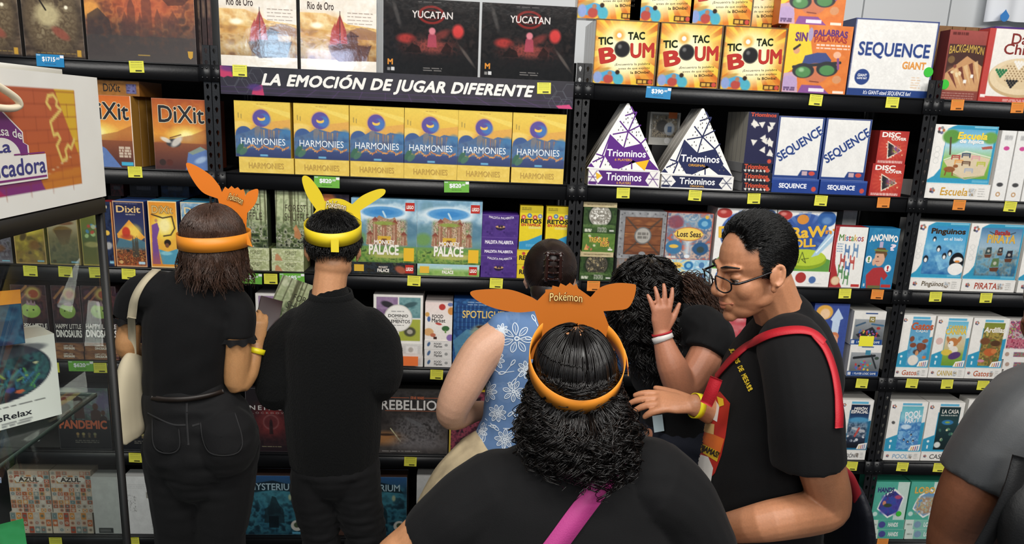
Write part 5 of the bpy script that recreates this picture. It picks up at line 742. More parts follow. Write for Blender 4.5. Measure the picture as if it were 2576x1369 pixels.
# ---------------------------------------------------------------- the games on the racks (edges read off the photograph at each shelf's depth)
def tri_box(s, xl, xr, apex_y, on, col, y, d, sub, promo, n):
    z0 = on['top_z']+0.0005; xa, xb = x_at(xl, y, z0), x_at(xr, y, z0); w = xb-xa; h = z_at(apex_y, (xa+xb)/2, y)-z0; m = MB()
    def pt(px, py): return ((px-336)/483*w, (1117-py)/432*h)
    m.prism([(-w/2, 0), (w/2, 0), (0.012*w, h), (-0.012*w, h)], 0, d, 'f1efea', 'c9c4bb')
    def poly(pts, c, lay): p = [pt(*q) for q in pts]; q = np.mean(p, 0); k = len(p); m.add([(x, -0.0003*lay, z) for x, z in p]+[(q[0], -0.0003*lay, q[1])], t=[(i, (i+1) % k, k) for i in range(k)], col=c)
    def bar(a, b, wd, c, lay=1):
        a, b = np.array(a, float), np.array(b, float); t = (b-a)/np.linalg.norm(b-a); nn = np.array([-t[1], t[0]])*wd/2; poly([a+nn, b+nn, b-nn, a-nn], c, lay)
    poly([(236, 890), (330, 972), (442, 940), (505, 1045), (575, 1112), (480, 1108), (420, 1062), (300, 1112), (265, 1110), (205, 1030)], col, 1)
    for a, b in (((322, 765), (396, 738)), ((396, 738), (350, 866)), ((290, 800), (350, 866)), ((250, 888), (350, 866)), ((350, 866), (440, 942)), ((350, 866), (430, 820)), ((350, 866), (328, 972)), ((380, 742), (356, 705)), ((440, 940), (472, 905)), ((440, 942), (505, 1040)), ((236, 890), (192, 1030)), ((205, 1035), (130, 1075)), ((205, 1035), (180, 1110)), ((205, 1035), (150, 1020)), ((388, 1068), (392, 1112)), ((300, 1112), (345, 1090))): bar(a, b, 9, col)
    R = random.Random(4)
    for px, py in ((352, 735), (330, 800), (390, 800), (300, 850), (420, 880), (300, 915), (350, 930), (470, 980), (170, 1060), (230, 1080), (340, 1105), (390, 860), (500, 1070), (355, 770)):
        for dx, dy in ((-14, 8), (14, 8), (0, -14)): poly([(px+dx-3, py+dy-5), (px+dx+3, py+dy-5), (px+dx+3, py+dy+5), (px+dx-3, py+dy+5)], '5a5a60', 2)
    poly([(100, 1106), (120, 1080), (145, 1108)], col, 2)
    if promo: poly([(412, 1066), (502, 1045), (478, 1118)], 'f0b820', 3)
    def word(t, x0, y0, x1, y1, c, wgt, lay):
        V, T = text_tris(t, wgt); lo, hi = V.min(0), V.max(0); q = (V-lo)/(hi-lo); m.add([(pt(x0+a*(x1-x0), 0)[0], -0.0003*lay-zz, pt(0, y1-b*(y1-y0))[1]) for (a, b), zz in zip(q, text_tris.z)], t=T, col=c)
    word('Triominos', 220, 985, 478, 1032, 'ffffff', 1, 3); word(sub, 275, 1044, 388, 1060, 'e8a838', 1, 3)
    me = m.data('triangle_box'); out = None
    for i in range(n):
        o = put('game_box', me, M_card(), loc=((xa+xb)/2, y+i*(d+0.002), z0))
        tag(o, s if i == 0 else ('triangular box directly behind the ' if i == 1 else 'triangular box second behind the ')+s, 'game box', 'upright triangular boxes'); o['top_z'] = z0+h; o['short'] = s; out = out or o
    return out
# -- top shelf, rack behind the case
gb(a_brown, 'brown fantasy box cut off by the picture edge', -95, 57, -160, 2, side='2a2421', grp='brown fantasy boxes')
gb(a_brown, 'brown fantasy box beside the big orange city box', 63, 218, -160, 2, side='2a2421', grp='brown fantasy boxes')
gb(a_city, 'large dark box with a burning orange city cover', 222, 496, -110, 2, side='2c2628')
for i, (xa, xb, c) in enumerate(((499, 511, '5a4a44'), (512, 525, '3a2420'), (526, 538, '4a2c28'))): gb(a_spine, ('brown', 'dark', 'reddish')[i]+' box spine seen above the first perforated post', xa, xb, -60, 2, y=0.05, d=0.25, c=c, seed=60+i, grp='box spines above the first post', name='book_like_box')
# -- top shelf over the header strip
g = 'sunset ship boxes'
gb(a_rio, 'orange sunset box with red ship, nearer the first post', 556, 749, -45, 2, side='2c2622', n=2, grp=g, wrap=True)
gb(a_rio, 'orange sunset box with red sailed ship, beside the black boxes', 756, 948, -40, 2, side='2c2622', n=2, grp=g, wrap=True)
gb(a_yuca, 'black shrink-wrapped box with red figures, beside the sunset ship box', 963, 1202, -8, 2, side='201e1e', n=2, grp='black shrink-wrapped boxes', wrap=True)
gb(a_yuca, 'black shrink-wrapped box with red figures, nearer the bomb boxes', 1211, 1438, 1, 2, side='201e1e', n=2, grp='black shrink-wrapped boxes', wrap=True)
# -- top shelf, triangle rack
g = 'yellow bomb boxes'
t1 = gb(a_tic, 'yellow bomb box in the lower row, first beside the middle post', 1489, 1647, 46, 2, side='6a5a44', n=3, grp=g, wrap=True)
t2 = gb(a_tic, 'yellow bomb box in the lower row, between two alike', 1650, 1807, 55, 2, side='6a5a44', n=3, grp=g, wrap=True)
t3 = gb(a_tic, 'yellow bomb box in the lower row, beside the sunglasses box', 1810, 1964, 60, 2, side='6a5a44', n=3, grp=g, wrap=True)
for s, a, b, t in (('first from the middle post', 1470, 1590, t1), ('middle one of the three', 1597, 1728, t2), ('nearest the sunglasses boxes', 1733, 1891, t3)): gb(a_tic, 'yellow bomb box in the upper row, '+s, a, b, -112, 2, on=t['top_z']+0.0006, y=0.03, w=0.27, h=0.29, side='8a6a3c', grp=g, wrap=True)
gb(a_tic, 'yellow bomb box set back in the upper row beside the sunglasses boxes', 1840, 1930, -100, 2, on=t3['top_z']+0.0006, y=0.11, w=0.27, h=0.29, side='8a6a3c', grp=g, wrap=True)
s1 = gb(a_sin, 'orange box with cartoon sunglasses face in the lower row', 1965, 2125, 59, 2, side='d8702c', n=1, grp='sunglasses boxes')
gb(a_sin, 'orange box with cartoon sunglasses face on top of another', 1968, 2110, -112, 2, on=s1['top_z']+0.0006, y=0.03, w=0.27, h=0.29, side='d8702c', grp='sunglasses boxes')
q = gb(a_seqg, 'big white box with navy lettering and blue lower band', 2128, 2334, 44, 2, y=0.037, d=0.2, side='1f3470')
sk = MB(); sk.prism([(0.021*math.cos(a), 0.021*math.sin(a)) for a in np.linspace(0, 6.2832, 25)[:-1]], -0.0012, 0.0006, '3cb83c'); so = sk.build('round_sticker', M_card(), q); so['label'] = 'round green sticker'; so.location = (0.17, -0.0012, 0.115)
g7 = gb(a_back, 'red brown backgammon box beside the last post', 2362, 2457, 74, 2, side='6a2c28', y=0.02)
so = sk.build('round_sticker', M_card(), g7, data=so.data); so['label'] = 'round green sticker'; so.location = (-0.075, -0.0012, 0.065)
gb(a_damas, 'red and cream chinese checkers box at the top corner', 2459, 2612, 70, 2, side='b8342e')
gb(a_plain, 'purple box lying behind the chinese checkers box', 2470, 2640, 66, 2, y=0.13, d=0.1, side='4a2a80', c='4a2a80', c2='5a3690')
for i in range(11): gb(a_puz, 'brown puzzle box spine on the top shelf, '+('first', 'second', 'third', 'fourth', 'fifth', 'sixth', 'seventh', 'eighth', 'ninth', 'tenth', 'eleventh')[i]+' from the large white box', 2268+i*32.5, 2300+i*32.5, 36+i*4, 2, y=0.26, d=0.19, h=0.345, side='7a5230', top='8a6038', grp='brown puzzle boxes', name='puzzle_box', cat='puzzle box')
# -- third shelf, rack behind the case
a = gb(a_dix, 'orange sunset card game box beside the white sign', 206, 341, 236, 3, side='a87a34', n=2, step=0.072)
gb(a_dixs, 'orange box lying flat on top of the sunset card game box', 200, 352, 198, 3, on=a['top_z']+0.0006, y=0.03, d=0.22, side='8a5820')
gb(a_dix, 'darker orange card game box with a winged boat', 391, 528, 246, 3, side='6a3420', b=1, n=2)
# -- third shelf under the header strip
hx = [(602, 740), (742, 879), (881, 1016), (1017, 1149), (1150, 1280), (1286, 1415)]
hs = [(593, 733, 252), (741, 878, 259), (881, 1016, 263), (1017, 1149, 271), (1150, 1284, 278), (1286, 1418, 287)]
for i in range(6):
    w = ('first', 'second', 'third', 'fourth', 'fifth', 'sixth')[i]
    l = gb(a_harms, 'plain yellow box lying under the upright landscape box, %s from the first post' % w, hx[i][0], hx[i][1], 394+i*5.2, 3, y=0.006, d=0.22, side='d8b848', grp='yellow boxes lying flat')
    gb(a_harm, 'upright yellow and blue landscape box, %s from the first post' % w, hs[i][0], hs[i][1], hs[i][2], 3, on=l['top_z']+0.0005, y=0.008, side='c8a63c', grp='upright yellow landscape boxes')
# -- third shelf, triangle rack
p = gb(a_trist, 'purple and white box lying under the purple triangle', 1478, 1658, 424, 3, d=0.2, side='e8e4dc')
tri_box('tall triangular box with purple centre', 1476, 1659, 260, p, '5a2480', 0.014, 0.05, '6 PLAYERS', True, 3)
p2 = gb(a_trist, 'navy and white box lying under the navy triangle', 1662, 1843, 438, 3, d=0.2, side='e8e4dc', c='232a52', promo=0, sub='ORIGINAL')
tri_box('tall triangular box with navy centre', 1661, 1843, 273, p2, '232a52', 0.014, 0.05, 'ORIGINAL', False, 3)
k = gb(a_plain, 'dark box hidden between the two triangles, under a small clear box', 1632, 1704, 364, 3, y=0.23, d=0.1, side='101012', c='101012')
cb = gb(a_ccc, 'small clear window box of grey dice between the two triangles', 1630, 1706, 281, 3, y=0.24, d=0.06, on=k, side='b8b6ae')
b = MB(); b.box(-0.02, -0.0008, 0, 0.02, 0, 0.028, 'd87030'); so = b.build('price_sticker', M_card(), cb); so.location = (0.035, -0.0005, cb['top_z']-k['top_z']-0.027); so['label'] = 'orange price sticker'
z = None
for i, (w, yt) in enumerate((('bottom', 457), ('middle', 432), ('top', 408))): z = gb(a_trav, 'flat navy travel game box with scattered white triangles, %s of three' % w, 1865, 1940, yt, 3, on=z, d=0.2, side='8a8a8c', grp='flat navy travel boxes', s=1)
gb(a_trav, 'upright navy travel game box with floating white triangles', 1870, 1945, 281, 3, on=z, d=0.05, side='a8a49a', n=4, y=0.014)
g = 'white boxes with blue edges'
for i, (xa, xb, ya, xc, xd) in enumerate(((1942, 2056, 291, 1938, 2057), (2058, 2175, 297, 2058, 2180))):
    w = ('beside the navy travel boxes', 'beside the red disc boxes')[i]
    l = gb(a_seqs, 'blue box lying flat under the white box, '+w, xc, xd, 447+i*4, 3, d=0.2, side='1c3a88', top='2a4a9c', grp='blue boxes lying flat')
    gb(a_seq, 'upright white box with slanting navy lettering, '+w, xa, xb, ya, 3, on=l, y=0.016, side='1c3a88', grp=g)
d = gb(a_disc, 'red disc box at the bottom of its stack of two', 2184, 2265, 411, 3, d=0.16, side='8a2420', grp='red disc boxes')
gb(a_disc, 'red disc box standing on another alike', 2202, 2276, 328, 3, on=d, d=0.16, y=0.014, side='8a2420', grp='red disc boxes')
# -- third shelf, end rack
l = gb(a_smarts, 'white box lying under the riding school box', 2323, 2486, 459, 3, d=0.2, side='e0ddd6', t='Escuela', c='d8a030')
gb(a_escu, 'white framed puzzle box with a horse paddock', 2330, 2487, 312, 3, on=l, y=0.016, side='e0ddd6')
for i in range(3): gb(a_cast, 'white game box standing spine outwards, %s from the horse paddock box' % ('first', 'second', 'third')[i], 2489+i*39, 2526+i*39, 328+i*2, 3, d=0.2, side='dedcd8', grp='white spines', name='book_like_box')
# -- fourth shelf, rack behind the case
gb(a_small, 'narrow greyish box seen at the far end through the glass', -58, 34, 566, 4, cols=('8a8a90', '6a6a78', '4a4048', '8a8a98'), seed=101, fr='5a5a60')
g = 'narrow illustrated card game boxes'
gb(a_small, 'narrow yellow illustrated card box seen through the glass', 41, 119, 545, 4, cols=('d8c030', 'b8a038', '8a7830', '8a6a38'), seed=102, sun='f0d840', side='6a6a2c', grp=g)
gb(a_ship, 'narrow olive card box with a flying ship, through the glass', 126, 204, 533, 4, side='8a7a34', grp=g)
gb(a_balls, 'narrow green card box with coloured balls, through the glass', 210, 262, 527, 4, side='5a6a2c', grp=g)
gb(a_planet, 'narrow navy card box with a yellow planet and red edge', 264, 291, 507, 4, w=0.05, side='8a2a30', grp=g, y=0.012)
gb(a_dixn, 'narrow navy card box with an orange diamond and a castle', 294, 372, 505, 4, side='2a3468', top='3a5a9a', n=1, grp=g)
gb(a_dixo, 'narrow orange card box with a purple figure and boat', 381, 453, 505, 4, side='2a3a68', top='3a8ab0', n=1, grp=g)
gb(a_dixb, 'narrow light blue card box half behind the brown haired woman', 462, 540, 508, 4, side='3a4a68', top='3a8ab0', n=1, grp=g)
for i, (a, b, c, w) in enumerate(((279, 312, '8a3a3c', 'dull red'), (327, 399, '3a3a44', 'dark grey'), (406, 477, '2c4470', 'dull blue'))):
    k = gb(a_plain, 'hidden dark box holding up the %s box at the back' % w, a+4, b+4, 492, 4, y=0.22, d=0.16, side='16161a', c='16161a', grp='dark boxes at the back')
    gb(a_spine, '%s box lying high at the back, above the narrow card boxes' % w, a, b, 461, 4, on=k, y=0.22, d=0.16, side=c, c=c, c2='2a2a30', t='6a6a70', seed=110+i)
# -- fourth shelf under the header strip
g = 'flat forest boxes'
fz = []
for j, (xa, xb, w) in enumerate(((596, 678, 'nearer the brown haired woman'), (680, 768, 'nearer the man in the yellow visor'))):
    z = None
    for i, yt in enumerate((653+j, 622+j)): z = gb(a_forests, 'flat pale green forest box, %s of its pair, %s' % (('lower', 'upper')[i], w), xa, xb, yt, 4, on=z, d=0.13, side='8a9060', top='5a6a44', grp=g)
    fz.append(z)
gb(a_forest, 'upright misty forest box partly behind the orange visor', 570, 675, 474, 4, on=fz[0], y=0.02, d=0.06, side='3a4430', f=0, wrap=True)
gb(a_forest, 'upright misty forest box with a fox, beside the yellow visor', 695, 790, 478, 4, on=fz[1], y=0.02, d=0.06, side='3a4430', wrap=True)
gb(a_dkp, 'dark purple box behind the ear of the yellow visor', 800, 880, 487, 4, y=0.03, side='1c1828')
for i, (xa, xb, xc, xd, yt, w) in enumerate(((884, 1048, 884, 1047, 497, 'beside the yellow visor'), (1050, 1207, 1049, 1206, 504, 'beside the purple boxes'))):
    l = gb(a_monkeys, 'flat %s box lying under the jungle temple box %s' % (('dark', 'green')[i], w), xc, xd, 658+i*5, 4, d=0.2, side='2a4a5c', g=i, grp='flat jungle temple boxes')
    gb(a_monkey, 'large jungle temple box %s' % w, xa, xb, yt, 4, on=l, y=0.012, side='4a7a98', top='7ab0d0', grp='large jungle temple boxes')
z = None
g = 'purple word game boxes'
for i, (f, yt, s) in enumerate(((a_mald, 642, 'bottom purple word game box of the stack, showing its face'), (a_malds, 621, 'lower flat purple word game box in the stack'), (a_malds, 595, 'upper flat purple word game box in the stack'), (a_mald, 534, 'top purple word game box of the stack, showing its face'))):
    z = gb(f, s, 1208+i*1.3, 1299+i*1.6, yt, 4, on=z, d=0.12, side='3a2070', top='4a2c84', grp=g)
g = 'yellow family quiz boxes'
for j in range(2):
    z = None
    for i, yt in enumerate((664, 628)): z = gb(a_retoss, 'flat yellow quiz box, %s, under the %s upright one' % (('lower', 'upper')[i], ('first', 'second')[j]), 1299+j*66, 1363+j*64, yt, 4, on=z, d=0.08, side='c8ac10', grp=g)
    gb(a_retos, 'upright yellow and blue quiz box, %s' % ('beside the purple stack', 'beside the middle post')[j], 1304+j*65, 1362+j*66, 517+j*3, 4, on=z, y=0.016, d=0.05, side='c8ac10', top='a88c10', grp=g)
# -- fourth shelf, triangle rack
g = 'green treasure boxes'
z = gb(a_coin, 'lower green box with a round window of wooden pieces', 1456, 1540, 645, 4, d=0.07, side='2a3c1c', v=1, grp=g)
z = gb(a_lid, 'cream lid strip above the lower green window box', 1459, 1543, 633, 4, on=z, d=0.07, side='b8a878', grp=g, y=0.01)
z = gb(a_treas, 'green box with orange lettering in the middle of the stack', 1463, 1545, 586, 4, on=z, d=0.07, side='3a5420', grp=g)
z = gb(a_coin, 'upper green box with a round window of silver coins', 1465, 1549, 520, 4, on=z, d=0.07, side='2a3c1c', v=0, grp=g)
gb(a_lid, 'cream lid strip at the very top of the green stack', 1469, 1551, 507, 4, on=z, d=0.07, side='b8a878', grp=g, y=0.01)
l = gb(a_chests, 'flat grey edged box under the wooden chest box', 1548, 1664, 649, 4, d=0.2, side='7a7b7e')
gb(a_chest, 'square box printed as a wooden chest with metal corners', 1551, 1671, 530, 4, on=l, y=0.016, side='8a8b8e', n=1)
z = None
for i, yt in enumerate((681, 651)): z = gb(a_losts, 'flat pale blue sea game box, %s of two' % ('lower', 'upper')[i], 1665, 1782, yt, 4, on=z, d=0.2, side='5a98c0', grp='flat pale blue boxes')
gb(a_lost, 'square red and blue sea map box with a yellow title', 1668, 1785, 534, 4, on=z, y=0.016, side='8a3a30')
for i in range(2):
    w = ('half behind the man in glasses', 'beside the red edged chairs box')[i]
    l = gb(a_draws, 'flat white box lying under the drawing game box '+w, 1786+i*152, 1936+i*148, 676+i*4, 4, d=0.2, side='dcdad4', grp='flat white drawing boxes')
    gb(a_draw, 'white drawing game box with dice blobs, '+w, 1790+i*149, 1937+i*148, 523+i*9, 4, on=l, y=0.016, side='dcdad4', n=1, grp='white drawing game boxes')
gb(a_white, 'plain grey white box standing at the back above the drawing boxes', 2098, 2133, 528, 4, y=0.2, d=0.15, side='b0b0ac')
gb(a_mist, 'white chair stacking box with a red edge', 2082, 2163, 570, 4, side='a82c30')
gb(a_anon, 'blue box with a man in a red sweater', 2165, 2242, 573, 4, side='1c6ea0')
# -- fourth shelf, end rack
for i, (f, t, s, xa, xb, yt, c) in enumerate(((a_ping, 'Pingüinos', 'penguin puzzle box', 2288, 2417, 557, '5a4a30'), (a_pira, 'PIRATA', 'pirate ship puzzle box', 2420, 2553, 562, 'b8402c'), (a_ping, 'Pingüinos', 'puzzle box cut off at the picture edge', 2557, 2690, 567, '5a4a30'))):
    l = gb(a_smarts, 'flat white box lying under the '+s, xa-4, xb-3, 698+i*4, 4, d=0.2, side='dcdad4', t=t, c=c, grp='flat white puzzle boxes')
    gb(f, 'white framed '+s, xa, xb, yt, 4, on=l, y=0.016, side='dcdad4', n=1)
# -- fifth shelf, rack behind the case
for i, (xa, xb, yt) in enumerate(((40, 128, 716), (140, 212, 718), (215, 300, 727))):
    z = None
    for j, yy in enumerate((882, 861)): z = gb(a_dinos, 'flat brown dinosaur box, %s, %s from the glass case post' % (('lower', 'upper')[j], ('third', 'second', 'first')[i]), xa, xb, yy+i, 5, on=z, d=0.13, side='5a4034', grp='flat dinosaur boxes')
    gb(a_dino, 'upright dark dinosaur box, %s from the glass case post' % ('third', 'second', 'first')[i], xa, xb, yt, 5, on=z, y=0.02, side='3a2a2c', grp='upright dinosaur boxes', wrap=True)
gb(a_spine, 'dark purple box between the case post and the leaning woman', 303, 345, 738, 5, c='3a2238', c2='241826', t='a08aa0', seed=120, side='241826')
# -- fifth shelf under the header strip
for i, (xa, xb, yt, w) in enumerate(((646, 772, 738, 'beside the held box'), (938, 1064, 735, 'beside the fruit box'))):
    z = None
    for j, yy in enumerate((893, 861)): z = gb(a_domis, 'flat white box, %s of two, under the four colour box %s' % (('lower', 'upper')[j], w), xa, xb, yy+i, 5, on=z, d=0.2, side='c8c4c0', grp='flat white element boxes')
    gb(a_domi, 'white box with four coloured quarters, '+w, xa, xb, yt, 5, on=z, y=0.016, side='c8c4c0', n=1, grp='four colour boxes')
z = None
for j, yy in enumerate((902, 878, 856)): z = gb(a_foods, 'flat white food game box, %s of three' % ('bottom', 'middle', 'top')[j], 1067, 1136, yy, 5, on=z, d=0.14, side='c8c4c0', grp='flat food game boxes')
gb(a_food, 'small upright white box printed with fruit and vegetables', 1068, 1137, 760, 5, on=z, y=0.016, side='d8ccc8', n=1)
l = gb(a_spots, 'flat blue box under the blue mansion box', 1138, 1308, 902, 5, d=0.2, side='24508c')
gb(a_spot, 'blue night mansion box beside the flowered shoulder', 1138, 1308, 752, 5, on=l, y=0.016, side='1c4078', n=1)
gb(a_spine, 'beige box peeping out above the flowered shoulder', 1312, 1408, 772, 5, c='c8a878', c2='8a6a44', t='5a4a34', seed=121, side='8a6a44')
# -- fifth shelf, triangle rack
gb(a_plain, 'dark blue box behind the orange visor ear', 1500, 1600, 772, 5, c='1c3458', c2='3a5a8a', seed=4, side='16243c')
gb(a_plain, 'red and white box behind the man in glasses', 1790, 1862, 800, 5, c='c83a48', c2='e8c8c0', seed=5, side='a83038')
gb(a_chef, 'blue box with a cook in a white hat', 2026, 2113, 763, 5, side='2c3e80')
z = None
for v, xa, xb, yt, s in ((1, 2128, 2208, 867, 'lower small logic game box with coloured pegs'), (0, 2137, 2218, 782, 'upper small logic game box with coloured sticks')): z = gb(a_iq, s, xa, xb, yt, 5, on=z, d=0.16, y=0.012, side='b8b8bc', top='d0cec8', v=v, grp='small logic game boxes')
b = MB(); b.box(-0.035, -0.001, 0, 0.035, 0, 0.05, 'e8e040'); so = b.build('price_sticker', M_card(), z); so.location = (0.0, -0.0008, -0.006); so['label'] = 'yellow price sticker'
# -- fifth shelf, end rack
for i, (f, t, c, s, xa, xb, yt) in enumerate(((a_gatos, 'Gatos', 'c85a34', 'tall puzzle box with a cat and brown balls', 2250, 2333, 792), (a_cani, 'CANINA', 'c8a83c', 'tall puzzle box with a running dog', 2337, 2425, 796), (a_ardi, 'Gatos', 'c85a34', 'tall puzzle box with a squirrel in leaves', 2428, 2517, 800))):
    l = gb(a_smarts, 'flat white box lying under the '+s, xa-4, xb-1, 924+i*0.5, 5, d=0.2, side='dcdad4', t=t, c=c, grp='flat white puzzle boxes')
    gb(f, 'white and teal '+s, xa, xb, yt, 5, on=l, y=0.014, side='dcdad4', n=1)
z = None
for j, yy in enumerate((929, 902, 878)): z = gb(a_berrys, 'flat white berry game box, %s of three' % ('bottom', 'middle', 'top')[j], 2520, 2610, yy, 5, on=z, d=0.14, side='d0ccc8', grp='flat berry game boxes')
gb(a_berry, 'upright box with berry clusters at the picture edge', 2526, 2614, 806, 5, on=z, y=0.016, side='d0ccc8')
# -- sixth shelf
gb(a_pand, 'dark epidemic game box seen through the glass shelf', 152, 283, 975, 6, side='24262a', grp='dark epidemic game boxes', wrap=True)
gb(a_pand, 'dark epidemic game box behind the canvas tote bag', 298, 432, 967, 6, side='24262a', grp='dark epidemic game boxes', wrap=True)
gb(a_neme, 'dark box with a glowing red ring between two shoppers', 622, 746, 976, 6, side='1c181c')
gb(a_rebel, 'wide dark space battle box beside the black sweater', 950, 1126, 982, 6, side='24211f', top='3a3836')
gb(a_pink, 'dark box with pink art and a yellow edge', 1128, 1250, 985, 6, side='c8a830')
l = gb(a_smarts, 'flat white box lying under the space station box', 2098, 2175, 1132, 6, d=0.2, side='dcdad4', t='MISIÓN', c='5a5a60', grp='flat white puzzle boxes')
gb(a_misi, 'white framed space station puzzle box beside the backpack', 2099, 2180, 1006, 6, on=l, y=0.014, side='d8d6d0', n=1)
for i, (f, t, c, s, xa, xb, yt) in enumerate(((a_pool, 'POOL', '8ab0d0', 'pool and penguins puzzle box', 2222, 2314, 1010), (a_casa, 'CASA', '5a5a58', 'dark ghost house puzzle box', 2316, 2406, 1012))):
    l = gb(a_smarts, 'flat white box lying under the '+s, xa-2, xb-1, 1136+i*0.5, 6, d=0.2, side='dcdad4', t=t, c=c, grp='flat white puzzle boxes')
    gb(f, 'white framed '+s, xa, xb, yt, 6, on=l, y=0.014, side='dcdad4', n=1)
gb(a_arc, 'white box with a red arc around blue, by the grey sleeve', 2409, 2545, 1006, 6, side='dcdad4')
# -- lowest shelf
for i, (xa, xb, w) in enumerate(((30, 133, 'farther from the case post'), (136, 235, 'nearer the case post'))):
    l = gb(a_azul, 'flat terracotta tile pattern box, '+w, xa, xb, 1289, 7, d=0.2, side='a89a8a', s=1, grp='flat tile pattern boxes')
    gb(a_azul, 'upright terracotta tile pattern box, '+w, xa, xb, 1184, 7, on=l, y=0.014, side='a89a8a', s=0, grp='upright tile pattern boxes')
gb(a_white, 'plain white box on the lowest shelf behind the glass', 240, 308, 1200, 7, side='b8b8b6')
gb(a_white, 'white box with a dotted brain print on the lowest shelf', 321, 405, 1199, 7, side='b8b8b6', v=1)
gb(a_myst, 'dark teal haunted house box behind the woman in jeans', 614, 766, 1196, 7, side='3a2a24', n=1, grp='teal haunted house boxes')
gb(a_spine, 'narrow brown box seen between the legs of the man', 846, 866, 1196, 7, c='6a4c40', c2='5a3c34', t='8a6a54', seed=130, side='4a342c')
gb(a_myst, 'dark teal haunted house box beside the legs of the man', 872, 1024, 1200, 7, side='3a2a24', n=1, grp='teal haunted house boxes')
gb(a_white, 'plain white box low behind the beige trousers', 1046, 1150, 1197, 7, side='b8b8b6', y=0.02)
for v, (xa, xb, s) in enumerate(((2188, 2274, 'hands game box'), (2277, 2364, 'wolf game box'), (2367, 2455, 'third teal game box by brown arm'))):
    z = None
    for j, yy in enumerate((1332, 1307)): z = gb(a_handss, 'flat teal and white box, %s of two, under %s' % (('lower', 'upper')[j], s), xa-3, xb-2, yy, 7, on=z, d=0.14, side='b8d0c4', top='3a9a80', v=min(v, 1), grp='flat teal boxes')
    o = gb(a_hands, 'teal '+s if v < 2 else s, xa, xb, 1212, 7, on=z, y=0.014, side='3a9a80', top='2a7a64', n=1, v=min(v, 1), grp='upright teal boxes')
    if v == 0: so = MB(); so.prism([(0.014*math.cos(a), 0.014*math.sin(a)) for a in np.linspace(0, 6.2832, 25)[:-1]], -0.0012, 0.0006, '3cb83c'); so = so.build('round_sticker', M_card(), o); so.location = (0.055, -0.0012, 0.035); so['label'] = 'round green sticker'

# ---------------------------------------------------------------- printed header strip on the middle rack
def a_head(A):
    A.fill('23222a').grad('24232a', '2a2432', '3a2a4a').blot(140, ['1e1d24', '2c2834', '262330'], 5, 0.6)
    for i in range(11): A.line([(0.16+i*0.075, 1.0), (0.2+i*0.065, 0.72)], 0.002, '6a3a8a', 0.6)
    A.line([(0, 0.74), (1, 0.74)], 0.002, '5a3478', 0.6).line([(0, 0.9), (1, 0.9)], 0.002, '5a3478', 0.5)
    for cx, cy in ((0.03, 0.45), (0.06, 0.7), (0.1, 0.3), (0.08, 0.48), (0.93, 0.4), (0.96, 0.62), (0.99, 0.35), (0.95, 0.82), (0.98, 0.9)):
        A.line([(cx+0.022*math.cos(k*math.pi/3), cy+0.022*A.w/A.h*math.sin(k*math.pi/3)) for k in range(7)], 0.0018, '5a6068', 0.8)
    A.poly([(0, 0.0), (0.03, 0.06), (0.035, 0.4), (0.02, 0.36), (0.01, 0.42), (0, 0.38)], 'c83060').ell(0.03, 0.08, 0.03, 0.12, '5a2a7a', 0.8, 0.6).poly([(0.085, 0.98), (0.09, 0.75), (0.115, 0.6), (0.12, 1)], 'c83060').ell(0.095, 0.72, 0.02, 0.12, '4a2a80', 0.8, 0.6).poly([(0.95, 0.9), (0.99, 0.84), (1, 1), (0.96, 1)], 'd83a78').poly([(0.91, 0.36), (0.935, 0.3), (0.93, 0.5)], 'c83060')
    A.txt('LA EMOCIÓN DE JUGAR DIFERENTE', 0.115, 0.13, 0.885, 0.74, 'ece9e2', 2, 0.28, space=0.03)
zb = z_at(236, 0.05, -0.02); A = Art(BAY-0.085, S[2]+0.001-zb); a_head(A); m = MB(); A.grid_into(m); A.tris_into(m); x = A.w/2
m.box(-x, 0, 0, x, 0.004, A.h, '1c1b20', skip='f')
o = m.build('header_strip', M_card(), loc=(BAY/2, -0.021, zb)); tag(o, 'dark printed header strip with bold white slogan across the middle rack', 'shelf banner')

# ---------------------------------------------------------------- price tags on the shelf edges
def tag_mesh(kind):
    w, h = {'y': (0.058, 0.046), 'o': (0.058, 0.046)}.get(kind[0], (0.108, 0.048)); A = Art(w, h, 0.0012); c = {'y': 'e6e23c', 'o': 'f08a30', 'b': '2088c8', 'g': '6ab83c'}[kind[0]]
    A.fill(c)
    if len(kind) == 1: A.dash(0.12, 0.12, 0.88, 1, '6a6a28', 2, 0.003).dash(0.1, 0.3, 0.9, 3, '8a8a30' if kind == 'y' else 'b86020', 3, 0.002, 0.14).rect(0.4, 0.78, 0.84, 0.92, '4a4a20' if kind == 'y' else '6a3a14')
    else: A.txt('$'+kind[1:], 0.22, 0.22, 0.68, 0.62, 'f0f4f8', 2).txt('.00', 0.7, 0.22, 0.84, 0.4, 'f0f4f8', 1).rect(0.86, 0.04, 1, 0.26, 'f0f0f4').rect(0.02, 0.04, 0.16, 0.14, 'd0e0f0', 0.7).dash(0.3, 0.78, 0.7, 1, '2a5a8a' if kind[0] == 'b' else '3a7020', 2, 0.003)
    m = MB(); A.grid_into(m); A.tris_into(m); m.box(-w/2, 0, 0, w/2, 0.0012, h, c, skip='f')
    return m.data('price_tag')
TM = {}
CN = {'y': 'yellow', 'o': 'orange', 'b': 'blue', 'g': 'green'}
def pt(kind, px, py, where, y=-0.0105, tilt=None):
    if kind not in TM: TM[kind] = tag_mesh(kind)
    p = P(px, py, y); o = put('price_tag', TM[kind], M_card(), loc=(p[0], y, p[2]-0.023))
    o.rotation_euler = (0, (math.sin(px*1.7+py)*0.035) if tilt is None else tilt, 0)
    tag(o, '%s price tag on the shelf edge, %s' % (CN[kind[0]], where), 'price tag', CN[kind[0]]+' price tags')
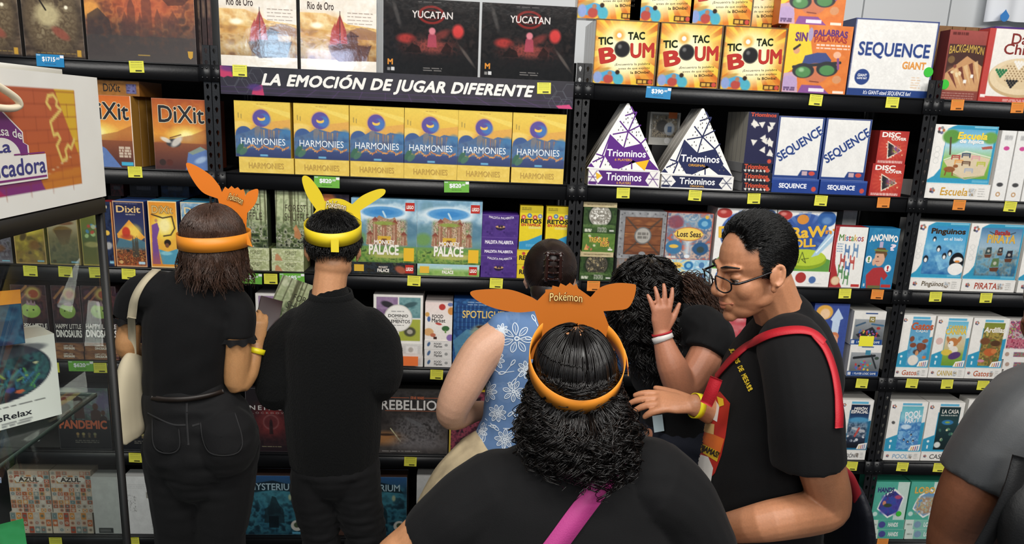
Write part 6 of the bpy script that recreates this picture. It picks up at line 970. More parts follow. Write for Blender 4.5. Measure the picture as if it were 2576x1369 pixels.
T = [('b1715', 126, 153, 'under the brown fantasy box'), ('y', 344, 168, 'under the burning city box'), ('y', 603, 178, 'at the first end of the header strip', -0.0225), ('y', 1369, 222, 'at the far end of the header strip', -0.0225),
     ('y', 340, 433, 'under the orange sunset card game box'), ('g820', 822, 459, 'under the second yellow landscape box'), ('g820', 1149, 471, 'under the fourth yellow landscape box'), ('b390', 1656, 234, 'under the yellow bomb boxes'),
     ('y', 1568, 486, 'under the purple triangle'), ('y', 1748, 492, 'under the navy triangle'), ('y', 1897, 500, 'under the navy travel game boxes'), ('y', 2065, 505, 'under the white boxes with slanting lettering'), ('o', 2223, 510, 'under the red disc boxes'),
     ('y', 2052, 252, 'under the sunglasses box'), ('y', 2245, 258, 'under the big white box with navy lettering'), ('o', 2409, 264, 'under the backgammon box'), ('o', 2560, 271, 'under the chinese checkers box'), ('o', 2413, 516, 'under the horse paddock box'), ('y', 2541, 520, 'under the white spines'),
     ('y', 76, 682, 'under the narrow yellow card box'), ('y', 164, 684, 'under the flying ship card box'), ('y', 242, 686, 'under the card box with coloured balls'), ('y', 323, 690, 'under the navy card box with the orange diamond'), ('g685', 627, 701, 'beside the brown hair'), ('y', 681, 702, 'between two green ones'), ('g685', 735, 702, 'above the held box'),
     ('y', 1041, 707, 'under the jungle temple boxes'), ('y', 1248, 713, 'under the purple word game boxes'), ('o', 1493, 720, 'under the green treasure boxes'), ('o', 1732, 722, 'behind the curly haired woman'), ('y', 2126, 739, 'under the chair stacking box'), ('o', 2207, 741, 'under the man in red sweater box'), ('y', 2354, 747, 'under the penguin puzzle box'), ('y', 2481, 750, 'under the pirate puzzle box'),
     ('y', 132, 925, 'beside the green one behind the glass'), ('g620', 204, 922, 'behind the glass case'), ('y', 252, 926, 'next to the glass case post'), ('y', 990, 942, 'beside the elbow of the black sweater'), ('y', 1098, 943, 'under the food game boxes'), ('y', 2168, 965, 'under the small logic game boxes'), ('y', 2294, 965, 'under the cat puzzle box'), ('y', 2383, 967, 'under the running dog puzzle box'), ('y', 2473, 970, 'under the squirrel puzzle box'),
     ('y', 340, 1152, 'under the epidemic game box by the tote'), ('y', 1032, 1162, 'under the space battle box'), ('y', 2142, 1173, 'under the space station box'), ('y', 2270, 1175, 'under the pool puzzle box'), ('y', 2362, 1177, 'under the ghost house puzzle box'), ('o', 2220, 1366, 'under the hands game box'), ('y', 335, 1364, 'under the dotted brain box'), ('y', 140, 1364, 'under the tile pattern boxes')]
for t in T: pt(*t[:4], *t[4:5])
b = MB(); b.box(-0.05, 0, 0, 0.05, 0.0012, 0.045, 'f07a40'); pz = P(1024, 909, -0.004); o = b.build('price_tag', M_card(), loc=(pz[0], -0.004, pz[2]-0.022)); tag(o, 'orange price tag stuck on the lower flat white box', 'price tag', 'orange price tags')
# ---------------------------------------------------------------- people: tools
def nrm(v): v = np.asarray(v, float); return v/(np.linalg.norm(v)+1e-12)
def ellipsoid(m, c, r, M=None, n=14):
    th = np.linspace(0, math.pi, n); ph = np.arange(2*n)/(2*n)*2*math.pi
    v = np.stack([np.sin(th)[:, None]*np.cos(ph), np.sin(th)[:, None]*np.sin(ph), np.cos(th)[:, None]*np.ones_like(ph)], -1).reshape(-1, 3)*np.asarray(r)
    if M is not None: v = v @ np.asarray(M).T
    k = 2*n; q = [(i*k+j, (i+1)*k+j, (i+1)*k+(j+1) % k, i*k+(j+1) % k) for i in range(n-1) for j in range(k)]
    m.add(v+np.asarray(c), q=q)
RK = [1.0]
def limb(m, pts, rad, n=14, k=14, flat=1.0, side=None, ends=2):
    p = smooth_path(pts, n); rad = np.asarray(rad, float)*RK[0]; t = np.linspace(0, 1, n); s = np.linspace(0, 1, len(rad))
    r = np.interp(t, s, rad) if rad.ndim == 1 else np.stack([np.interp(t, s, rad[:, i]) for i in (0, 1)], 1)
    v, q, tt = tube_arrays(p, r, k, side, flat); m.add(v, q=q, t=tt)
    caps = ((p[0], r[0]), (p[-1], r[-1]))
    for c, rr in caps[:ends]: a = rr if np.ndim(rr) == 0 else min(rr); ellipsoid(m, c, (a*0.98,)*3, n=8)
def strips(paths, rad, k=3):
    """Many tapering strands at once. paths: (S, N, 3); rad: (N,) or (S, N)."""
    p = np.asarray(paths, float); S_, N, _ = p.shape; tg = np.gradient(p, axis=1); tg /= np.linalg.norm(tg, axis=2, keepdims=True)+1e-12
    ref = np.where(np.abs(tg[:, :, 2:3]) > 0.9, np.array([1.0, 0, 0]), np.array([0, 0, 1.0])); a = np.cross(tg, ref); a /= np.linalg.norm(a, axis=2, keepdims=True)+1e-12; b = np.cross(tg, a)
    th = np.arange(k)/k*2*math.pi; rad = np.broadcast_to(rad, (S_, N))[..., None, None]
    v = (p[:, :, None]+(a[:, :, None]*np.cos(th)[:, None]+b[:, :, None]*np.sin(th)[:, None])*rad).reshape(-1, 3)
    i = np.arange(N-1)[:, None]*k; j = np.arange(k)[None]; q = np.stack([i+j, i+(j+1) % k, i+k+(j+1) % k, i+k+j], -1).reshape(-1, 4)
    q = (q[None]+(np.arange(S_)*N*k)[:, None, None]).reshape(-1, 4)
    return v, q
def wobble(co, seed, fr):
    R = np.random.RandomState(seed); o = np.zeros(len(co))
    for _ in range(6): k = R.normal(size=3)*fr; o += np.sin(co @ k+R.uniform(0, 6.28))
    return o/6
def fuse(m, vox=0.006, it=4, folds=0.0, seed=1, fr=(9, 9, 26), sub=None):
    """One continuous skin round everything in m."""
    me = m.data('fused'); o = bpy.data.objects.new('fused', me); COL.objects.link(o)
    r = o.modifiers.new('r', 'REMESH'); r.mode = 'VOXEL'; r.voxel_size = vox
    s = o.modifiers.new('s', 'SMOOTH'); s.factor = 0.5; s.iterations = it
    dg = bpy.context.evaluated_depsgraph_get(); dg.update(); m2 = bpy.data.meshes.new_from_object(o.evaluated_get(dg))
    bpy.data.objects.remove(o); bpy.data.meshes.remove(me)
    n = len(m2.vertices); co = np.zeros(n*3); m2.vertices.foreach_get('co', co); co = co.reshape(-1, 3)
    if folds:
        no = np.zeros(n*3); m2.vertex_normals.foreach_get('vector', no); no = no.reshape(-1, 3)
        w = co+0.03*np.stack([wobble(co, seed+7, np.array([6, 6, 6])), wobble(co, seed+8, np.array([6, 6, 6])), wobble(co, seed+9, np.array([6, 6, 6]))], 1)
        f = wobble(w, seed, np.array(fr)*4.0); f = np.sign(f)*np.abs(f)**0.8; g = np.clip(wobble(co, seed+3, np.array([7, 7, 7]))+0.35, 0, 1)
        co = co+no*(f*g*folds*2.2)[:, None]
    if sub is not None: co = co-np.asarray(sub)
    m2.vertices.foreach_set('co', co.astype(np.float32).ravel()); m2.materials.clear(); m2.update()
    return m2
def skin(name, c): 
    m = mat(name, c, 0.48, bump=0.03, bscale=220, vary=0.07)
    b = m.node_tree.nodes['Principled BSDF']; b.inputs['Subsurface Weight'].default_value = 0.12; b.inputs['Subsurface Radius'].default_value = (0.012, 0.005, 0.003); b.inputs['Subsurface Scale'].default_value = 0.6
    return m
def hairmat(name, c, rough=0.36): return mat(name, c, rough, spec=0.45, vary=0.35, bscale=40)
from mathutils.bvhtree import BVHTree
def bvh_of(me, off):
    v = np.zeros(len(me.vertices)*3); me.vertices.foreach_get('co', v); v = v.reshape(-1, 3)+off
    me.calc_loop_triangles(); t = np.zeros(len(me.loop_triangles)*3, np.int32); me.loop_triangles.foreach_get('vertices', t)
    return BVHTree.FromPolygons([tuple(x) for x in v], [tuple(int(k) for k in x) for x in t.reshape(-1, 3)])
def onto(bvh, px, py, lift=0.003, default=None):
    d = nrm(ray(px, py)); h = bvh.ray_cast(Vector(CAM), Vector(d))
    if h[0] is None: return default, None
    n = np.array(h[1]); n = n if n @ d < 0 else -n
    return np.array(h[0])+n*lift, n
class Person:
    def __init__(s, label, x, y):
        s.base = np.array([x, y, 0.0]); s.e = empty('person', (x, y, 0), label, 'person')
    def part(s, name, me, m, smooth=True, parent=None, label=None):
        o = put(name, me, m, parent or s.e, smooth)
        if label: o['label'] = label
        return o
    def fused(s, name, m, mt, label=None, **k): return s.part(name, fuse(m, sub=s.base, **k), mt, label=label)
    def mesh(s, name, mb, mt, smooth=True, parent=None, label=None):
        mb.v = [v-s.base for v in mb.v]; return s.part(name, mb.data(name), mt, smooth, parent, label)
    def hair(s, name, paths, rad, mt, base=None, k=3, label=None):
        m = MB(); v, q = strips(paths, rad, k); m.add(v, q=q)
        if base is not None: base(m)
        return s.mesh(name, m, mt, True, label=label)
def ribbon(m, bvh, pts, wd, lift=0.004, n=40, thick=0.0025, col=(0.8, 0.8, 0.8), facing=None):
    """A flat strap laid on a surface along points seen in the photograph."""
    P2 = smooth_path([(x, y, 0) for x, y in pts], n)[:, :2]; c, N = [], []
    for x, y in P2:
        a, nn = onto(bvh, x, y, lift)
        if a is not None: c.append(a); N.append(nn)
    if len(c) > 4: strap(m, np.array(c), np.array(N), wd, thick, col)
def strap(m, c, N, wd, thick=0.0025, col=(0.8, 0.8, 0.8)):
    k = len(c)
    for _ in range(6):
        c[1:-1] = (c[:-2]+2*c[1:-1]+c[2:])/4; N[1:-1] = (N[:-2]+2*N[1:-1]+N[2:])/4
    N = N/np.linalg.norm(N, axis=1)[:, None]; t = np.gradient(c, axis=0); sd = np.cross(t, N); sd /= np.linalg.norm(sd, axis=1)[:, None]+1e-12; h = wd/2
    a, b, a2, b2 = c-sd*h, c+sd*h, c-sd*h-N*thick, c+sd*h-N*thick; v = np.stack([a, b, b2, a2], 1).reshape(-1, 3)
    q = [(i*4+j, i*4+(j+1) % 4, i*4+4+(j+1) % 4, i*4+4+j) for i in range(k-1) for j in range(4)]+[(0, 1, 2, 3), (4*k-1, 4*k-2, 4*k-3, 4*k-4)]
    m.add(v, q=q, col=col)
def frame(fwd, pitch=0.0, roll=0.0):
    """Columns: the person's right, forward, up."""
    f = nrm([fwd[0], fwd[1], 0]); r = np.cross(f, [0, 0, 1.0]); u = np.array([0, 0, 1.0])
    f2 = f*math.cos(pitch)-u*math.sin(pitch); u2 = u*math.cos(pitch)+f*math.sin(pitch)
    r3 = r*math.cos(roll)+u2*math.sin(roll); u3 = u2*math.cos(roll)-r*math.sin(roll)
    return np.stack([r3, f2, u3], 1)
def head_into(m, c, M, s=1.0, face=True):
    c = np.asarray(c, float)
    def E(p, r, R=None): ellipsoid(m, c+M @ (np.asarray(p)*s), np.asarray(r)*s, M if R is None else M @ R)
    E((0, -0.012, 0.032), (0.074, 0.094, 0.086)); E((0, 0.03, -0.036), (0.06, 0.06, 0.08)); E((0, 0.044, -0.082), (0.044, 0.044, 0.034)); E((0, 0.0, -0.055), (0.058, 0.06, 0.045))
    for sx in (-1, 1):
        E((sx*0.079, -0.005, -0.008), (0.006, 0.017, 0.027)); pts = [c+M @ (np.array([sx*(0.08+0.008*math.sin(a*0.5)), -0.007-0.018*math.sin(a*0.9+0.6), 0.022*math.cos(a)-0.002])*s) for a in np.linspace(-0.5, 3.4, 9)]
        v, q, t = tube_arrays(smooth_path(pts, 14), 0.0052*s, 7); m.add(v, q=q, t=t); E((sx*0.078, 0.002, -0.034), (0.006, 0.009, 0.01))
    if not face: return
    E((0, 0.078, -0.101), (0.02, 0.016, 0.017)); E((0, 0.083, -0.067), (0.027, 0.014, 0.022))
    limb(m, [c+M @ (np.array(p)*s) for p in ((0, 0.086, 0.014), (0, 0.098, -0.006), (0, 0.108, -0.028))], np.array([0.008, 0.009, 0.012])*s, 8, 10); E((0, 0.109, -0.031), (0.0122, 0.011, 0.0105)); E((0, 0.098, -0.042), (0.012, 0.012, 0.006))
    for sx in (-1, 1):
        E((sx*0.012, 0.1, -0.036), (0.009, 0.011, 0.008)); limb(m, [c+M @ (np.array(q)*s) for q in ((sx*0.008, 0.086, 0.021), (sx*0.03, 0.081, 0.027), (sx*0.047, 0.067, 0.026))], np.array([0.007, 0.0075, 0.005])*s, 10, 8); E((sx*0.036, 0.051, -0.03), (0.024, 0.027, 0.032)); E((sx*0.046, 0.014, -0.064), (0.014, 0.03, 0.02)); E((sx*0.031, 0.0685, 0.004), (0.0142, 0.0125, 0.0098))
def hand_into(m, w, d, nrmv, s=1.0, curl=(0.3, 0.3, 0.3, 0.35), spread=0.16, thumb=(0.7, 0.25), left=False, lens=(0.072, 0.08, 0.075, 0.058)):
    """Palm and five fingers from the wrist point w along d; nrmv points out of the back of the hand."""
    w = np.asarray(w, float); d = nrm(d); n = nrm(np.asarray(nrmv)-np.dot(nrmv, d)*d); r = np.cross(d, n)*(-1 if left else 1)      # r: towards the thumb
    v, q, t = tube_arrays(np.array([w-d*0.02*s, w+d*0.01*s, w+d*0.045*s, w+d*0.085*s, w+d*0.093*s]), np.array([[0.024, 0.019], [0.027, 0.018], [0.037, 0.016], [0.038, 0.013], [0.03, 0.008]])*s, 14, side=r); m.add(v, q=q, t=t)
    for i in range(4):
        o = (0.028-0.0187*i)*s; b = w+d*(0.083-abs(i-1.2)*0.005)*s+r*o; a = (1.4-i)*spread; dd = nrm(d*math.cos(a)+r*math.sin(a)); P0 = [b-dd*0.015*s, b]; ang = 0; L = lens[i]*s; nn = n
        for seg in (0.46, 0.3, 0.24): ang += curl[i]; P0.append(P0[-1]+(dd*math.cos(ang)-nn*math.sin(ang))*L*seg)
        limb(m, P0, np.array([0.0095, 0.0095, 0.0092, 0.0085, 0.0068])*s, 12, 9)
    b = w+d*0.018*s+r*0.024*s; a, c2 = thumb; dd = nrm(d*math.cos(a)+r*math.sin(a)-n*c2)
    limb(m, [b-dd*0.01*s, b+dd*0.03*s, b+dd*0.058*s+d*0.004*s, b+dd*0.078*s+d*0.012*s], np.array([0.014, 0.013, 0.0105, 0.0075])*s, 12, 9)
def scalp(N, seed, up=1.0, low=-0.2, front=None):
    R = np.random.RandomState(seed); v = R.normal(size=(N*6, 3)); v /= np.linalg.norm(v, axis=1)[:, None]
    k = (v[:, 2] > low) & (v[:, 2] <= up)
    if front is not None: k &= front(v)
    return v[k][:N]
# paper visors: a band round the head and an eared crest at the brow
def band(m, c, M, rx, ry, h, a0=0.0, a1=2*math.pi, col=(0.8, 0.8, 0.8), n=60, thick=0.0012, flare=0.0):
    v = []; al = np.linspace(a0, a1, n)
    for a in al:
        for (zz, k) in ((-h/2, 0), (h/2, flare), (h/2, flare+thick), (-h/2, thick)): v.append(np.asarray(c)+M @ np.array([(rx+k)*math.cos(a), (ry+k)*math.sin(a), zz]))
    q = [(i*4+j, i*4+(j+1) % 4, i*4+4+(j+1) % 4, i*4+4+j) for i in range(n-1) for j in range(4)]
    m.add(v, q=q, col=col)
def sheet(m, outline, y, thick, col, bow=0.0, px0=0, wpx=100):
    """A cut-out card: the outline as seen, at depth y, filled by ears; bow bends it back at the sides."""
    pts = [np.array(P(px, py, y+bow*min(1.0, ((px-px0)/wpx)**2))) for px, py in outline]
    from mathutils.geometry import tessellate_polygon
    tri = [tuple(t) for t in tessellate_polygon([[Vector((px, -py, 0)) for px, py in outline]])]; n = len(pts); xy = [tuple(map(float, o)) for o in outline]
    for _ in range(3 if bow else 0):                       # finer facets so that the card can bend
        ed, t2 = {}, []
        def mid(a, b):
            k = (min(a, b), max(a, b))
            if k not in ed: ed[k] = len(xy); xy.append(((xy[a][0]+xy[b][0])/2, (xy[a][1]+xy[b][1])/2))
            return ed[k]
        for a, b, c in tri: ab, bc, ca = mid(a, b), mid(b, c), mid(c, a); t2 += [(a, ab, ca), (ab, b, bc), (ca, bc, c), (ab, bc, ca)]
        tri = t2
    pts = [np.array(P(px, py, y+bow*min(1.0, ((px-px0)/wpx)**2))) for px, py in xy]
    A = np.array(pts); B = A+np.array([0, thick, 0]); m.add(A, t=[tuple(t) for t in tri], col=col); m.add(B, t=[tuple(reversed(t)) for t in tri], col=col)
    m.add(np.vstack([A[:n], B[:n]]), q=[(i, (i+1) % n, n+(i+1) % n, n+i) for i in range(n)], col=col)
def curve2(pts, n=6):
    p = smooth_path([(x, y, 0) for x, y in pts], n*(len(pts)-1)+1); return [(a[0], a[1]) for a in p]
def sheet_text(m, t, x0, y0, x1, y1, y, c, w=2, rot=0.0, lift=0.0015, shear=0.0, arc=0.0, bow=0.0, px0=0, wpx=100):
    V, T = text_tris(t, w, shear); lo, hi = V.min(0), V.max(0); n = (V-lo)/(hi-lo); X = x0+n[:, 0]*(x1-x0); Y = y1-n[:, 1]*(y1-y0)+arc*(2*n[:, 0]-1)**2
    cx, cy = (x0+x1)/2, (y0+y1)/2; X, Y = cx+(X-cx)*math.cos(rot)-(Y-cy)*math.sin(rot), cy+(X-cx)*math.sin(rot)+(Y-cy)*math.cos(rot)
    m.add([P(a, b, y-lift-zz+bow*min(1.0, ((a-px0)/wpx)**2)) for a, b, zz in zip(X, Y, text_tris.z)], t=T, col=c)

def under(paths, c, M, rx, ry, h, k=0.93):
    """Hair pressed in where a band goes round it."""
    q = (np.asarray(paths)-np.asarray(c)) @ M; n = np.sqrt((q[..., 0]/rx)**2+(q[..., 1]/ry)**2); m = ((np.abs(q[..., 2]) < h*0.62) & (n > k) & (n < 1.7)).astype(float)
    D = q[..., :2]*((k/np.maximum(n, 1e-6)-1)*m)[..., None]; N = q.shape[1]; r = max(2, N//14); w = np.exp(-0.5*(np.arange(-2*r, 2*r+1)/r)**2); w /= w.sum()
    cv = lambda a: np.apply_along_axis(lambda v: np.convolve(np.pad(v, 2*r, mode='edge'), w, 'valid'), 1, a)
    G = cv(m); a = np.maximum(np.minimum(1, G*1.6), m)/np.maximum(G, 1e-6)
    q[..., 0] += cv(D[..., 0])*a; q[..., 1] += cv(D[..., 1])*a
    return q @ M.T+np.asarray(c)
# ---------------------------------------------------------------- person in the yellow visor
BLK = lambda: mat('black_cotton', '08080a', 0.85, bump=0.12, bscale=420, sheen=0.03, spec=0.25)
KNIT = lambda: mat('black_knit', '060708', 0.95, bump=0.6, bscale=260, sheen=0.03, spec=0.2, stretch=(1.0, 1.0, 0.5))
DENIM = lambda: mat('black_denim', '0d0d0f', 0.8, bump=0.15, bscale=500, sheen=0.03, spec=0.25)
CARDY = lambda: mat('visor_card', None, 0.45)
YB = -0.83
def J(px, py, dy=0.0): return P(px, py, YB+dy)
p = Person('person in a yellow eared visor and black knit sweater, seen from behind', *J(845, 1300)[:2])
M2 = frame((-0.12, 1), 0.30); hc = J(838, 626, 0.02)
m = MB(); head_into(m, hc, M2, 0.98); limb(m, [hc+[0, -0.015, -0.05], J(828, 735), J(832, 775)], [0.052, 0.054, 0.075], 10)
limb(m, [J(832, 810), J(838, 900), J(840, 1140)], np.array([[0.1, 0.06], [0.14, 0.09], [0.12, 0.085]]), 14, side=(1, 0, 0))
limb(m, [J(770, 845), J(705, 890), J(692, 985, -0.01), J(735, 905, 0.27)], [0.036, 0.04, 0.042, 0.028]); hand_into(m, J(728, 868, 0.29), (0.2, 0.3, 0.9), (-1, 0.2, 0), 0.95)
limb(m, [J(905, 845), J(958, 880), J(960, 970, -0.01), J(820, 915, 0.30)], [0.036, 0.04, 0.042, 0.028]); hand_into(m, J(800, 890, 0.31), (-0.5, 0.2, 0.6), (1, 0, 0.4), 0.95, left=True)
p.fused('body', m, skin('skin_light_tan', 'c08c66'), vox=0.005, it=3)
m = MB()
limb(m, [J(840, 1168), J(840, 1100), J(838, 1000), J(838, 900), J(837, 825), J(834, 786), J(833, 748)], np.array([[0.148, 0.11], [0.158, 0.118], [0.165, 0.12], [0.172, 0.12], [0.172, 0.115], [0.13, 0.095], [0.069, 0.064]]), 26, 24, side=(1, 0, 0))
limb(m, [J(752, 822), J(703, 878, -0.01), J(692, 985, -0.02), J(720, 960, 0.14), J(735, 915, 0.24)], [0.066, 0.062, 0.062, 0.05, 0.042], 18)
limb(m, [J(925, 820), J(964, 868, -0.01), J(962, 965, -0.02), J(900, 955, 0.14), J(845, 925, 0.26)], [0.066, 0.06, 0.058, 0.05, 0.042], 18)
p.fused('sweater', m, KNIT(), vox=0.006, it=5, folds=0.0022, seed=3, fr=(8, 8, 16))
m = MB(); cc = J(833, 744); band(m, cc, frame((0, 1), -0.1), 0.07, 0.064, 0.03, thick=0.005, flare=-0.007); p.mesh('collar', m, KNIT())
m = MB(); limb(m, [J(842, 1120), J(843, 1175)], np.array([[0.14, 0.1], [0.15, 0.115]]), 8, 20, side=(1, 0, 0))
for pts, r in (([J(800, 1165), J(793, 1230), J(801, 1300), J(808, 1369)], [0.09, 0.085, 0.074, 0.064]), ([J(890, 1165), J(898, 1230), J(910, 1300), J(920, 1369)], [0.09, 0.085, 0.077, 0.07])):
    e = pts[-1].copy(); e[2] = 0.07; limb(m, pts+[e], r+[0.055], 20)
p.fused('trousers', m, DENIM(), vox=0.007, it=4, folds=0.004, seed=5, fr=(8, 8, 22))
for px in (808, 920):
    e = J(px, 1369); m = MB(); ellipsoid(m, (e[0], e[1]+0.07, 0.045), (0.048, 0.135, 0.044)); m.box(e[0]-0.045, e[1]-0.05, 0, e[0]+0.045, e[1]+0.19, 0.02); p.fused('shoe', m, mat('black_shoe', '121212', 0.5), vox=0.008, it=3)
# short black hair: a cap and short strands combed down from the crown
def cap(m, c, M, r, off=(0, -0.014, 0.036)): ellipsoid(m, np.asarray(c)+M @ np.array(off), r, M)
RS = np.random.RandomState(7); d = scalp(4200, 4, 1.0, -0.75, lambda v: (v[:, 1] < 0.35+0.5*np.clip(v[:, 2], 0, 1)) & ((v[:, 2] > -0.3) | (v[:, 1] < 0.05)))
rr = np.array([0.079, 0.099, 0.086]); root = d*rr*0.97; flow = np.stack([d[:, 0]*0.5, d[:, 1]*0.5-0.1, -0.75+0*d[:, 0]], 1)+RS.normal(size=d.shape)*0.28; flow -= (flow*d).sum(1)[:, None]*d*0.8
t = np.linspace(0, 1, 6)[None, :, None]; L = (0.03+0.02*np.clip(d[:, 2], 0, 1))[:, None, None]; path = root[:, None]+flow[:, None]*t*L+d[:, None]*(0.011*np.sin(t*2.2))
ybc = J(838, 577, 0.02); Mb = frame((-0.1, 1), -0.17)
p.hair('hair', under(hc+(path+np.array([0, -0.014, 0.036])) @ M2.T, ybc, Mb, 0.0885, 0.108, 0.044), np.array([0.0009, 0.001, 0.001, 0.0008, 0.0006, 0.0003]), hairmat('hair_black', '0b0a0a'), base=lambda m: (cap(m, hc, M2, rr*0.985)), k=3)
m = MB(); band(m, ybc, Mb, 0.0885, 0.108, 0.044, col='dcc41e', thick=0.0015)
fy = YB+0.128
out = curve2([(776, 592), (779, 556), (795, 527)])+curve2([(795, 527), (772, 492), (760, 455), (765, 442), (782, 450), (806, 482), (817, 507)])+curve2([(817, 507), (838, 500), (862, 502), (886, 514)])+curve2([(886, 514), (912, 492), (948, 477), (968, 477), (966, 490), (940, 508), (906, 530)])+curve2([(906, 530), (908, 560), (905, 592)])
sheet(m, out, fy, 0.0016, 'd8c022')
sheet_text(m, 'Pokémon', 820, 505, 872, 526, fy, '6a5030', 2, 0.16, 0.003, 0, 3); sheet_text(m, 'Pokémon', 821, 506, 871, 525, fy, 'f4e6c8', 0, 0.16, 0.0045, 0, 3)
v = p.mesh('paper_visor', m, CARDY(), False, label='yellow paper visor with pointed ears')
m = MB(); a = J(843, 618, -0.092); m.box(a[0]-0.012, a[1]-0.004, a[2]-0.02, a[0]+0.012, a[1]-0.002, a[2]+0.02, 'e6d030'); o = p.mesh('tape', m, mat('clear_tape', 'e0cc38', 0.15), False, v)

# the forest box this person holds
YB = -0.54
m = MB(); A = Art(0.155, 0.2); a_forest(A, f=0); A.dec = []; A.txt('FOREST', 0.42, 0.26, 0.98, 0.38, '3a3a2c', 0).txt('SHUFFLE', 0.34, 0.42, 0.98, 0.56, '3a3a2c', 0)
A.grid_into(m); A.tris_into(m); m.box(-0.0775, 0, 0, 0.0775, 0.05, 0.2, '2c3626', skip='f'); o = m.build('game_box', M_wrap()); tag(o, 'misty forest card box held up by the person in the yellow visor', 'game box')
a = P(712, 836, -0.60); o.location = a; o.rotation_euler = (-0.5, 0.36, 0.1)

# ---------------------------------------------------------------- woman with brown hair and orange visor
YB = -0.95
p = Person('person with wavy brown hair, orange eared visor, black tee and dark jeans', *J(500, 1300)[:2])
M1 = frame((0.35, 1), 0.25, -0.06); hc = J(540, 612, 0.02)
m = MB(); head_into(m, hc, M1, 0.92); limb(m, [hc+[0, -0.01, -0.05], J(550, 690), J(540, 730)], [0.046, 0.046, 0.06], 10)
limb(m, [J(520, 740), J(480, 860), J(465, 985), J(505, 1100)], np.array([[0.1, 0.06], [0.11, 0.075], [0.1, 0.075], [0.13, 0.09]]), 16, side=(1, 0, 0))
limb(m, [J(350, 745, 0.02), J(326, 830, 0.0), J(330, 885, 0.02), J(400, 880, 0.25)], [0.048, 0.036, 0.034, 0.026], 18)
limb(m, [J(592, 800), J(598, 880, -0.01), J(597, 962, 0.0), J(622, 935, 0.02), J(643, 878, 0.05)], [0.05, 0.041, 0.038, 0.036, 0.023], 20)
hand_into(m, J(645, 868, 0.055), (0.05, 0.2, 0.95), (0.6, -0.8, 0.2), 0.86, curl=(0.45, 0.5, 0.5, 0.5), left=True)
p.fused('body', m, skin('skin_tan', 'b58558'), vox=0.005, it=3)
m = MB()
limb(m, [J(465, 990), J(465, 968), J(470, 900), J(482, 820), J(500, 765), J(535, 720), J(548, 700)], np.array([[0.126, 0.092], [0.124, 0.09], [0.13, 0.098], [0.142, 0.1], [0.14, 0.095], [0.1, 0.075], [0.06, 0.055]]), 26, 24, side=(1, 0, 0.1))
limb(m, [J(400, 735), J(350, 745, 0.0), J(325, 800, 0.0)], [0.07, 0.058, 0.047], 12, ends=1); limb(m, [J(558, 752), J(596, 788), J(597, 848, -0.01)], [0.068, 0.056, 0.051], 12, ends=1)
p.fused('t_shirt', m, BLK(), vox=0.006, it=5, folds=0.0028, seed=11, fr=(10, 8, 14))
for c, d2, r in ((J(324, 803, 0), (0.02, 0.02, 1), 0.047), (J(597, 853, -0.01), (0.0, 0.0, 1), 0.051)):      # lettuce-edged sleeve hems
    m = MB(); u = nrm(d2); a = nrm(np.cross(u, [0, 1, 0])); b = np.cross(u, a); v = []
    for i in range(64):
        t = i/64*2*math.pi; w = 0.005*math.sin(t*9); v += [c+(a*math.cos(t)+b*math.sin(t))*(r-0.001)+u*0.012, c+(a*math.cos(t)+b*math.sin(t))*(r+0.004+w)-u*(0.006+0.004*math.sin(t*9+1))]
    m.add(v, q=[(2*i, 2*((i+1) % 64), 2*((i+1) % 64)+1, 2*i+1) for i in range(64)]); p.mesh('sleeve_hem', m, BLK())
m = MB(); limb(m, [J(464, 966), J(468, 985), J(470, 1010), J(500, 1070), J(507, 1120), J(506, 1165)], np.array([[0.122, 0.092], [0.127, 0.096], [0.136, 0.104], [0.168, 0.125], [0.182, 0.14], [0.175, 0.13]]), 20, 24, side=(1, 0, 0))
ellipsoid(m, J(438, 1110, -0.04), (0.085, 0.1, 0.11)); ellipsoid(m, J(575, 1110, -0.05), (0.09, 0.1, 0.115))
for pts, r in (([J(448, 1150), J(450, 1240), J(452, 1310), J(452, 1369)], [0.105, 0.09, 0.08, 0.074]), ([J(566, 1150), J(565, 1240), J(560, 1310), J(556, 1369)], [0.105, 0.093, 0.084, 0.078])):
    e = pts[-1].copy(); e[2] = 0.05; limb(m, pts+[e], r+[0.08], 20)
tr = p.fused('jeans', m, DENIM(), vox=0.006, it=5, folds=0.004, seed=8, fr=(8, 8, 18)); bv = bvh_of(tr.data, p.base)
SEAM = lambda: mat('jeans_seam', '1c1c1e', 0.8)
for nm, pts in (('seam', [(470, 1012), (470, 1060), (474, 1120)]), ('seam', [(372, 1040), (430, 1068), (470, 1070)]), ('seam', [(630, 1030), (560, 1050), (484, 1072)])):
    m = MB(); ribbon(m, bv, pts, 0.007, 0.0015, 24, 0.001); p.mesh(nm, m, SEAM(), False, parent=tr)
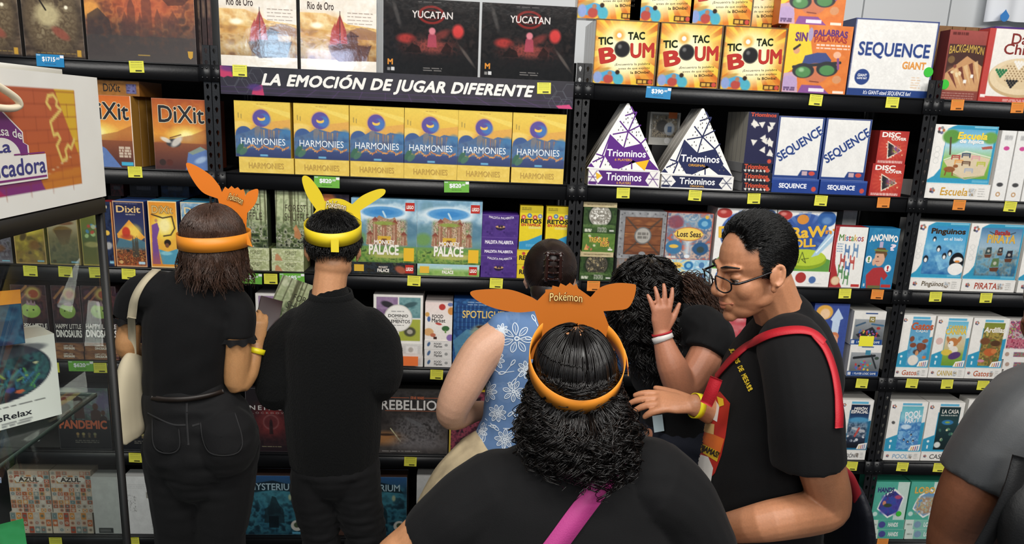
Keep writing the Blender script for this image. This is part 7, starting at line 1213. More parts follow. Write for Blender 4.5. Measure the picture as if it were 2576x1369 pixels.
for pts in ([(505, 1062), (590, 1040), (610, 1110), (592, 1142), (532, 1142), (512, 1105), (505, 1062)], [(385, 1052), (450, 1076), (452, 1128), (418, 1140), (388, 1122), (385, 1052)]):
    m = MB(); c = []; q = [onto(bv, x, y, 0.003) for x, y in pts]; q = [k[0] for k in q if k[0] is not None]; cen = np.mean(q, 0); g = []
    for i in range(13):
        for j in range(13):
            pass
    P2 = [(a, b) for a, b in pts[:-1]]; cx = np.mean([a for a, b in P2]); cy = np.mean([b for a, b in P2]); rings = []
    for f in (0.02, 0.25, 0.5, 0.75, 1.0):
        ring = []
        for (x0, y0), (x1, y1) in zip(pts[:-1], pts[1:]):
            for t in np.linspace(0, 1, 6)[:-1]:
                a = onto(bv, cx+(x0+(x1-x0)*t-cx)*f, cy+(y0+(y1-y0)*t-cy)*f, 0.003)[0]; ring.append(a if a is not None else cen)
        rings.append(ring)
    n = len(rings[0]); m.add(np.array(rings).reshape(-1, 3), q=[(i*n+j, i*n+(j+1) % n, (i+1)*n+(j+1) % n, (i+1)*n+j) for i in range(4) for j in range(n)]); po = p.mesh('back_pocket', m, mat('pocket_denim', '0f0f11', 0.85, bump=0.15, bscale=500, spec=0.25), parent=tr)
    m = MB(); ribbon(m, bv, pts[1:], 0.004, 0.004, 40, 0.001); p.mesh('pocket_stitching', m, SEAM(), False, parent=tr)
m = MB(); ribbon(m, bv, [(383, 1000), (420, 1005), (470, 1004), (520, 996), (560, 985)], 0.015, 0.004, 40, 0.003, '3a2616'); p.mesh('belt', m, mat('brown_belt', '1c120c', 0.5), False)
for px in (452, 556):
    e = J(px, 1369); m = MB(); ellipsoid(m, (e[0], e[1]+0.06, 0.04), (0.046, 0.125, 0.04)); p.fused('shoe', m, mat('black_shoe', '121212', 0.5), vox=0.008, it=3)
m = MB(); a = J(642, 882, 0.047); u = nrm(J(645, 868, 0.055)-J(634, 902, 0.038)); Mx = np.stack([nrm(np.cross(u, [0, 0, 1])), np.cross(u, nrm(np.cross(u, [0, 0, 1]))), u], 1); band(m, a, Mx, 0.03, 0.027, 0.017, thick=0.002); p.mesh('wristband', m, mat('yellow_band', 'e6d81e', 0.4), label='yellow paper wristband')
# wavy brown hair
RS = np.random.RandomState(3); d = scalp(3600, 6, 1.0, -0.1, lambda v: v[:, 1] < 0.5); N = 22; t = np.linspace(0, 1, N)
pathS = []
for k in range(len(d)):
    if k % 9 == 0: dc = d[k]; Lc = RS.uniform(0.05, 0.15); ph = RS.uniform(0, 6.28); fr = RS.uniform(45, 80); am = RS.uniform(0.003, 0.011); spread = RS.uniform(-0.03, 0.014)
    dk = nrm(dc+RS.normal(size=3)*0.06); az = math.atan2(dk[0], -dk[1]); th0 = math.acos(np.clip(dk[2], -1, 1)); Ls = Lc+RS.normal()*0.012; s = t*(Ls+max(0, 1.6-th0)*0.09)
    q = np.zeros((N, 3))
    for i, si in enumerate(s):
        th = min(th0+si/0.092, 1.75); over = max(0, si-(1.75-th0)*0.092); k2 = 1.0+0.03*RS.rand()
        q[i] = [0.088*k2*math.sin(th)*math.sin(az)+(spread+0.06*over)*math.sin(az)*min(1, over*8), -0.105*k2*math.sin(th)*math.cos(az)-(spread+0.06*over)*math.cos(az)*min(1, over*8), 0.093*k2*math.cos(th)-over]
        rmp = min(1, over*9); q[i, :2] += (0.25+0.75*rmp)*min(1, si*20)*am*np.array([math.cos(ph+fr*si), math.sin(ph*1.3+fr*si)])
    pathS.append(q)
pathS = np.array(pathS); g = hc+np.array([0, -0.012, 0.028])
p.hair('hair', under(g+pathS, J(540, 600, 0.012), frame((0.3, 1), -0.02), 0.098, 0.112, 0.042), np.linspace(0.0014, 0.0007, N), hairmat('hair_brown', '3e2a20', 0.42), base=lambda m: (ellipsoid(m, g+[0, 0, -0.004], (0.085, 0.097, 0.092)), ellipsoid(m, g+[0, -0.02, -0.1], (0.068, 0.07, 0.075))), k=4)
def orange_visor(p, bc, Mb, rx, ry, h, out, y, bow, px0, wpx, txt, cf='d8741c', cb='e08a24', rot=0.0, a0=0.0, a1=2*math.pi):
    m = MB(); band(m, bc, Mb, rx, ry, h, a0, a1, col=cb, thick=0.0016); sheet(m, out, y, 0.0016, cf, bow, px0, wpx)
    sheet_text(m, 'Pokémon', *txt, y, '5a3012', 2, rot, 0.003, 0, 3, bow, px0, wpx); x0, y0, x1, y1 = txt; sheet_text(m, 'Pokémon', x0+1, y0+1, x1-1, y1-1, y, 'e8c880', 0, rot, 0.0045, 0, 3, bow, px0, wpx)
    return p.mesh('paper_visor', m, CARDY(), False, label='orange paper visor with long ears')
fy = YB+0.12
def spikes(pts, n=7, a=5): 
    o = []
    for i in range(n): t0, t1 = i/n, (i+0.75)/n; A, B = np.array(pts[0]), np.array(pts[1]); k = np.array([0, -1]); o += [tuple(A+(B-A)*t0), tuple(A+(B-A)*t1+k*a)]
    return o+[pts[1]]
out = [(560, 590), (556, 530), (548, 500)]+curve2([(548, 500), (510, 484), (482, 448), (468, 412), (490, 416), (528, 440), (552, 468)])+[(558, 484), (566, 470), (574, 476), (582, 468), (590, 475), (598, 471), (605, 479), (612, 476), (616, 486)]+curve2([(616, 494), (626, 482), (648, 476), (648, 496), (640, 516), (622, 536)])+[(620, 560), (619, 590)]
v = orange_visor(p, J(540, 600, 0.012), frame((0.3, 1), -0.02), 0.098, 0.112, 0.042, out, fy, 0, 585, 60, (574, 488, 614, 508), rot=0.35)
m = MB(); sheet(m, [(612, 592), (622, 588), (636, 622), (612, 612)], YB+0.0, 0.0016, 'e08a24'); p.mesh('visor_tab', m, CARDY(), False, v)

# her canvas tote bag: strap over the shoulder, bag at the hip
m = MB(); b0 = J(342, 985, -0.02)
limb(m, [J(338, 892, 0.0), J(334, 930, -0.02), J(334, 1000, -0.03), J(344, 1065, -0.03), J(352, 1088, -0.03)], np.array([[0.016, 0.04], [0.032, 0.075], [0.036, 0.1], [0.034, 0.105], [0.022, 0.1]]), 20, 20, side=(1, 0, 0), ends=0)
me = fuse(m, 0.006, 4, 0.0055, 21, (9, 6, 4), sub=b0); bag = empty('tote_bag', tuple(b0), 'cream canvas tote bag hanging at the hip of the brown haired shopper', 'bag')
CANV = lambda: mat('cream_canvas', 'b9ae94', 0.9, bump=0.1, bscale=500)
put('bag', me, CANV(), bag, True)
ts = [o for o in p.e.children if o.name.startswith('t_shirt')][0]; bv = bvh_of(ts.data, p.base); m = MB()
ribbon(m, bv, [(412, 672), (392, 682), (362, 712), (340, 752), (331, 800)], 0.024, 0.004, 40, 0.003); m.v = [v-b0 for v in m.v]; m.build('strap', CANV(), bag, True)
m = MB(); A = J(330, 800, -0.06); strap(m, np.array([A, J(330, 850, -0.045), J(334, 905, -0.01)]), np.array([[0, -1, 0.0]]*3), 0.022, 0.003); m.v = [v-b0 for v in m.v]; m.build('strap', CANV(), bag, True)
# the phone in her hand
m = MB(); m.box(-0.036, 0, 0, 0.036, 0.009, 0.14, '2a1c1e'); o = m.build('phone', mat('dark_phone', '2e1c1e', 0.2)); tag(o, 'dark reddish phone held by the brown haired shopper', 'phone'); o.location = J(664, 850, 0.085); o.rotation_euler = (-0.6, 0.35, 0.4)
# ---------------------------------------------------------------- woman in the blue flowered top
YB = -0.84
p = Person('person in a sleeveless blue flowered top with brown hair clipped up', *J(1300, 1300)[:2])
M3 = frame((0.1, 1), 0.2); hc = J(1383, 700, 0.02)
m = MB(); head_into(m, hc, M3, 0.95); limb(m, [hc+[0, -0.02, -0.04], J(1375, 790), J(1365, 830)], [0.056, 0.058, 0.08], 10)
limb(m, [J(1350, 850), J(1340, 960), J(1335, 1110)], np.array([[0.15, 0.08], [0.14, 0.09], [0.15, 0.1]]), 14, side=(1, 0, 0))
limb(m, [J(1262, 850), J(1212, 890, -0.03), J(1165, 970, -0.06), J(1138, 1030, -0.05), J(1150, 1045, 0.02), J(1215, 1030, 0.18)], [0.07, 0.069, 0.064, 0.055, 0.05, 0.032], 22, 18)
hand_into(m, J(1235, 1022, 0.22), (0.5, 0.6, 0.2), (0, -0.3, 1), 0.9)
limb(m, [J(1450, 855), J(1478, 910, 0.05), J(1480, 970, 0.1), J(1430, 980, 0.28)], [0.062, 0.058, 0.05, 0.03], 18); hand_into(m, J(1425, 980, 0.3), (-0.6, 0.5, 0.2), (0, -0.3, 1), 0.9, left=True)
p.fused('body', m, skin('skin_light', 'c69a80'), vox=0.0055, it=4)
m = MB()
limb(m, [J(1330, 1200), J(1332, 1130), J(1340, 1060), J(1345, 960), J(1350, 880), J(1358, 832), J(1368, 805)], np.array([[0.215, 0.16], [0.205, 0.15], [0.175, 0.13], [0.165, 0.125], [0.16, 0.115], [0.145, 0.1], [0.09, 0.075]]), 26, 26, side=(1, 0, 0))
limb(m, [J(1268, 830), J(1245, 850, -0.01)], [0.062, 0.05], 8)
tp = fuse(m, vox=0.006, it=5, folds=0.002, seed=13, fr=(9, 9, 18))
# white flower print: each vertex of a finer cloth is tinted by a pattern of petals and stems that belongs to the cloth
FL = bpy.data.materials.new('blue_flower_print'); FL.use_nodes = True; nt = FL.node_tree; bs = nt.nodes['Principled BSDF']; bs.inputs['Roughness'].default_value = 0.8
tc = nt.nodes.new('ShaderNodeTexCoord')
def nd(t, **k):
    n = nt.nodes.new(t)
    for a, b in k.items():
        if a in n.inputs: n.inputs[a].default_value = b
        else: setattr(n, a, b)
    return n
def mth(op, a, b=None, c=None):
    n = nt.nodes.new('ShaderNodeMath'); n.operation = op
    for i, x in enumerate((a, b, c)):
        if x is None: continue
        if isinstance(x, (int, float)): n.inputs[i].default_value = x
        else: nt.links.new(x, n.inputs[i])
    return n.outputs[0]
mp = nd('ShaderNodeMapping'); mp.inputs['Scale'].default_value = (1, 0.01, 1); nt.links.new(tc.outputs['Object'], mp.inputs['Vector'])
no = nd('ShaderNodeTexNoise', Scale=16.0, Detail=2.0); nt.links.new(mp.outputs[0], no.inputs['Vector'])
ad = nt.nodes.new('ShaderNodeVectorMath'); ad.operation = 'MULTIPLY_ADD'; ad.inputs[1].default_value = (0.03, 0.03, 0.03); nt.links.new(no.outputs['Color'], ad.inputs[0]); nt.links.new(mp.outputs[0], ad.inputs[2])
vo = nd('ShaderNodeTexVoronoi', Scale=12.0, Randomness=0.85); nt.links.new(ad.outputs[0], vo.inputs['Vector'])
sb = nt.nodes.new('ShaderNodeVectorMath'); sb.operation = 'SUBTRACT'; nt.links.new(ad.outputs[0], sb.inputs[0]); nt.links.new(vo.outputs['Position'], sb.inputs[1])
sp = nt.nodes.new('ShaderNodeSeparateXYZ'); nt.links.new(sb.outputs[0], sp.inputs[0])
# Voronoi positions come back in scaled space, so use the distance for rings and a second fine cell layer for petal outlines
v2 = nd('ShaderNodeTexVoronoi', Scale=62.0, feature='DISTANCE_TO_EDGE'); nt.links.new(ad.outputs[0], v2.inputs['Vector'])
v3 = nd('ShaderNodeTexVoronoi', Scale=27.0, feature='DISTANCE_TO_EDGE'); nt.links.new(ad.outputs[0], v3.inputs['Vector'])
fl = mth('LESS_THAN', vo.outputs['Distance'], 0.36); pet = mth('LESS_THAN', v2.outputs['Distance'], 0.15); ring = mth('COMPARE', vo.outputs['Distance'], 0.36, 0.03); heart = mth('LESS_THAN', vo.outputs['Distance'], 0.1)
st = mth('LESS_THAN', v3.outputs['Distance'], 0.05)
n2 = nd('ShaderNodeTexNoise', Scale=9.0); nt.links.new(mp.outputs[0], n2.inputs['Vector']); gate = mth('GREATER_THAN', n2.outputs['Fac'], 0.43)
tot = mth('MAXIMUM', mth('MAXIMUM', mth('MULTIPLY', mth('MULTIPLY', fl, pet), 1.0), ring), mth('MAXIMUM', heart, mth('MULTIPLY', mth('MULTIPLY', st, gate), 0.0)))
mx = nt.nodes.new('ShaderNodeMix'); mx.data_type = 'RGBA'; mx.inputs[6].default_value = (*lin('56759f'), 1); mx.inputs[7].default_value = (*lin('ccd6e0'), 1); nt.links.new(mth('MULTIPLY', tot, 0.04), mx.inputs[0]); nt.links.new(mx.outputs[2], bs.inputs['Base Color'])
co = np.zeros(len(tp.vertices)*3); tp.vertices.foreach_get('co', co); tp.vertices.foreach_set('co', (co.reshape(-1, 3)-p.base).astype(np.float32).ravel()); tp.update()
tpo = p.part('flowered_top', tp, FL); bv = bvh_of(tp, p.base); m = MB(); R = random.Random(14)
def loop(pts, wd=0.0028):
    c, N = [], []
    for x, y in pts:
        a, nn = onto(bv, x, y, 0.0018)
        if a is None: return
        c.append(a); N.append(nn)
    strap(m, np.array(c), np.array(N), wd, 0.0004)
for cx, cy, r in ((1300, 852, 44), (1248, 905, 26), (1325, 930, 26), (1228, 985, 28), (1292, 985, 30), (1252, 1040, 26), (1318, 1050, 30), (1208, 1085, 24), (1270, 1105, 28), (1335, 1110, 26), (1185, 1130, 18), (1262, 832, 18), (1400, 880, 40), (1450, 960, 36), (1400, 1040, 36), (1470, 1080, 34)):
    k = R.choice((7, 8, 9)); ph = R.uniform(0, 6)
    for i in range(k):
        a = ph+i*2*math.pi/k; l, w = r*R.uniform(0.85, 1.1), r*0.2
        loop([(cx+math.cos(a)*(r*0.2+l*0.8*t)-math.sin(a)*w*math.sin(math.pi*t)*s, cy+math.sin(a)*(r*0.2+l*0.8*t)+math.cos(a)*w*math.sin(math.pi*t)*s) for s, tt in ((1, np.linspace(0, 1, 9)), (-1, np.linspace(1, 0, 9))) for t in tt])
        loop([(cx+math.cos(a)*r*t, cy+math.sin(a)*r*t) for t in np.linspace(0.3, 0.75, 5)], 0.0016)
    loop([(cx+r*0.17*math.cos(t), cy+r*0.17*math.sin(t)) for t in np.linspace(0, 6.3, 12)], 0.005)
for i in range(46):
    cx, cy, a, l = R.uniform(1180, 1480), R.uniform(800, 1140), R.uniform(0, 6.3), R.uniform(14, 26); loop([(cx+math.cos(a)*l*t-math.sin(a)*5*math.sin(math.pi*t)*s, cy+math.sin(a)*l*t+math.cos(a)*5*math.sin(math.pi*t)*s) for s, tt in ((1, np.linspace(0, 1, 7)), (-1, np.linspace(1, 0, 7))) for t in tt]); loop([(cx, cy), (cx-math.cos(a)*l*0.5, cy-math.sin(a)*l*0.5+3), (cx-math.cos(a)*l, cy-math.sin(a)*l)], 0.0022)
fm = fill_mesh(bpy.data.meshes.new('print'), np.concatenate(m.v)-p.base, np.concatenate(m.q), np.zeros((0, 3), int)); import bmesh
bm = bmesh.new(); bm.from_mesh(tp); k0 = len(bm.faces); bm.from_mesh(fm); bm.faces.ensure_lookup_table()
for f in bm.faces[k0:]: f.material_index = 1; f.smooth = False
bm.to_mesh(tp); bm.free(); tp.materials.append(mat('white_flower_print', 'ccd6e0', 0.8))
m = MB(); limb(m, [J(1330, 1135), J(1320, 1180), J(1300, 1240)], np.array([[0.18, 0.14], [0.215, 0.17], [0.2, 0.17]]), 14, 24, side=(1, 0, 0))
for pts, r in (([J(1225, 1165, -0.02), J(1160, 1235, -0.05), J(1110, 1310, -0.05), J(1085, 1369, -0.04)], [0.12, 0.118, 0.105, 0.095]), ([J(1400, 1200), J(1420, 1300), J(1420, 1369)], [0.13, 0.11, 0.1])):
    e = pts[-1].copy(); e[2] = 0.05; limb(m, pts+[e], r+[0.075], 20)
p.fused('trousers', m, mat('beige_camouflage', 'a8987a', 0.9, vary=0.28, bscale=13, bump=0.2), vox=0.007, it=4, folds=0.004, seed=15, fr=(8, 8, 18))
for px in (1085, 1420):
    e = J(px, 1369); m = MB(); ellipsoid(m, (e[0], e[1]+0.06, 0.04), (0.046, 0.125, 0.04)); p.fused('shoe', m, mat('black_shoe', '121212', 0.5), vox=0.008, it=3)
# smooth hair gathered up into a claw clip
def knot_paths(c, M, knot, rr, n, seed, N=14):
    d = scalp(n, seed, 1.0, -0.75, lambda v: (v[:, 1] < 0.55+0.4*v[:, 2]) & ((v[:, 2] > -0.35) | (v[:, 1] < 0.1))); t = np.linspace(0, 1, N)[None, :, None]; k = nrm(knot)
    q = d[:, None]*(1-t)+k*t; q /= np.linalg.norm(q, axis=2, keepdims=True); return c+(q*rr*(1.02+0.025*np.sin(t*3.14))) @ M.T
rr = np.array([0.084, 0.1, 0.096]); g = hc+M3 @ np.array([0, -0.012, 0.03])
HB = lambda: hairmat('hair_dark_brown', '1f1512', 0.38)
p.hair('hair', knot_paths(g, M3, (0.12, -1, 0.35), rr, 3600, 9), np.linspace(0.0011, 0.001, 14), HB(), base=lambda m: (ellipsoid(m, g, rr*1.0, M3), ellipsoid(m, hc+M3 @ np.array([0, -0.05, -0.04]), (0.062, 0.05, 0.06), M3), ellipsoid(m, J(1390, 665, -0.1), (0.03, 0.022, 0.045))), k=3)
m = MB()
for sx in (-1, 1):
    for i in range(5):
        z = 0.035-0.02*i; c = J(1392, 668, -0.118); limb(m, [c+[sx*0.003, 0.0, z], c+[sx*0.022, -0.008, z+0.004], c+[sx*0.03, 0.012, z-0.002]], [0.004, 0.005, 0.003], 8, 6)
    limb(m, [J(1392, 668, -0.118)+[sx*0.02, -0.006, 0.04], J(1392, 668, -0.118)+[sx*0.022, -0.01, -0.045]], [0.006, 0.006], 8, 8)
p.mesh('hair_clip', m, mat('tortoise_clip', '24100c', 0.2, coat=0.5))

# ---------------------------------------------------------------- woman with long dark curls, hand at her hair
YB = -0.94
p = Person('person with long dark curls holding a hand to the hair, black tee', *J(1700, 1300)[:2])
M5 = frame((-0.9, 0.35), 0.55); hc = J(1628, 748, 0.02)
m = MB(); head_into(m, hc, M5, 0.93); limb(m, [hc+M5 @ np.array([0, -0.03, -0.05]), J(1690, 815, 0.03), J(1712, 850, 0.02)], [0.05, 0.052, 0.07], 10)
limb(m, [J(1722, 860), J(1715, 960), J(1705, 1080)], np.array([[0.1, 0.13], [0.1, 0.12], [0.1, 0.13]]), 12, side=(1, 0, 0))
limb(m, [J(1790, 840, -0.12), J(1775, 900, -0.16), J(1722, 972, -0.20), J(1690, 920, -0.22), J(1664, 845, -0.20)], [0.056, 0.054, 0.05, 0.044, 0.026], 26, 16)
hand_into(m, J(1662, 838, -0.20), (-0.03, 0.05, 1), (0.25, -1, 0), 0.88, curl=(0.12, 0.14, 0.16, 0.2), spread=0.17, thumb=(0.62, 0.1), left=False)
limb(m, [J(1690, 880, 0.12), J(1650, 990, 0.1), J(1640, 1075, -0.02), J(1646, 1090, -0.06)], [0.05, 0.045, 0.03, 0.024], 16); hand_into(m, J(1648, 1088, -0.06), (0.35, 0, -0.9), (-0.5, -1, 0), 0.88, curl=(0.15, 0.2, 0.25, 0.3))
bd = p.fused('body', m, skin('skin_warm', 'b0765a'), vox=0.0038, it=3)
m = MB()
limb(m, [J(1700, 1070), J(1705, 1000), J(1712, 930), J(1722, 870), J(1735, 815), J(1725, 795)], np.array([[0.115, 0.14], [0.12, 0.14], [0.128, 0.145], [0.125, 0.15], [0.095, 0.12], [0.06, 0.08]]), 24, 22, side=(1, 0, 0))
limb(m, [J(1760, 825, -0.08), J(1790, 848, -0.13), J(1774, 890, -0.16)], [0.075, 0.07, 0.066], 12, ends=1); ellipsoid(m, J(1640, 940, 0.0), (0.07, 0.11, 0.08))
sh = p.fused('t_shirt', m, BLK(), vox=0.006, it=5, folds=0.0024, seed=23, fr=(10, 8, 14)); bv = bvh_of(sh.data, p.base)
def on_text(m, bv, t, x0, y0, x1, y1, c, w=1, rot=0.0, lift=0.002, shear=0.0, arc=0.0):
    V, T = text_tris(t, w, shear); lo, hi = V.min(0), V.max(0); n = (V-lo)/(hi-lo); X = x0+n[:, 0]*(x1-x0); Y = y1-n[:, 1]*(y1-y0)+arc*(2*n[:, 0]-1)**2
    cx, cy = (x0+x1)/2, (y0+y1)/2; X, Y = cx+(X-cx)*math.cos(rot)-(Y-cy)*math.sin(rot), cy+(X-cx)*math.sin(rot)+(Y-cy)*math.cos(rot)
    pts = [onto(bv, a, b, lift+zz)[0] for a, b, zz in zip(X, Y, text_tris.z)]; ok = [tr for tr in T if all(pts[i] is not None for i in tr)]; d = [np.zeros(3) if q is None else q for q in pts]
    if ok: m.add(d, t=ok, col=c)
def on_poly(m, bv, pts, c, lift=0.0015, n=14):
    P2 = []
    for (x0, y0), (x1, y1) in zip(pts, pts[1:]+pts[:1]): P2 += [(x0+(x1-x0)*t, y0+(y1-y0)*t) for t in np.linspace(0, 1, 9)[:-1]]
    cx = sum(a for a, b in P2)/len(P2); cy = sum(b for a, b in P2)/len(P2); v = []; k = len(P2)
    for f in np.linspace(0.02, 1, n):
        for a, b in P2: v.append(onto(bv, cx+(a-cx)*f, cy+(b-cy)*f, lift)[0])
    q = [(i*k+j, i*k+(j+1) % k, (i+1)*k+(j+1) % k, (i+1)*k+j) for i in range(n-1) for j in range(k)]
    q = [f for f in q if all(v[i] is not None for i in f)]; m.add([np.zeros(3) if a is None else a for a in v], q=q, col=c)
PR = lambda: mat('shirt_print', None, 0.6)
m = MB(); on_text(m, bv, 'VAS', 1641, 904, 1676, 916, 'd0d0d0', 2); on_text(m, bv, 'GAMES', 1641, 921, 1690, 933, 'd0d0d0', 2)
if m.v: p.mesh('shirt_lettering', m, PR(), False, sh)
def bangle(p, a, b, r, h, c, name, mt, lab, thick=0.002):
    u = nrm(np.asarray(b)-np.asarray(a)); x = nrm(np.cross(u, [0.1, 0.9, 0.2])); m = MB(); band(m, a, np.stack([x, np.cross(u, x), u], 1), r, r*0.9, h, thick=thick); p.mesh(name, m, mt, label=lab)
bangle(p, J(1667, 850, -0.205), J(1662, 838, -0.20), 0.029, 0.018, 0, 'wristband', mat('white_band', 'd8d4d0', 0.5), 'white paper wristband')
bangle(p, J(1665, 839, -0.203), J(1662, 828, -0.20), 0.028, 0.006, 0, 'bracelet', mat('red_cord', 'b0202c', 0.6), 'red cord bracelet')
m = MB(); limb(m, [J(1703, 1035), J(1702, 1070), J(1700, 1120), J(1705, 1200), J(1710, 1369)], np.array([[0.112, 0.137], [0.122, 0.148], [0.13, 0.15], [0.12, 0.14], [0.09, 0.09]]), 20, 20, side=(1, 0, 0)); e = J(1710, 1369); e2 = e.copy(); e2[2] = 0.05; limb(m, [e, e2], [0.09, 0.07], 6)
p.fused('trousers', m, mat('navy_denim', '0c1222', 0.85, bump=0.15, bscale=500), vox=0.007, it=4, folds=0.004, seed=25)
e = J(1710, 1369); m = MB(); ellipsoid(m, (e[0]-0.06, e[1], 0.04), (0.125, 0.05, 0.04)); p.fused('shoe', m, mat('black_shoe', '121212', 0.5), vox=0.008, it=3)
m = MB()
for k, (a, b) in enumerate((((1832, 905), (1760, 1000)), ((1835, 985), (1745, 1008)), ((1800, 930), (1835, 1000)))):
    v = smooth_path([J(a[0], a[1], -0.2), J((a[0]+b[0])/2, (a[1]+b[1])/2+8, -0.22), J(b[0], b[1], -0.22)], 14); vv, q, t = tube_arrays(v, 0.002, 5); m.add(vv, q=q, t=t)
p.mesh('lanyard_cord', m, mat('olive_cord', '8a8a3a', 0.7))
def curls(g, d, R, Ls, hr, fr, RS, N=44, spread=0.03, th_max=1.75, straight=0.0, lean=(0, 0, 0), clump=8):
    """Locks that follow the skull to the hairline and then hang in springy coils, several hairs to a ringlet."""
    t = np.linspace(0, 1, N); out = []
    for k in range(len(d)):
        if k % clump == 0: d0 = d[k]; l0, sp0, k0, h0, f, ph, wv = RS.uniform(*Ls), RS.uniform(0, spread), RS.uniform(1.0, 1.07), RS.uniform(*hr), RS.uniform(*fr)*RS.choice([-1, 1]), RS.uniform(0, 6.28), RS.normal(size=3)*0.012
        dk = nrm(d0+RS.normal(size=3)*0.045); az = math.atan2(dk[0], -dk[1]); th0 = math.acos(np.clip(dk[2], -1, 1)); L = l0+RS.normal()*0.008+max(0, th_max-th0)*0.1; s = t*L; arc = np.maximum(0, (th_max-th0)*0.1); th = np.minimum(th0+s/0.1, th_max); ov = np.maximum(0, s-arc); sp = sp0+RS.normal()*0.002; kk = k0+RS.normal()*0.012
        q = np.stack([R[0]*kk*np.sin(th)*math.sin(az)+(sp+0.12*ov)*math.sin(az)*np.minimum(1, ov*9), -R[1]*kk*np.sin(th)*math.cos(az)-(sp+0.12*ov)*math.cos(az)*np.minimum(1, ov*9), R[2]*kk*np.cos(th)-ov], 1)+np.outer(ov, lean)
        rmp = (np.clip((th-1.42)/0.3, 0, 1) if straight else np.clip(s*70, 0, 1))*h0*RS.uniform(0.85, 1.15); p2 = ph+RS.normal()*0.25; u = f*(s-arc if straight else s)
        q += np.stack([np.cos(u+p2)*rmp, np.sin(u+p2)*rmp, 0.5*np.cos(u+p2+1)*rmp], 1)+np.outer(np.sin(s*14+ph)*np.minimum(1, ov*8), wv)+np.outer(np.minimum(1, ov*10), RS.normal(size=3)*0.002); out.append(q)
    return np.array(out)
RS = np.random.RandomState(31); g = hc+M5 @ np.array([0, -0.012, 0.03])
d = scalp(1900, 12, 1.0, -0.25, lambda v: v[:, 0] > -0.72); pc = g+curls(g, d, (0.098, 0.098, 0.098), (0.12, 0.26), (0.009, 0.017), (60, 105), RS, spread=0.04, th_max=1.8, straight=0.0)
pc[:, :, 0] += np.clip((g[2]-0.05-pc[:, :, 2]), 0, 0.3)*0.25
RB = np.random.RandomState(5); n = 420; side = []                  # the lighter brown sweep behind the shoulder
for i in range(n):
    a = J(1690+RB.uniform(-30, 30), 720+RB.uniform(-25, 40), 0.02); b = J(1812+RB.uniform(-20, 14), 772+RB.uniform(-28, 30), -0.04); mid = (a+b)/2+np.array([0, RB.uniform(-0.03, 0.03), RB.uniform(-0.02, 0.05)]); q = smooth_path([a, mid, b], 44); s = np.linspace(0, 1, 44); f = RB.uniform(14, 26); ph = RB.uniform(0, 6); q = q+np.stack([0*s, np.cos(f*s+ph), np.sin(f*s+ph)], 1)*0.009*np.minimum(1, s*4)[:, None]; side.append(q)
p.hair('hair', pc, np.linspace(0.0016, 0.0008, 44), hairmat('hair_black_curls', '0c0908', 0.3), base=lambda m: (ellipsoid(m, g, (0.092, 0.096, 0.096)), ellipsoid(m, J(1660, 800, 0.02), (0.075, 0.07, 0.075)), ellipsoid(m, J(1592, 830, 0.0), (0.035, 0.05, 0.11))), k=4)
p.hair('hair_ends', np.array(side), np.linspace(0.0014, 0.0007, 44), hairmat('hair_brown', '33211a', 0.42), k=4, label='lighter brown curly ends')
# the small pale card near her lower hand
m = MB(); m.box(-0.016, 0, -0.028, 0.016, 0.001, 0.028, 'c8dce4'); o = m.build('paper_card', M_card()); tag(o, 'small pale blue card held between the two reaching hands', 'card'); o.location = J(1656, 1066, -0.12); o.rotation_euler = (0, -0.2, 0)
# ---------------------------------------------------------------- man in glasses, in profile
YB = -1.45; RK[0] = 1.09
p = Person('person with glasses in profile, black printed tee and red strap', *J(1960, 1369)[:2])
M6 = frame((-0.97, -0.2), 0.25, 0.02); hc = J(1897, 674)
m = MB(); s6 = 1.0; head_into(m, hc, M6, s6)
limb(m, [hc+M6 @ np.array([0, -0.03, -0.04]), J(1955, 775, 0.02), J(1985, 835, 0.03)], [0.055, 0.056, 0.07], 12)
limb(m, [J(1975, 860, 0.04), J(1940, 1000, 0.04), J(1915, 1200, 0.04), J(1905, 1369, 0.04)], np.array([[0.08, 0.1], [0.09, 0.12], [0.11, 0.13], [0.11, 0.13]]), 16, side=(1, 0, 0))
limb(m, [J(2005, 950, -0.06), J(2035, 1040, -0.17), J(2062, 1160, -0.19), J(2084, 1252, -0.17), J(2060, 1285, -0.17), J(1930, 1312, -0.21), J(1795, 1335, -0.10)], [0.045, 0.05, 0.049, 0.047, 0.048, 0.042, 0.029], 34, 18)
hand_into(m, J(1775, 1338, -0.08), (-1, 0.5, -0.05), (0, -0.6, 0.8), 1.0, curl=(0.3, 0.35, 0.35, 0.35), left=True)
limb(m, [J(1900, 900, 0.15), J(1850, 1010, 0.16), J(1800, 1035, 0.1), J(1765, 1022, 0.06), J(1748, 1020, 0.05)], [0.055, 0.048, 0.036, 0.029, 0.027], 20, 16)
hand_into(m, J(1742, 1020, 0.05), (-1, 0.1, 0.08), (0.1, -0.35, 0.9), 1.0, curl=(0.2, 0.22, 0.25, 0.3), spread=0.1, thumb=(0.75, 0.3), left=False)
p.fused('body', m, skin('skin_olive', 'b47c5a'), vox=0.003, it=6)
def face_pt(x, y, z): return hc+M6 @ (np.array([x, y, z])*s6)
m = MB(); c = []
for sx in (-1, 1):
    m = MB(); ellipsoid(m, face_pt(sx*0.031, 0.0675, -0.001), (0.0116,)*3, n=10); eo = p.mesh('eye', m, mat('eye_white', 'cfc6bc', 0.2))
    m = MB(); ellipsoid(m, face_pt(sx*0.031, 0.0743, -0.004), (0.0062,)*3, n=8); p.mesh('iris', m, mat('eye_dark', '1c120e', 0.15), parent=eo)
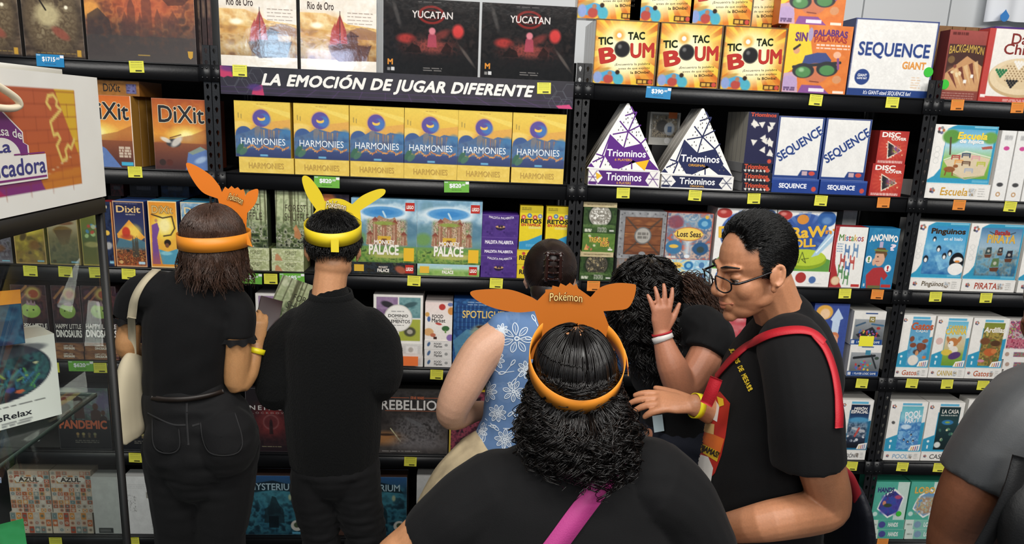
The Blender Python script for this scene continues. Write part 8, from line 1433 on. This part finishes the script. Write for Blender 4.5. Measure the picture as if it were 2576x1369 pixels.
for sx in (-1, 1):
    m = MB(); limb(m, [face_pt(sx*0.012, 0.0935, 0.028), face_pt(sx*0.03, 0.0895, 0.0335), face_pt(sx*0.052, 0.069, 0.030)], [0.0018, 0.003, 0.0012], 12, 8)
    m2 = MB(); limb(m2, [face_pt(sx*0.018, 0.0775, -0.002), face_pt(sx*0.031, 0.0802, -0.0015), face_pt(sx*0.044, 0.073, -0.003)], [0.001, 0.0018, 0.001], 10, 6)
    p.mesh('eyebrow', m, hairmat('hair_black', '0b0a0a')); p.mesh('eyelashes', m2, hairmat('hair_black', '0b0a0a'))
m = MB(); limb(m, [face_pt(-0.029, 0.083, -0.062), face_pt(0, 0.0965, -0.065), face_pt(0.029, 0.083, -0.062)], [0.0022, 0.0048, 0.0022], 14, 10); limb(m, [face_pt(-0.026, 0.083, -0.0665), face_pt(0, 0.0945, -0.0745), face_pt(0.026, 0.083, -0.0665)], [0.0022, 0.0056, 0.0022], 14, 10)
p.fused('lips', m, skin('lips', 'a8684f'), vox=0.0014, it=2)
# glasses
gl = MB(); lens = MB()
for sx in (-1, 1):
    rim = []; 
    for a in np.linspace(0, 2*math.pi, 33): ca, sa = math.cos(a), math.sin(a); e = 2/3.2; rim.append(face_pt(sx*(0.034+0.0265*abs(ca)**e*np.sign(ca)), 0.112-0.012*abs(ca)**2*(1 if ca > 0 else 0.2), -0.003+0.0185*abs(sa)**e*np.sign(sa)))
    v, q, t = tube_arrays(np.array(rim), 0.0019, 7, caps=False); gl.add(v, q=q); lens.add(np.vstack([rim[:-1], np.mean(rim[:-1], 0)]), t=[(i, (i+1) % 32, 32) for i in range(32)])
    limb(gl, [face_pt(sx*0.0605, 0.1, 0.003), face_pt(sx*0.074, 0.087, 0.003), face_pt(sx*0.078, 0.04, 0.006), face_pt(sx*0.079, 0.002, 0.009), face_pt(sx*0.08, -0.02, -0.006)], [0.0024, 0.0028, 0.0022, 0.002, 0.0018], 18, 6)
limb(gl, [face_pt(-0.0075, 0.111, 0.002), face_pt(0, 0.1145, 0.004), face_pt(0.0075, 0.111, 0.002)], [0.0018, 0.0018, 0.0018], 8, 6)
gp = p.mesh('glasses', gl, mat('black_acetate', '0c0c10', 0.2)); p.mesh('lens', lens, M_glass(), False, gp)
# black hair swept up from the brow
RS = np.random.RandomState(17); hm = lambda v: np.where(v[:, 2] >= 0.42, v[:, 1] < 0.62, np.where(v[:, 2] >= 0, v[:, 1] < 0.40+0.4*v[:, 2]*(np.abs(v[:, 0]) < 0.75), ((v[:, 1] < -0.2) & (v[:, 2] > -0.62)) | ((v[:, 1] > 0.17) & (v[:, 1] < 0.36) & (v[:, 2] > -0.45) & (np.abs(v[:, 0]) > 0.5)) | ((v[:, 1] <= 0.17) & (v[:, 2] > -0.12)))).astype(bool)
d = scalp(8000, 19, 1.0, -0.62, hm); rr = np.array([0.0765, 0.0975, 0.0885])*s6; top = np.clip((d[:, 2]-0.25)*1.6, 0, 1); fr = np.clip(d[:, 1]+0.3, 0, 1)*top
flow = np.stack([d[:, 0]*0.3, -0.8+0*top, -0.35+0.75*top], 1)+RS.normal(size=d.shape)*0.16; side = top < 0.3; flow[side] = np.stack([d[side, 0]*0.2, -0.75+0*d[side, 0], -0.5+0*d[side, 0]], 1)+RS.normal(size=(side.sum(), 3))*0.15
flow -= (flow*d).sum(1)[:, None]*d*0.9; t = np.linspace(0, 1, 8)[None, :, None]; L = (0.014+0.026*top)[:, None, None]
path = (d*rr*0.985)[:, None]+flow[:, None]*t*L+d[:, None]*((0.003+0.007*top[:, None, None]+0.010*fr[:, None, None])*np.sin(np.minimum(t*1.9, 1.75)))
hb = hc+M6 @ np.array([0, -0.012, 0.032])*s6
def hair6(m):
    R = rr*1.0; th = np.linspace(0, math.pi, 40); ph = np.arange(80)/80*2*math.pi; v = np.stack([np.sin(th)[:, None]*np.cos(ph), np.sin(th)[:, None]*np.sin(ph), np.cos(th)[:, None]*np.ones_like(ph)], -1).reshape(-1, 3)
    ok = hm(v) & (v[:, 2] > -0.62); q = np.array([(i*80+j, (i+1)*80+j, (i+1)*80+(j+1) % 80, i*80+(j+1) % 80) for i in range(39) for j in range(80)]); q = q[ok[q].all(1)]
    k = np.clip((v[:, 2]-0.25)*1.6, 0, 1)[:, None]; m.add(hb+(v*R*(1.0+0.03*k)) @ M6.T, q=q)
p.hair('hair', hb+path @ M6.T, np.array([0.0008, 0.0009, 0.0009, 0.0008, 0.0007, 0.0006, 0.0005, 0.0003]), hairmat('hair_black', '0b0a0a'), base=hair6, k=3)
# tee
m = MB()
limb(m, [J(1900, 1420, 0.04), J(1903, 1330, 0.04), J(1912, 1220, 0.04), J(1930, 1100, 0.04), J(1955, 990, 0.04), J(1976, 900, 0.04), J(1980, 850, 0.04), J(1972, 806, 0.03)], np.array([[0.148, 0.17], [0.148, 0.17], [0.148, 0.17], [0.14, 0.17], [0.13, 0.172], [0.115, 0.17], [0.1, 0.13], [0.072, 0.075]]), 34, 30, side=(1, 0, 0.08))
limb(m, [J(1990, 870, -0.06), J(2008, 930, -0.13), J(2024, 1040, -0.18), J(2032, 1163, -0.19)], [0.075, 0.076, 0.076, 0.077], 18, 20, ends=1); limb(m, [J(1935, 880, 0.13), J(1890, 930, 0.14), J(1865, 980, 0.15)], [0.08, 0.074, 0.066], 12)
sh = p.fused('t_shirt', m, BLK(), vox=0.006, it=5, folds=0.003, seed=41, fr=(7, 7, 11)); bv = bvh_of(sh.data, p.base)
m = MB(); on_poly(m, bv, [(1812, 985), (1838, 1015), (1826, 1100), (1816, 1145), (1800, 1190), (1768, 1225), (1748, 1180), (1752, 1110), (1772, 1040), (1792, 1000)], 'b8281c', 0.0015)
on_poly(m, bv, [(1778, 1085), (1824, 1105), (1814, 1140), (1764, 1112)], 'd86a24', 0.0025); on_poly(m, bv, [(1760, 1112), (1812, 1138), (1806, 1162), (1756, 1132)], 'e0b828', 0.0025)
on_poly(m, bv, [(1800, 1004), (1812, 1022), (1806, 1062), (1788, 1052), (1782, 1030)], 'e6e4de', 0.0025); on_poly(m, bv, [(1770, 1062), (1800, 1068), (1798, 1094), (1770, 1086)], 'd8b070', 0.003); on_poly(m, bv, [(1758, 1142), (1784, 1150), (1796, 1178), (1790, 1215), (1772, 1222), (1754, 1200), (1748, 1170)], 'e6e4de', 0.0025); on_poly(m, bv, [(1806, 998), (1822, 1004), (1824, 1020), (1812, 1024)], 'e8c428', 0.003)
on_text(m, bv, '¡PIJAMAS!', 1758, 1126, 1812, 1146, '2a1c10', 2, 0.42, 0.004)
for k, (ch, x, y, r) in enumerate(zip('JUEGOS DE MESA!!', np.linspace(1842, 1889, 16), 880+100*np.linspace(0, 1, 16)**1.05, np.linspace(1.3, 0.95, 16))):
    if ch != ' ': on_text(m, bv, ch, x-3.4, y-6.5, x+3.4, y+6.5, 'e0c030', 2, r, 0.002)
p.mesh('shirt_print', m, PR(), False, sh, 'red and yellow printed panel with yellow lettering')
RED = lambda: mat('red_webbing', 'b01424', 0.6, bump=0.15, bscale=400)
m = MB(); ribbon(m, bv, [(1800, 962), (1832, 920), (1880, 876), (1940, 846), (2000, 836), (2040, 842), (2068, 866)], 0.026, 0.009, 60, 0.003); ribbon(m, bv, [(2048, 848), (2074, 885), (2092, 935), (2102, 990), (2105, 1040), (2104, 1075)], 0.024, 0.008, 50, 0.003); strap(m, smooth_path([J(2106, 1060, -0.02), J(2112, 1130, 0.02), J(2117, 1195, 0.06)], 14), np.array([[0.9, -0.4, 0.0]]*14), 0.022, 0.003)
bp0 = J(2120, 1280, 0.02); bp = empty('backpack', tuple(bp0), 'navy and red backpack hanging behind the man in glasses on a red strap', 'backpack')
m.v = [v-bp0 for v in m.v]; m.build('shoulder_strap', RED(), bp, True)
m = MB(); strap(m, smooth_path([J(1802, 952, -0.06), J(1790, 985, -0.06), J(1776, 1018, -0.05)], 14), np.array([[-0.5, -0.85, 0.1]]*14), 0.03, 0.003); m.v = [v-bp0 for v in m.v]
m.build('strap_end', RED(), bp, True)
m = MB(); limb(m, [J(2122, 1200, 0.08), J(2126, 1240, 0.08), J(2128, 1300, 0.08), J(2128, 1400, 0.08)], np.array([[0.02, 0.09], [0.028, 0.12], [0.032, 0.13], [0.034, 0.13]]), 20, 20, side=(1, 0, 0)); put('bag_body', fuse(m, 0.006, 3, sub=bp0), mat('navy_nylon', '10131f', 0.6, bump=0.1, bscale=300), bp, True)
m = MB(); v = smooth_path([J(2120, 1182, 0.0), J(2140, 1205, 0.0), J(2156, 1250, 0.0), J(2160, 1300, 0.0), J(2155, 1330, 0.0)], 24)-bp0; vv, q, t = tube_arrays(v, np.linspace(0.012, 0.014, 24), 12, side=(0, 1, 0), flat=1); m.add(vv, q=q, t=t); m.build('red_panel', mat('red_nylon', '8a1420', 0.6), bp, True)
m = MB(); v = smooth_path([J(2168, 1285, -0.02), J(2160, 1300, -0.02), J(2163, 1330, -0.02), J(2168, 1375, -0.02)], 14)-bp0; vv, q, t = tube_arrays(v, 0.0025, 6); m.add(vv, q=q, t=t); m.build('zip_cord', mat('grey_cord', '8a8a8c', 0.6), bp, True)
bangle(p, J(1752, 1021, 0.053), J(1742, 1020, 0.05), 0.032, 0.017, 0, 'wristband', mat('yellow_band', 'e6d81e', 0.4), 'yellow paper wristband')
m = MB(); limb(m, [J(1905, 1360, 0.04), J(1905, 1400, 0.04)], np.array([[0.14, 0.165], [0.14, 0.165]]), 6, 20, side=(1, 0, 0)); e = J(1905, 1400, 0.04)
for dy in (-0.09, 0.09): limb(m, [e+[0, dy, 0], [e[0], e[1]+dy, 0.5], [e[0], e[1]+dy, 0.05]], [0.1, 0.08, 0.065], 14)
p.fused('trousers', m, DENIM(), vox=0.008, it=3)
for dy in (-0.09, 0.09): m = MB(); ellipsoid(m, (e[0]-0.06, e[1]+dy, 0.04), (0.135, 0.05, 0.042)); p.fused('shoe', m, mat('black_shoe', '121212', 0.5), vox=0.008, it=3)

RK[0] = 1.0
# ---------------------------------------------------------------- nearest woman: curls, orange visor, black tee, pink strap
YB = -1.72
p = Person('nearest person seen from behind with long black curls and a long eared orange visor', *J(1430, 1369)[:2])
M4 = frame((0.1, 1), 0.42); hc = J(1443, 958, 0.0)
m = MB(); head_into(m, hc, M4, 0.94); limb(m, [hc+[0, -0.02, -0.05], J(1440, 1090), J(1438, 1140)], [0.056, 0.06, 0.09], 10)
limb(m, [J(1436, 1180), J(1425, 1300), J(1415, 1400)], np.array([[0.17, 0.09], [0.2, 0.11], [0.2, 0.12]]), 12, side=(1, 0, 0))
def arm4(pts): limb(m, pts, [0.066, 0.064, 0.056, 0.052, 0.045, 0.03], 26, 16)
L0 = [J(1200, 1255), J(1125, 1310, -0.01), J(1045, 1375, -0.01), J(990, 1430, 0.0), J(1060, 1470, 0.16), J(1180, 1440, 0.3)]; R0 = [J(1680, 1240), J(1740, 1310), J(1790, 1420), J(1800, 1480), J(1720, 1480, 0.16), J(1620, 1440, 0.3)]
arm4(L0); arm4(R0); hand_into(m, L0[-1], (0.9, 0.4, 0.1), (0, -0.3, 1), 0.9, left=True); hand_into(m, R0[-1], (-0.9, 0.4, 0.1), (0, -0.3, 1), 0.9)
p.fused('body', m, skin('skin_tan_near', 'b9835c'), vox=0.005, it=3)
m = MB()
limb(m, [J(1412, 1500), J(1415, 1400), J(1420, 1310), J(1428, 1235), J(1436, 1175), J(1440, 1132), J(1440, 1105)], np.array([[0.26, 0.17], [0.255, 0.165], [0.245, 0.15], [0.22, 0.135], [0.17, 0.11], [0.105, 0.085], [0.062, 0.064]]), 26, 28, side=(1, 0, 0))
limb(m, [J(1255, 1240), J(1175, 1285, -0.01), J(1115, 1335, -0.01), J(1085, 1365, -0.01)], [0.095, 0.088, 0.08, 0.077], 16, 18, ends=1); limb(m, [J(1630, 1215), J(1700, 1265), J(1750, 1350), J(1765, 1395)], [0.1, 0.09, 0.082, 0.08], 16, 18, ends=1)
sh = p.fused('t_shirt', m, BLK(), vox=0.006, it=6, folds=0.0034, seed=51, fr=(6, 6, 8)); bv = bvh_of(sh.data, p.base)
m = MB(); b0 = J(1415, 1430, -0.02); limb(m, [b0, [b0[0], b0[1], 0.85]], np.array([[0.24, 0.16], [0.23, 0.17]]), 8, 20, side=(1, 0, 0))
for dx in (-0.11, 0.11): limb(m, [[b0[0]+dx, b0[1], 0.85], [b0[0]+dx, b0[1], 0.45], [b0[0]+dx, b0[1], 0.05]], [0.125, 0.095, 0.07], 14)
p.fused('trousers', m, DENIM(), vox=0.009, it=3)
for dx in (-0.11, 0.11): m = MB(); ellipsoid(m, (b0[0]+dx, b0[1]+0.06, 0.04), (0.048, 0.13, 0.04)); p.fused('shoe', m, mat('black_shoe', '121212', 0.5), vox=0.008, it=3)
m = MB(); ribbon(m, bv, [(1556, 1150), (1530, 1190), (1495, 1240), (1450, 1300), (1395, 1375), (1360, 1420)], 0.043, 0.004, 50, 0.003); s0 = m.v[0][0].copy(); m.v = [v-s0 for v in m.v]; o = m.build('bag_strap', mat('pink_webbing', 'a8347a', 0.65, bump=0.15, bscale=400), None, True); o.location = s0; tag(o, 'magenta pink bag strap crossing the back of the nearest person', 'strap')
bc = J(1450, 908, 0.0); Mb = frame((0.05, 1), -0.56); g = hc+M4 @ np.array([0, -0.012, 0.022]); RS = np.random.RandomState(61)
d = scalp(2900, 22, 1.0, -0.3, lambda v: v[:, 1] < 0.75); R = (0.081, 0.098, 0.09)
pc = curls(np.zeros(3), d, R, (0.08, 0.175), (0.007, 0.0145), (130, 230), RS, spread=0.02, th_max=1.75, straight=0.1, N=72, lean=(0.12, -0.05, 0))
h4 = under(g+pc, bc, Mb, 0.0945, 0.112, 0.044, 0.92)
p.hair('hair', h4, np.linspace(0.0014, 0.0008, 72), hairmat('hair_black_curls', '0c0908', 0.3), base=lambda m: (ellipsoid(m, g, np.array(R)*0.985), ellipsoid(m, hc+[0.006, -0.01, -0.09], (0.07, 0.055, 0.09)), ellipsoid(m, hc+[0.01, -0.02, -0.15], (0.085, 0.055, 0.07))), k=4)
RS = np.random.RandomState(67); d = scalp(560, 24, 0.05, -0.45, lambda v: v[:, 1] < 0.6); pc = curls(g, d, np.array(R)*0.98, (0.08, 0.16), (0.008, 0.014), (160, 280), RS, spread=0.018, th_max=1.75, N=110, lean=(0.16, -0.04, 0), clump=1)
p.hair('hair_curls', under(g+pc, bc, Mb, 0.0945, 0.112, 0.044, 0.92), np.linspace(0.002, 0.0011, 110)*np.ones((560, 1)), hairmat('hair_ringlets', '0b0807', 0.24), k=5, label='glossy hanging ringlets')
fy = YB+0.125
ear1 = curve2([(1345, 783), (1300, 786), (1245, 776), (1200, 756), (1183, 736), (1215, 729), (1280, 729), (1332, 746), (1352, 757)])
ear2 = curve2([(1486, 748), (1510, 724), (1550, 713), (1592, 715), (1600, 722), (1594, 752), (1578, 776), (1545, 781), (1518, 783)])
out = [(1330, 905), (1340, 850), (1356, 818)]+ear1+[(1372, 736), (1372, 729), (1388, 728), (1390, 719), (1406, 723), (1410, 713), (1424, 720), (1434, 712), (1444, 720), (1450, 714), (1455, 726)]+ear2+[(1530, 815), (1548, 850), (1560, 880)]
v = orange_visor(p, bc, Mb, 0.0965, 0.114, 0.044, out, fy, 0, 1445, 110, (1382, 735, 1466, 758), cf='b8651a', cb='e8902c', rot=0.03, a0=math.pi*0.5+0.8, a1=math.pi*2.5-0.8)  # darker crest colour: unprinted back, with the shade on it painted in
m = MB(); a = bc+Mb @ np.array([0.098, 0.0, 0.0]); strap(m, np.array([a+[0, 0.03, 0.02], a+[0.012, 0.0, 0.022], a+[0.018, -0.02, 0.01], a+[0.004, -0.03, -0.008]]), np.array([[1.0, -0.2, 0.1]]*4), 0.03, 0.0015, 'eaa04a'); p.mesh('visor_tab', m, CARDY(), False, v)

# ---------------------------------------------------------------- person at the far side in a grey shirt
YB = -1.92
p = Person('person in a grey shirt with dark bag straps, mostly outside the frame, arm hanging', *J(2650, 1300)[:2])
m = MB(); limb(m, [J(2560, 1060), J(2500, 1140, -0.02), J(2447, 1225, -0.02), J(2415, 1310, 0.0), J(2398, 1400, 0.03), J(2430, 1500, 0.16), J(2480, 1560, 0.28)], [0.056, 0.056, 0.053, 0.05, 0.046, 0.038, 0.028], 28, 18); hand_into(m, J(2485, 1565, 0.29), (0.5, 0.5, -0.5), (0, -0.5, 0.6), 1.0, left=True)
limb(m, [J(2680, 1030, 0.05), J(2680, 1150, 0.05), J(2670, 1369, 0.05)], np.array([[0.13, 0.1], [0.14, 0.1], [0.13, 0.1]]), 12, side=(1, 0, 0)); limb(m, [J(2680, 1000, 0.05), J(2690, 880, 0.06)], [0.075, 0.06], 8); M7 = frame((0.2, 1), 0.2); head_into(m, J(2695, 790, 0.08), M7, 0.98)
limb(m, [J(2815, 1080), J(2850, 1230), J(2840, 1400), J(2760, 1480, 0.3)], [0.064, 0.06, 0.05, 0.03], 18); hand_into(m, J(2750, 1480, 0.31), (-0.6, 0.5, 0), (0, -0.5, 0.6), 1.0)
p.fused('body', m, skin('skin_dark_brown', '7c4e36'), vox=0.005, it=3)
m = MB(); limb(m, [J(2670, 1420, 0.05), J(2672, 1300, 0.05), J(2678, 1150, 0.05), J(2682, 1040, 0.05), J(2685, 985, 0.05), J(2688, 955, 0.05)], np.array([[0.155, 0.125], [0.155, 0.125], [0.165, 0.125], [0.165, 0.115], [0.12, 0.095], [0.07, 0.07]]), 24, 26, side=(1, 0, 0))
limb(m, [J(2610, 1015, 0.02), J(2562, 1060, -0.01), J(2502, 1140, -0.02), J(2455, 1212, -0.02)], [0.085, 0.078, 0.069, 0.065], 18, 20, ends=1); limb(m, [J(2770, 1020, 0.02), J(2815, 1080), J(2845, 1190)], [0.085, 0.08, 0.073], 14, 20)
sh = p.fused('shirt', m, mat('grey_shirt', '3a3c3e', 0.55, bump=0.04, bscale=380, sheen=0.08), vox=0.006, it=5, folds=0.009, seed=71, fr=(6, 6, 7)); bv = bvh_of(sh.data, p.base)
m = MB(); g = J(2695, 790, 0.08); ellipsoid(m, g+M7 @ np.array([0, -0.014, 0.036]), (0.08, 0.1, 0.092), M7); p.mesh('hair', m, hairmat('hair_black', '0b0a0a'))
m = MB(); e = J(2670, 1400, 0.05); limb(m, [e, [e[0], e[1], 0.85]], np.array([[0.15, 0.13], [0.16, 0.14]]), 8, 20, side=(1, 0, 0))
for dx in (-0.09, 0.09): limb(m, [[e[0]+dx, e[1], 0.85], [e[0]+dx, e[1], 0.45], [e[0]+dx, e[1], 0.05]], [0.1, 0.08, 0.065], 14)
p.fused('trousers', m, DENIM(), vox=0.009, it=3)
for dx in (-0.09, 0.09): m = MB(); ellipsoid(m, (e[0]+dx, e[1]+0.06, 0.04), (0.048, 0.13, 0.04)); p.fused('shoe', m, mat('black_shoe', '121212', 0.5), vox=0.008, it=3)
k0 = J(2620, 1330, -0.16); bg = empty('shoulder_bag', tuple(k0), 'black shoulder bag with wide straps worn by the grey shirted person', 'bag')
m = MB(); limb(m, [J(2640, 1235, -0.12), J(2640, 1300, -0.14), J(2640, 1400, -0.14)], np.array([[0.07, 0.045], [0.085, 0.055], [0.085, 0.055]]), 16, 20, side=(1, 0, 0)); put('bag_body', fuse(m, 0.006, 3, sub=k0), mat('black_nylon', '0c0d0f', 0.6, bump=0.1, bscale=300), bg, True)
m = MB(); c = np.array(smooth_path([J(2570, 1150, -0.13), J(2545, 1240, -0.14), J(2505, 1320, -0.13), J(2470, 1380, -0.12)], 20)); strap(m, c, np.array([[0, -1, 0.0]]*20), 0.03, 0.003); m.v = [v-k0 for v in m.v]; m.build('strap', mat('black_nylon', '0c0d0f', 0.6), bg, True)
# ---------------------------------------------------------------- glass display case at the near corner
A0 = Q(281, 900, 1.45); XC, YC = A0[0], A0[1]; XL, YN = XC-0.62, YC-1.05; ZT = z_at(496, XC, YC)
dc = empty('display_case', (XC, YC, 0), 'glass display case with black edge posts, under the white sign', 'display case')
fr = mat('black_case_frame', '060607', 0.55)
for x, y in ((XC, YC), (XL, YC), (XC, YN), (XL, YN)): b = MB(); b.cube(x-XC-0.006, y-YC-0.006, 0, x-XC+0.006, y-YC+0.006, ZT); b.build('post', fr, dc)
for z in (0.02, ZT-0.015):
    b = MB(); b.cube(-0.012, YN-YC, z-0.014, 0.012, 0, z+0.014); b.cube(XL-XC-0.012, YN-YC, z-0.014, XL-XC+0.012, 0, z+0.014); b.cube(XL-XC, -0.012, z-0.014, 0, 0.012, z+0.014); b.cube(XL-XC, YN-YC-0.012, z-0.014, 0, YN-YC+0.012, z+0.014); b.build('rail', fr, dc)
for nm, c in (('side_glass', (-0.003, YN-YC+0.012, 0.03, 0.003, -0.012, ZT-0.03)), ('back_glass', (XL-XC+0.012, -0.003, 0.03, -0.012, 0.003, ZT-0.03))): b = MB(); b.cube(*c); b.build(nm, M_glass(), dc)
b = MB(); b.cube(XL-XC, YN-YC, -0.0+0.03, 0, 0, 0.05); b.build('base_board', mat('white_case_board', 'c8c8c4', 0.5), dc)
ZS = z_at(980, XC, YC); shz = []
EDGE = mat('glass_edge', '4a5c58', 0.25)
for z in (ZS, ZS-0.36):
    b = MB(); b.cube(XL-XC+0.02, YN-YC+0.02, z-0.004, -0.02, -0.03, z+0.004); gs = b.build('glass_shelf', M_glass(), dc)
    b = MB(); b.cube(-0.0205, YN-YC+0.02, z-0.004, -0.0195, -0.03, z+0.004); b.cube(XL-XC+0.02, -0.0305, z-0.004, -0.02, -0.0295, z+0.004); b.build('shelf_edge', EDGE, gs)
# sign box on the case
S0 = Q(275, 490, 1.45); h = z_at(197, XC, YC)-ZT
def a_sign(A):
    A.fill('f2f1ea').blot(150, ['f4f3ec', 'eeece4'], 4, 0.7); x0, x1, y0, y1 = 0.14, 0.865, 0.115, 0.86
    A.rect(x0, y0, x1, y1, 'c8562c').grad('c85a34', 'cc5a2c', 'c8641c', x0=x0, y0=y0, x1=x1, y1=y1).poly([(0.765, y0), (x1, y0), (x1, 0.64)], 'e8b41c').poly([(x0, 0.77), (0.66, 0.75), (0.685, y1), (x0, y1)], '8a2a80').poly([(x0, 0.77), (0.47, 0.765), (0.52, y1), (x0, y1)], 'b81e60').poly([(0.66, 0.75), (x1, 0.72), (x1, y1), (0.685, y1)], 'd87a20')
    for j in range(8):
        y = y0+0.02+j*0.094; A.line([(x0, y), (x1, y)], 0.0022, '9a3a20', 0.45)
        for i in range(9):
            xx = x0+0.03+i*0.1+(j % 2)*0.05
            if xx < x1: A.line([(xx, y), (xx, y+0.094)], 0.0022, '9a3a20', 0.45)
    A.line([(0.74, 0.26), (0.725, 0.22), (0.735, 0.17), (0.76, 0.16), (0.775, 0.2), (0.77, 0.24), (0.79, 0.27), (0.735, 0.36), (0.745, 0.46), (0.765, 0.45), (0.775, 0.49), (0.755, 0.54), (0.775, 0.66), (0.8, 0.64), (0.795, 0.58), (0.81, 0.54), (0.825, 0.57), (0.845, 0.5)], 0.006, 'f0d060')
    for i in range(6): A.rect(0.70+i*0.022, 0.735-i*0.02, 0.712+i*0.022, 0.742-i*0.02, 'f4e8b8')
    H = [(0.405, 0.6), (0.405, 0.49), (0.425, 0.49), (0.425, 0.42), (0.514, 0.25), (0.603, 0.43), (0.603, 0.5), (0.62, 0.52), (0.62, 0.6)]; c = np.mean(H, 0); A.shape([tuple(c+(np.array(q)-c)*1.06) for q in H], 'f4efe8', 1).shape(H, '7e2a84', 2)
    A.shape([(0.514+0.075*math.cos(a), 0.6-0.14*math.sin(a)) for a in np.linspace(0, math.pi, 20)], 'f4efe8', 3).txt('La Casa de', 0.43, 0.385, 0.6, 0.445, 'f6f2ee', 1, arc=0.035, lay=3)
    A.txt('La', 0.487, 0.48, 0.55, 0.56, '3a3a8c', 1, lay=4).shape([(0.39, 0.59), (0.695, 0.59), (0.695, 0.775), (0.39, 0.775)], 'f4efe8', 4).shape([(0.395, 0.575), (0.475, 0.575), (0.475, 0.585), (0.395, 0.585)], '8a2a80', 5).shape([(0.56, 0.575), (0.69, 0.575), (0.69, 0.585), (0.56, 0.585)], '8a2a80', 5).shape([(0.395, 0.745), (0.69, 0.745), (0.69, 0.76), (0.395, 0.76)], '8a2a80', 5).txt('Educadora', 0.405, 0.61, 0.688, 0.725, '3a3a8c', 1, lay=5)
A = Art(0.62, h, 0.003); a_sign(A); m = MB(); A.grid_into(m); A.tris_into(m); m.box(-0.31, 0, 0, 0.31, 0.45, h, 'e4e2da', skip='f')
sg = empty('header_sign', (XC+0.012, YC-0.31+0.006, ZT+0.002), 'white sign box with an orange brick print and purple house logo, on the display case', 'sign'); sg.rotation_euler = (0, 0, math.pi/2)
o = m.build('sign_box', M_card(), sg)
b = MB(); b.cube(-0.315, 0.03, h, 0.25, 0.44, h+0.01, 'e4e2da'); b.build('lid', M_card(), sg)
b = MB(); v = smooth_path([(-0.07, -0.006, h*0.99), (-0.02, -0.016, h*0.9), (0.028, -0.02, h*0.8), (0.03, -0.018, h*0.745), (-0.01, -0.014, h*0.74), (-0.09, -0.006, h*0.8)], 30); vv, q, t = tube_arrays(v, 0.0055, 8); b.add(vv, q=q, t=t); b.build('rope_handle', mat('cream_rope', 'ded2b8', 0.8), sg, True)
# goods in the case
def a_relax(A):
    A.fill('f2f2ec').blot(151, ['f4f4ee', 'ecece4'], 4, 0.6).ell(0.6, 0.36, 0.36, 0.34, '2a2c3c', 1, 0.02).blot(152, ['1c2030', '2a4a50', '3a7a7a', '2c3048', '1e2434'], 12, 0.8, m=A.sd(np.hypot((A.X-.6)/.35, (A.Y-.36)/.33)-1, 0.05)).ell(0.6, 0.12, 0.34, 0.08, '4a4c58', 0.7, 0.15)
    R = random.Random(8)
    for i in range(40): x, y = R.uniform(0.36, 0.86), R.uniform(0.38, 0.62); A.line([(x, y), (x+R.uniform(-.07, .07), y-R.uniform(.04, .12))], 0.003, R.choice(['3a8a7a', '5aa84a', '2c6a80', '8ab04a', '3a78a8']))
    A.ell(0.74, 0.6, 0.03, 0.02, 'e0643c', 1, 0.3).ell(0.68, 0.56, 0.03, 0.03, '2c4a9a', 1, 0.3).ell(0.86, 0.3, 0.02, 0.01, 'd8d8a0', 1, 0.3)
    A.txt('PieceRelax', 0.44, 0.83, 0.8, 0.9, '2c2c34', 1).dash(0.4, 0.75, 0.9, 1, '4a4a4c', 2, 0.003).rect(0.46, 0.925, 0.51, 0.965, '8a8a8c').rect(0.53, 0.925, 0.58, 0.965, '2a2a2c').dash(0.6, 0.945, 0.8, 2, '7a7a7c', 2, 0.003, 0.03)
def case_box(fn, lab, p, w, h, d, rz, side, tilt=(0, 0), wrap=True, **kw):
    A = Art(w, h); fn(A, **kw); m = MB(); A.grid_into(m); A.tris_into(m); m.box(-w/2, 0, 0, w/2, d, h, side, skip='f'); o = m.build('game_box', M_wrap() if wrap else M_card()); o.location = p; o.rotation_euler = (tilt[0], tilt[1], rz); return tag(o, lab, 'game box')
zs = ZS+0.0045
c = Q(158, 1042, 1.33); yr, xr = c[1], c[0]; w = 0.24; rz = 0.85
dv = np.array([math.cos(rz), math.sin(rz)]); pc = np.array([x_at(156, yr, zs), yr]); hb = 0.158
case_box(a_relax, 'white puzzle box with a round fishbowl picture on the glass shelf', (pc[0]-dv[0]*w/2, pc[1]-dv[1]*w/2, zs), w, hb, 0.08, rz, 'e0e0d8')
rz2 = 0.55; d2 = np.array([math.cos(rz2), math.sin(rz2)]); zt = zs+hb+0.001
k = Q(60, 838, 1.22)
case_box(lambda A: (A.fill('1c2a50'), A.blot(153, ['1c2a50', '2c5a7c', '3a7a98', '1a2444'], 9, 0.8), A.poly([(0, 0.9), (0.25, 0.75), (0.5, 1), (0, 1)], 'd88a50'), A.txt('DiXit', 0.3, 0.1, 0.8, 0.34, 'd0b070', 1), A.rect(0.66, 0.4, 0.9, 0.75, '2a4a6a')), 'navy and orange card game box lying on the white puzzle box', (k[0]-0.075, k[1]-0.03, zt), 0.16, 0.072, 0.11, rz2, 'e0922c')
kk = Q(60, 1369, 1.22); z0 = ZS-0.36+0.0045
case_box(lambda A: (A.fill('2a8a4a'), A.blot(154, ['2a8a4a', '34985a', '247a40'], 5, 0.7), A.rect(0, 0, 0.16, 1, 'c8d0cc'), A.txt('CARTAS', 0.4, 0.4, 0.8, 0.6, 'a8d06a', 1)), 'green flat box on the lower glass shelf of the case', (kk[0]-0.1, kk[1]-0.02, z0+0.095), 0.2, 0.14, 0.03, 0.6, '3a9a5a', tilt=(-1.2, 0))
area('case_fill_light', (XC-0.3, YC-0.45, ZT-0.03), (XC-0.3, YC-0.45, 0), 0.4, 0.7, 2.2)  # no fixture here: light added to brighten the boxes in the case
for o in GB:
    for k in ('top_z', 'short'):
        if k in o: del o[k]
for o in bpy.data.objects:
    for k in ('top_z', 'short'):
        if k in o: del o[k]
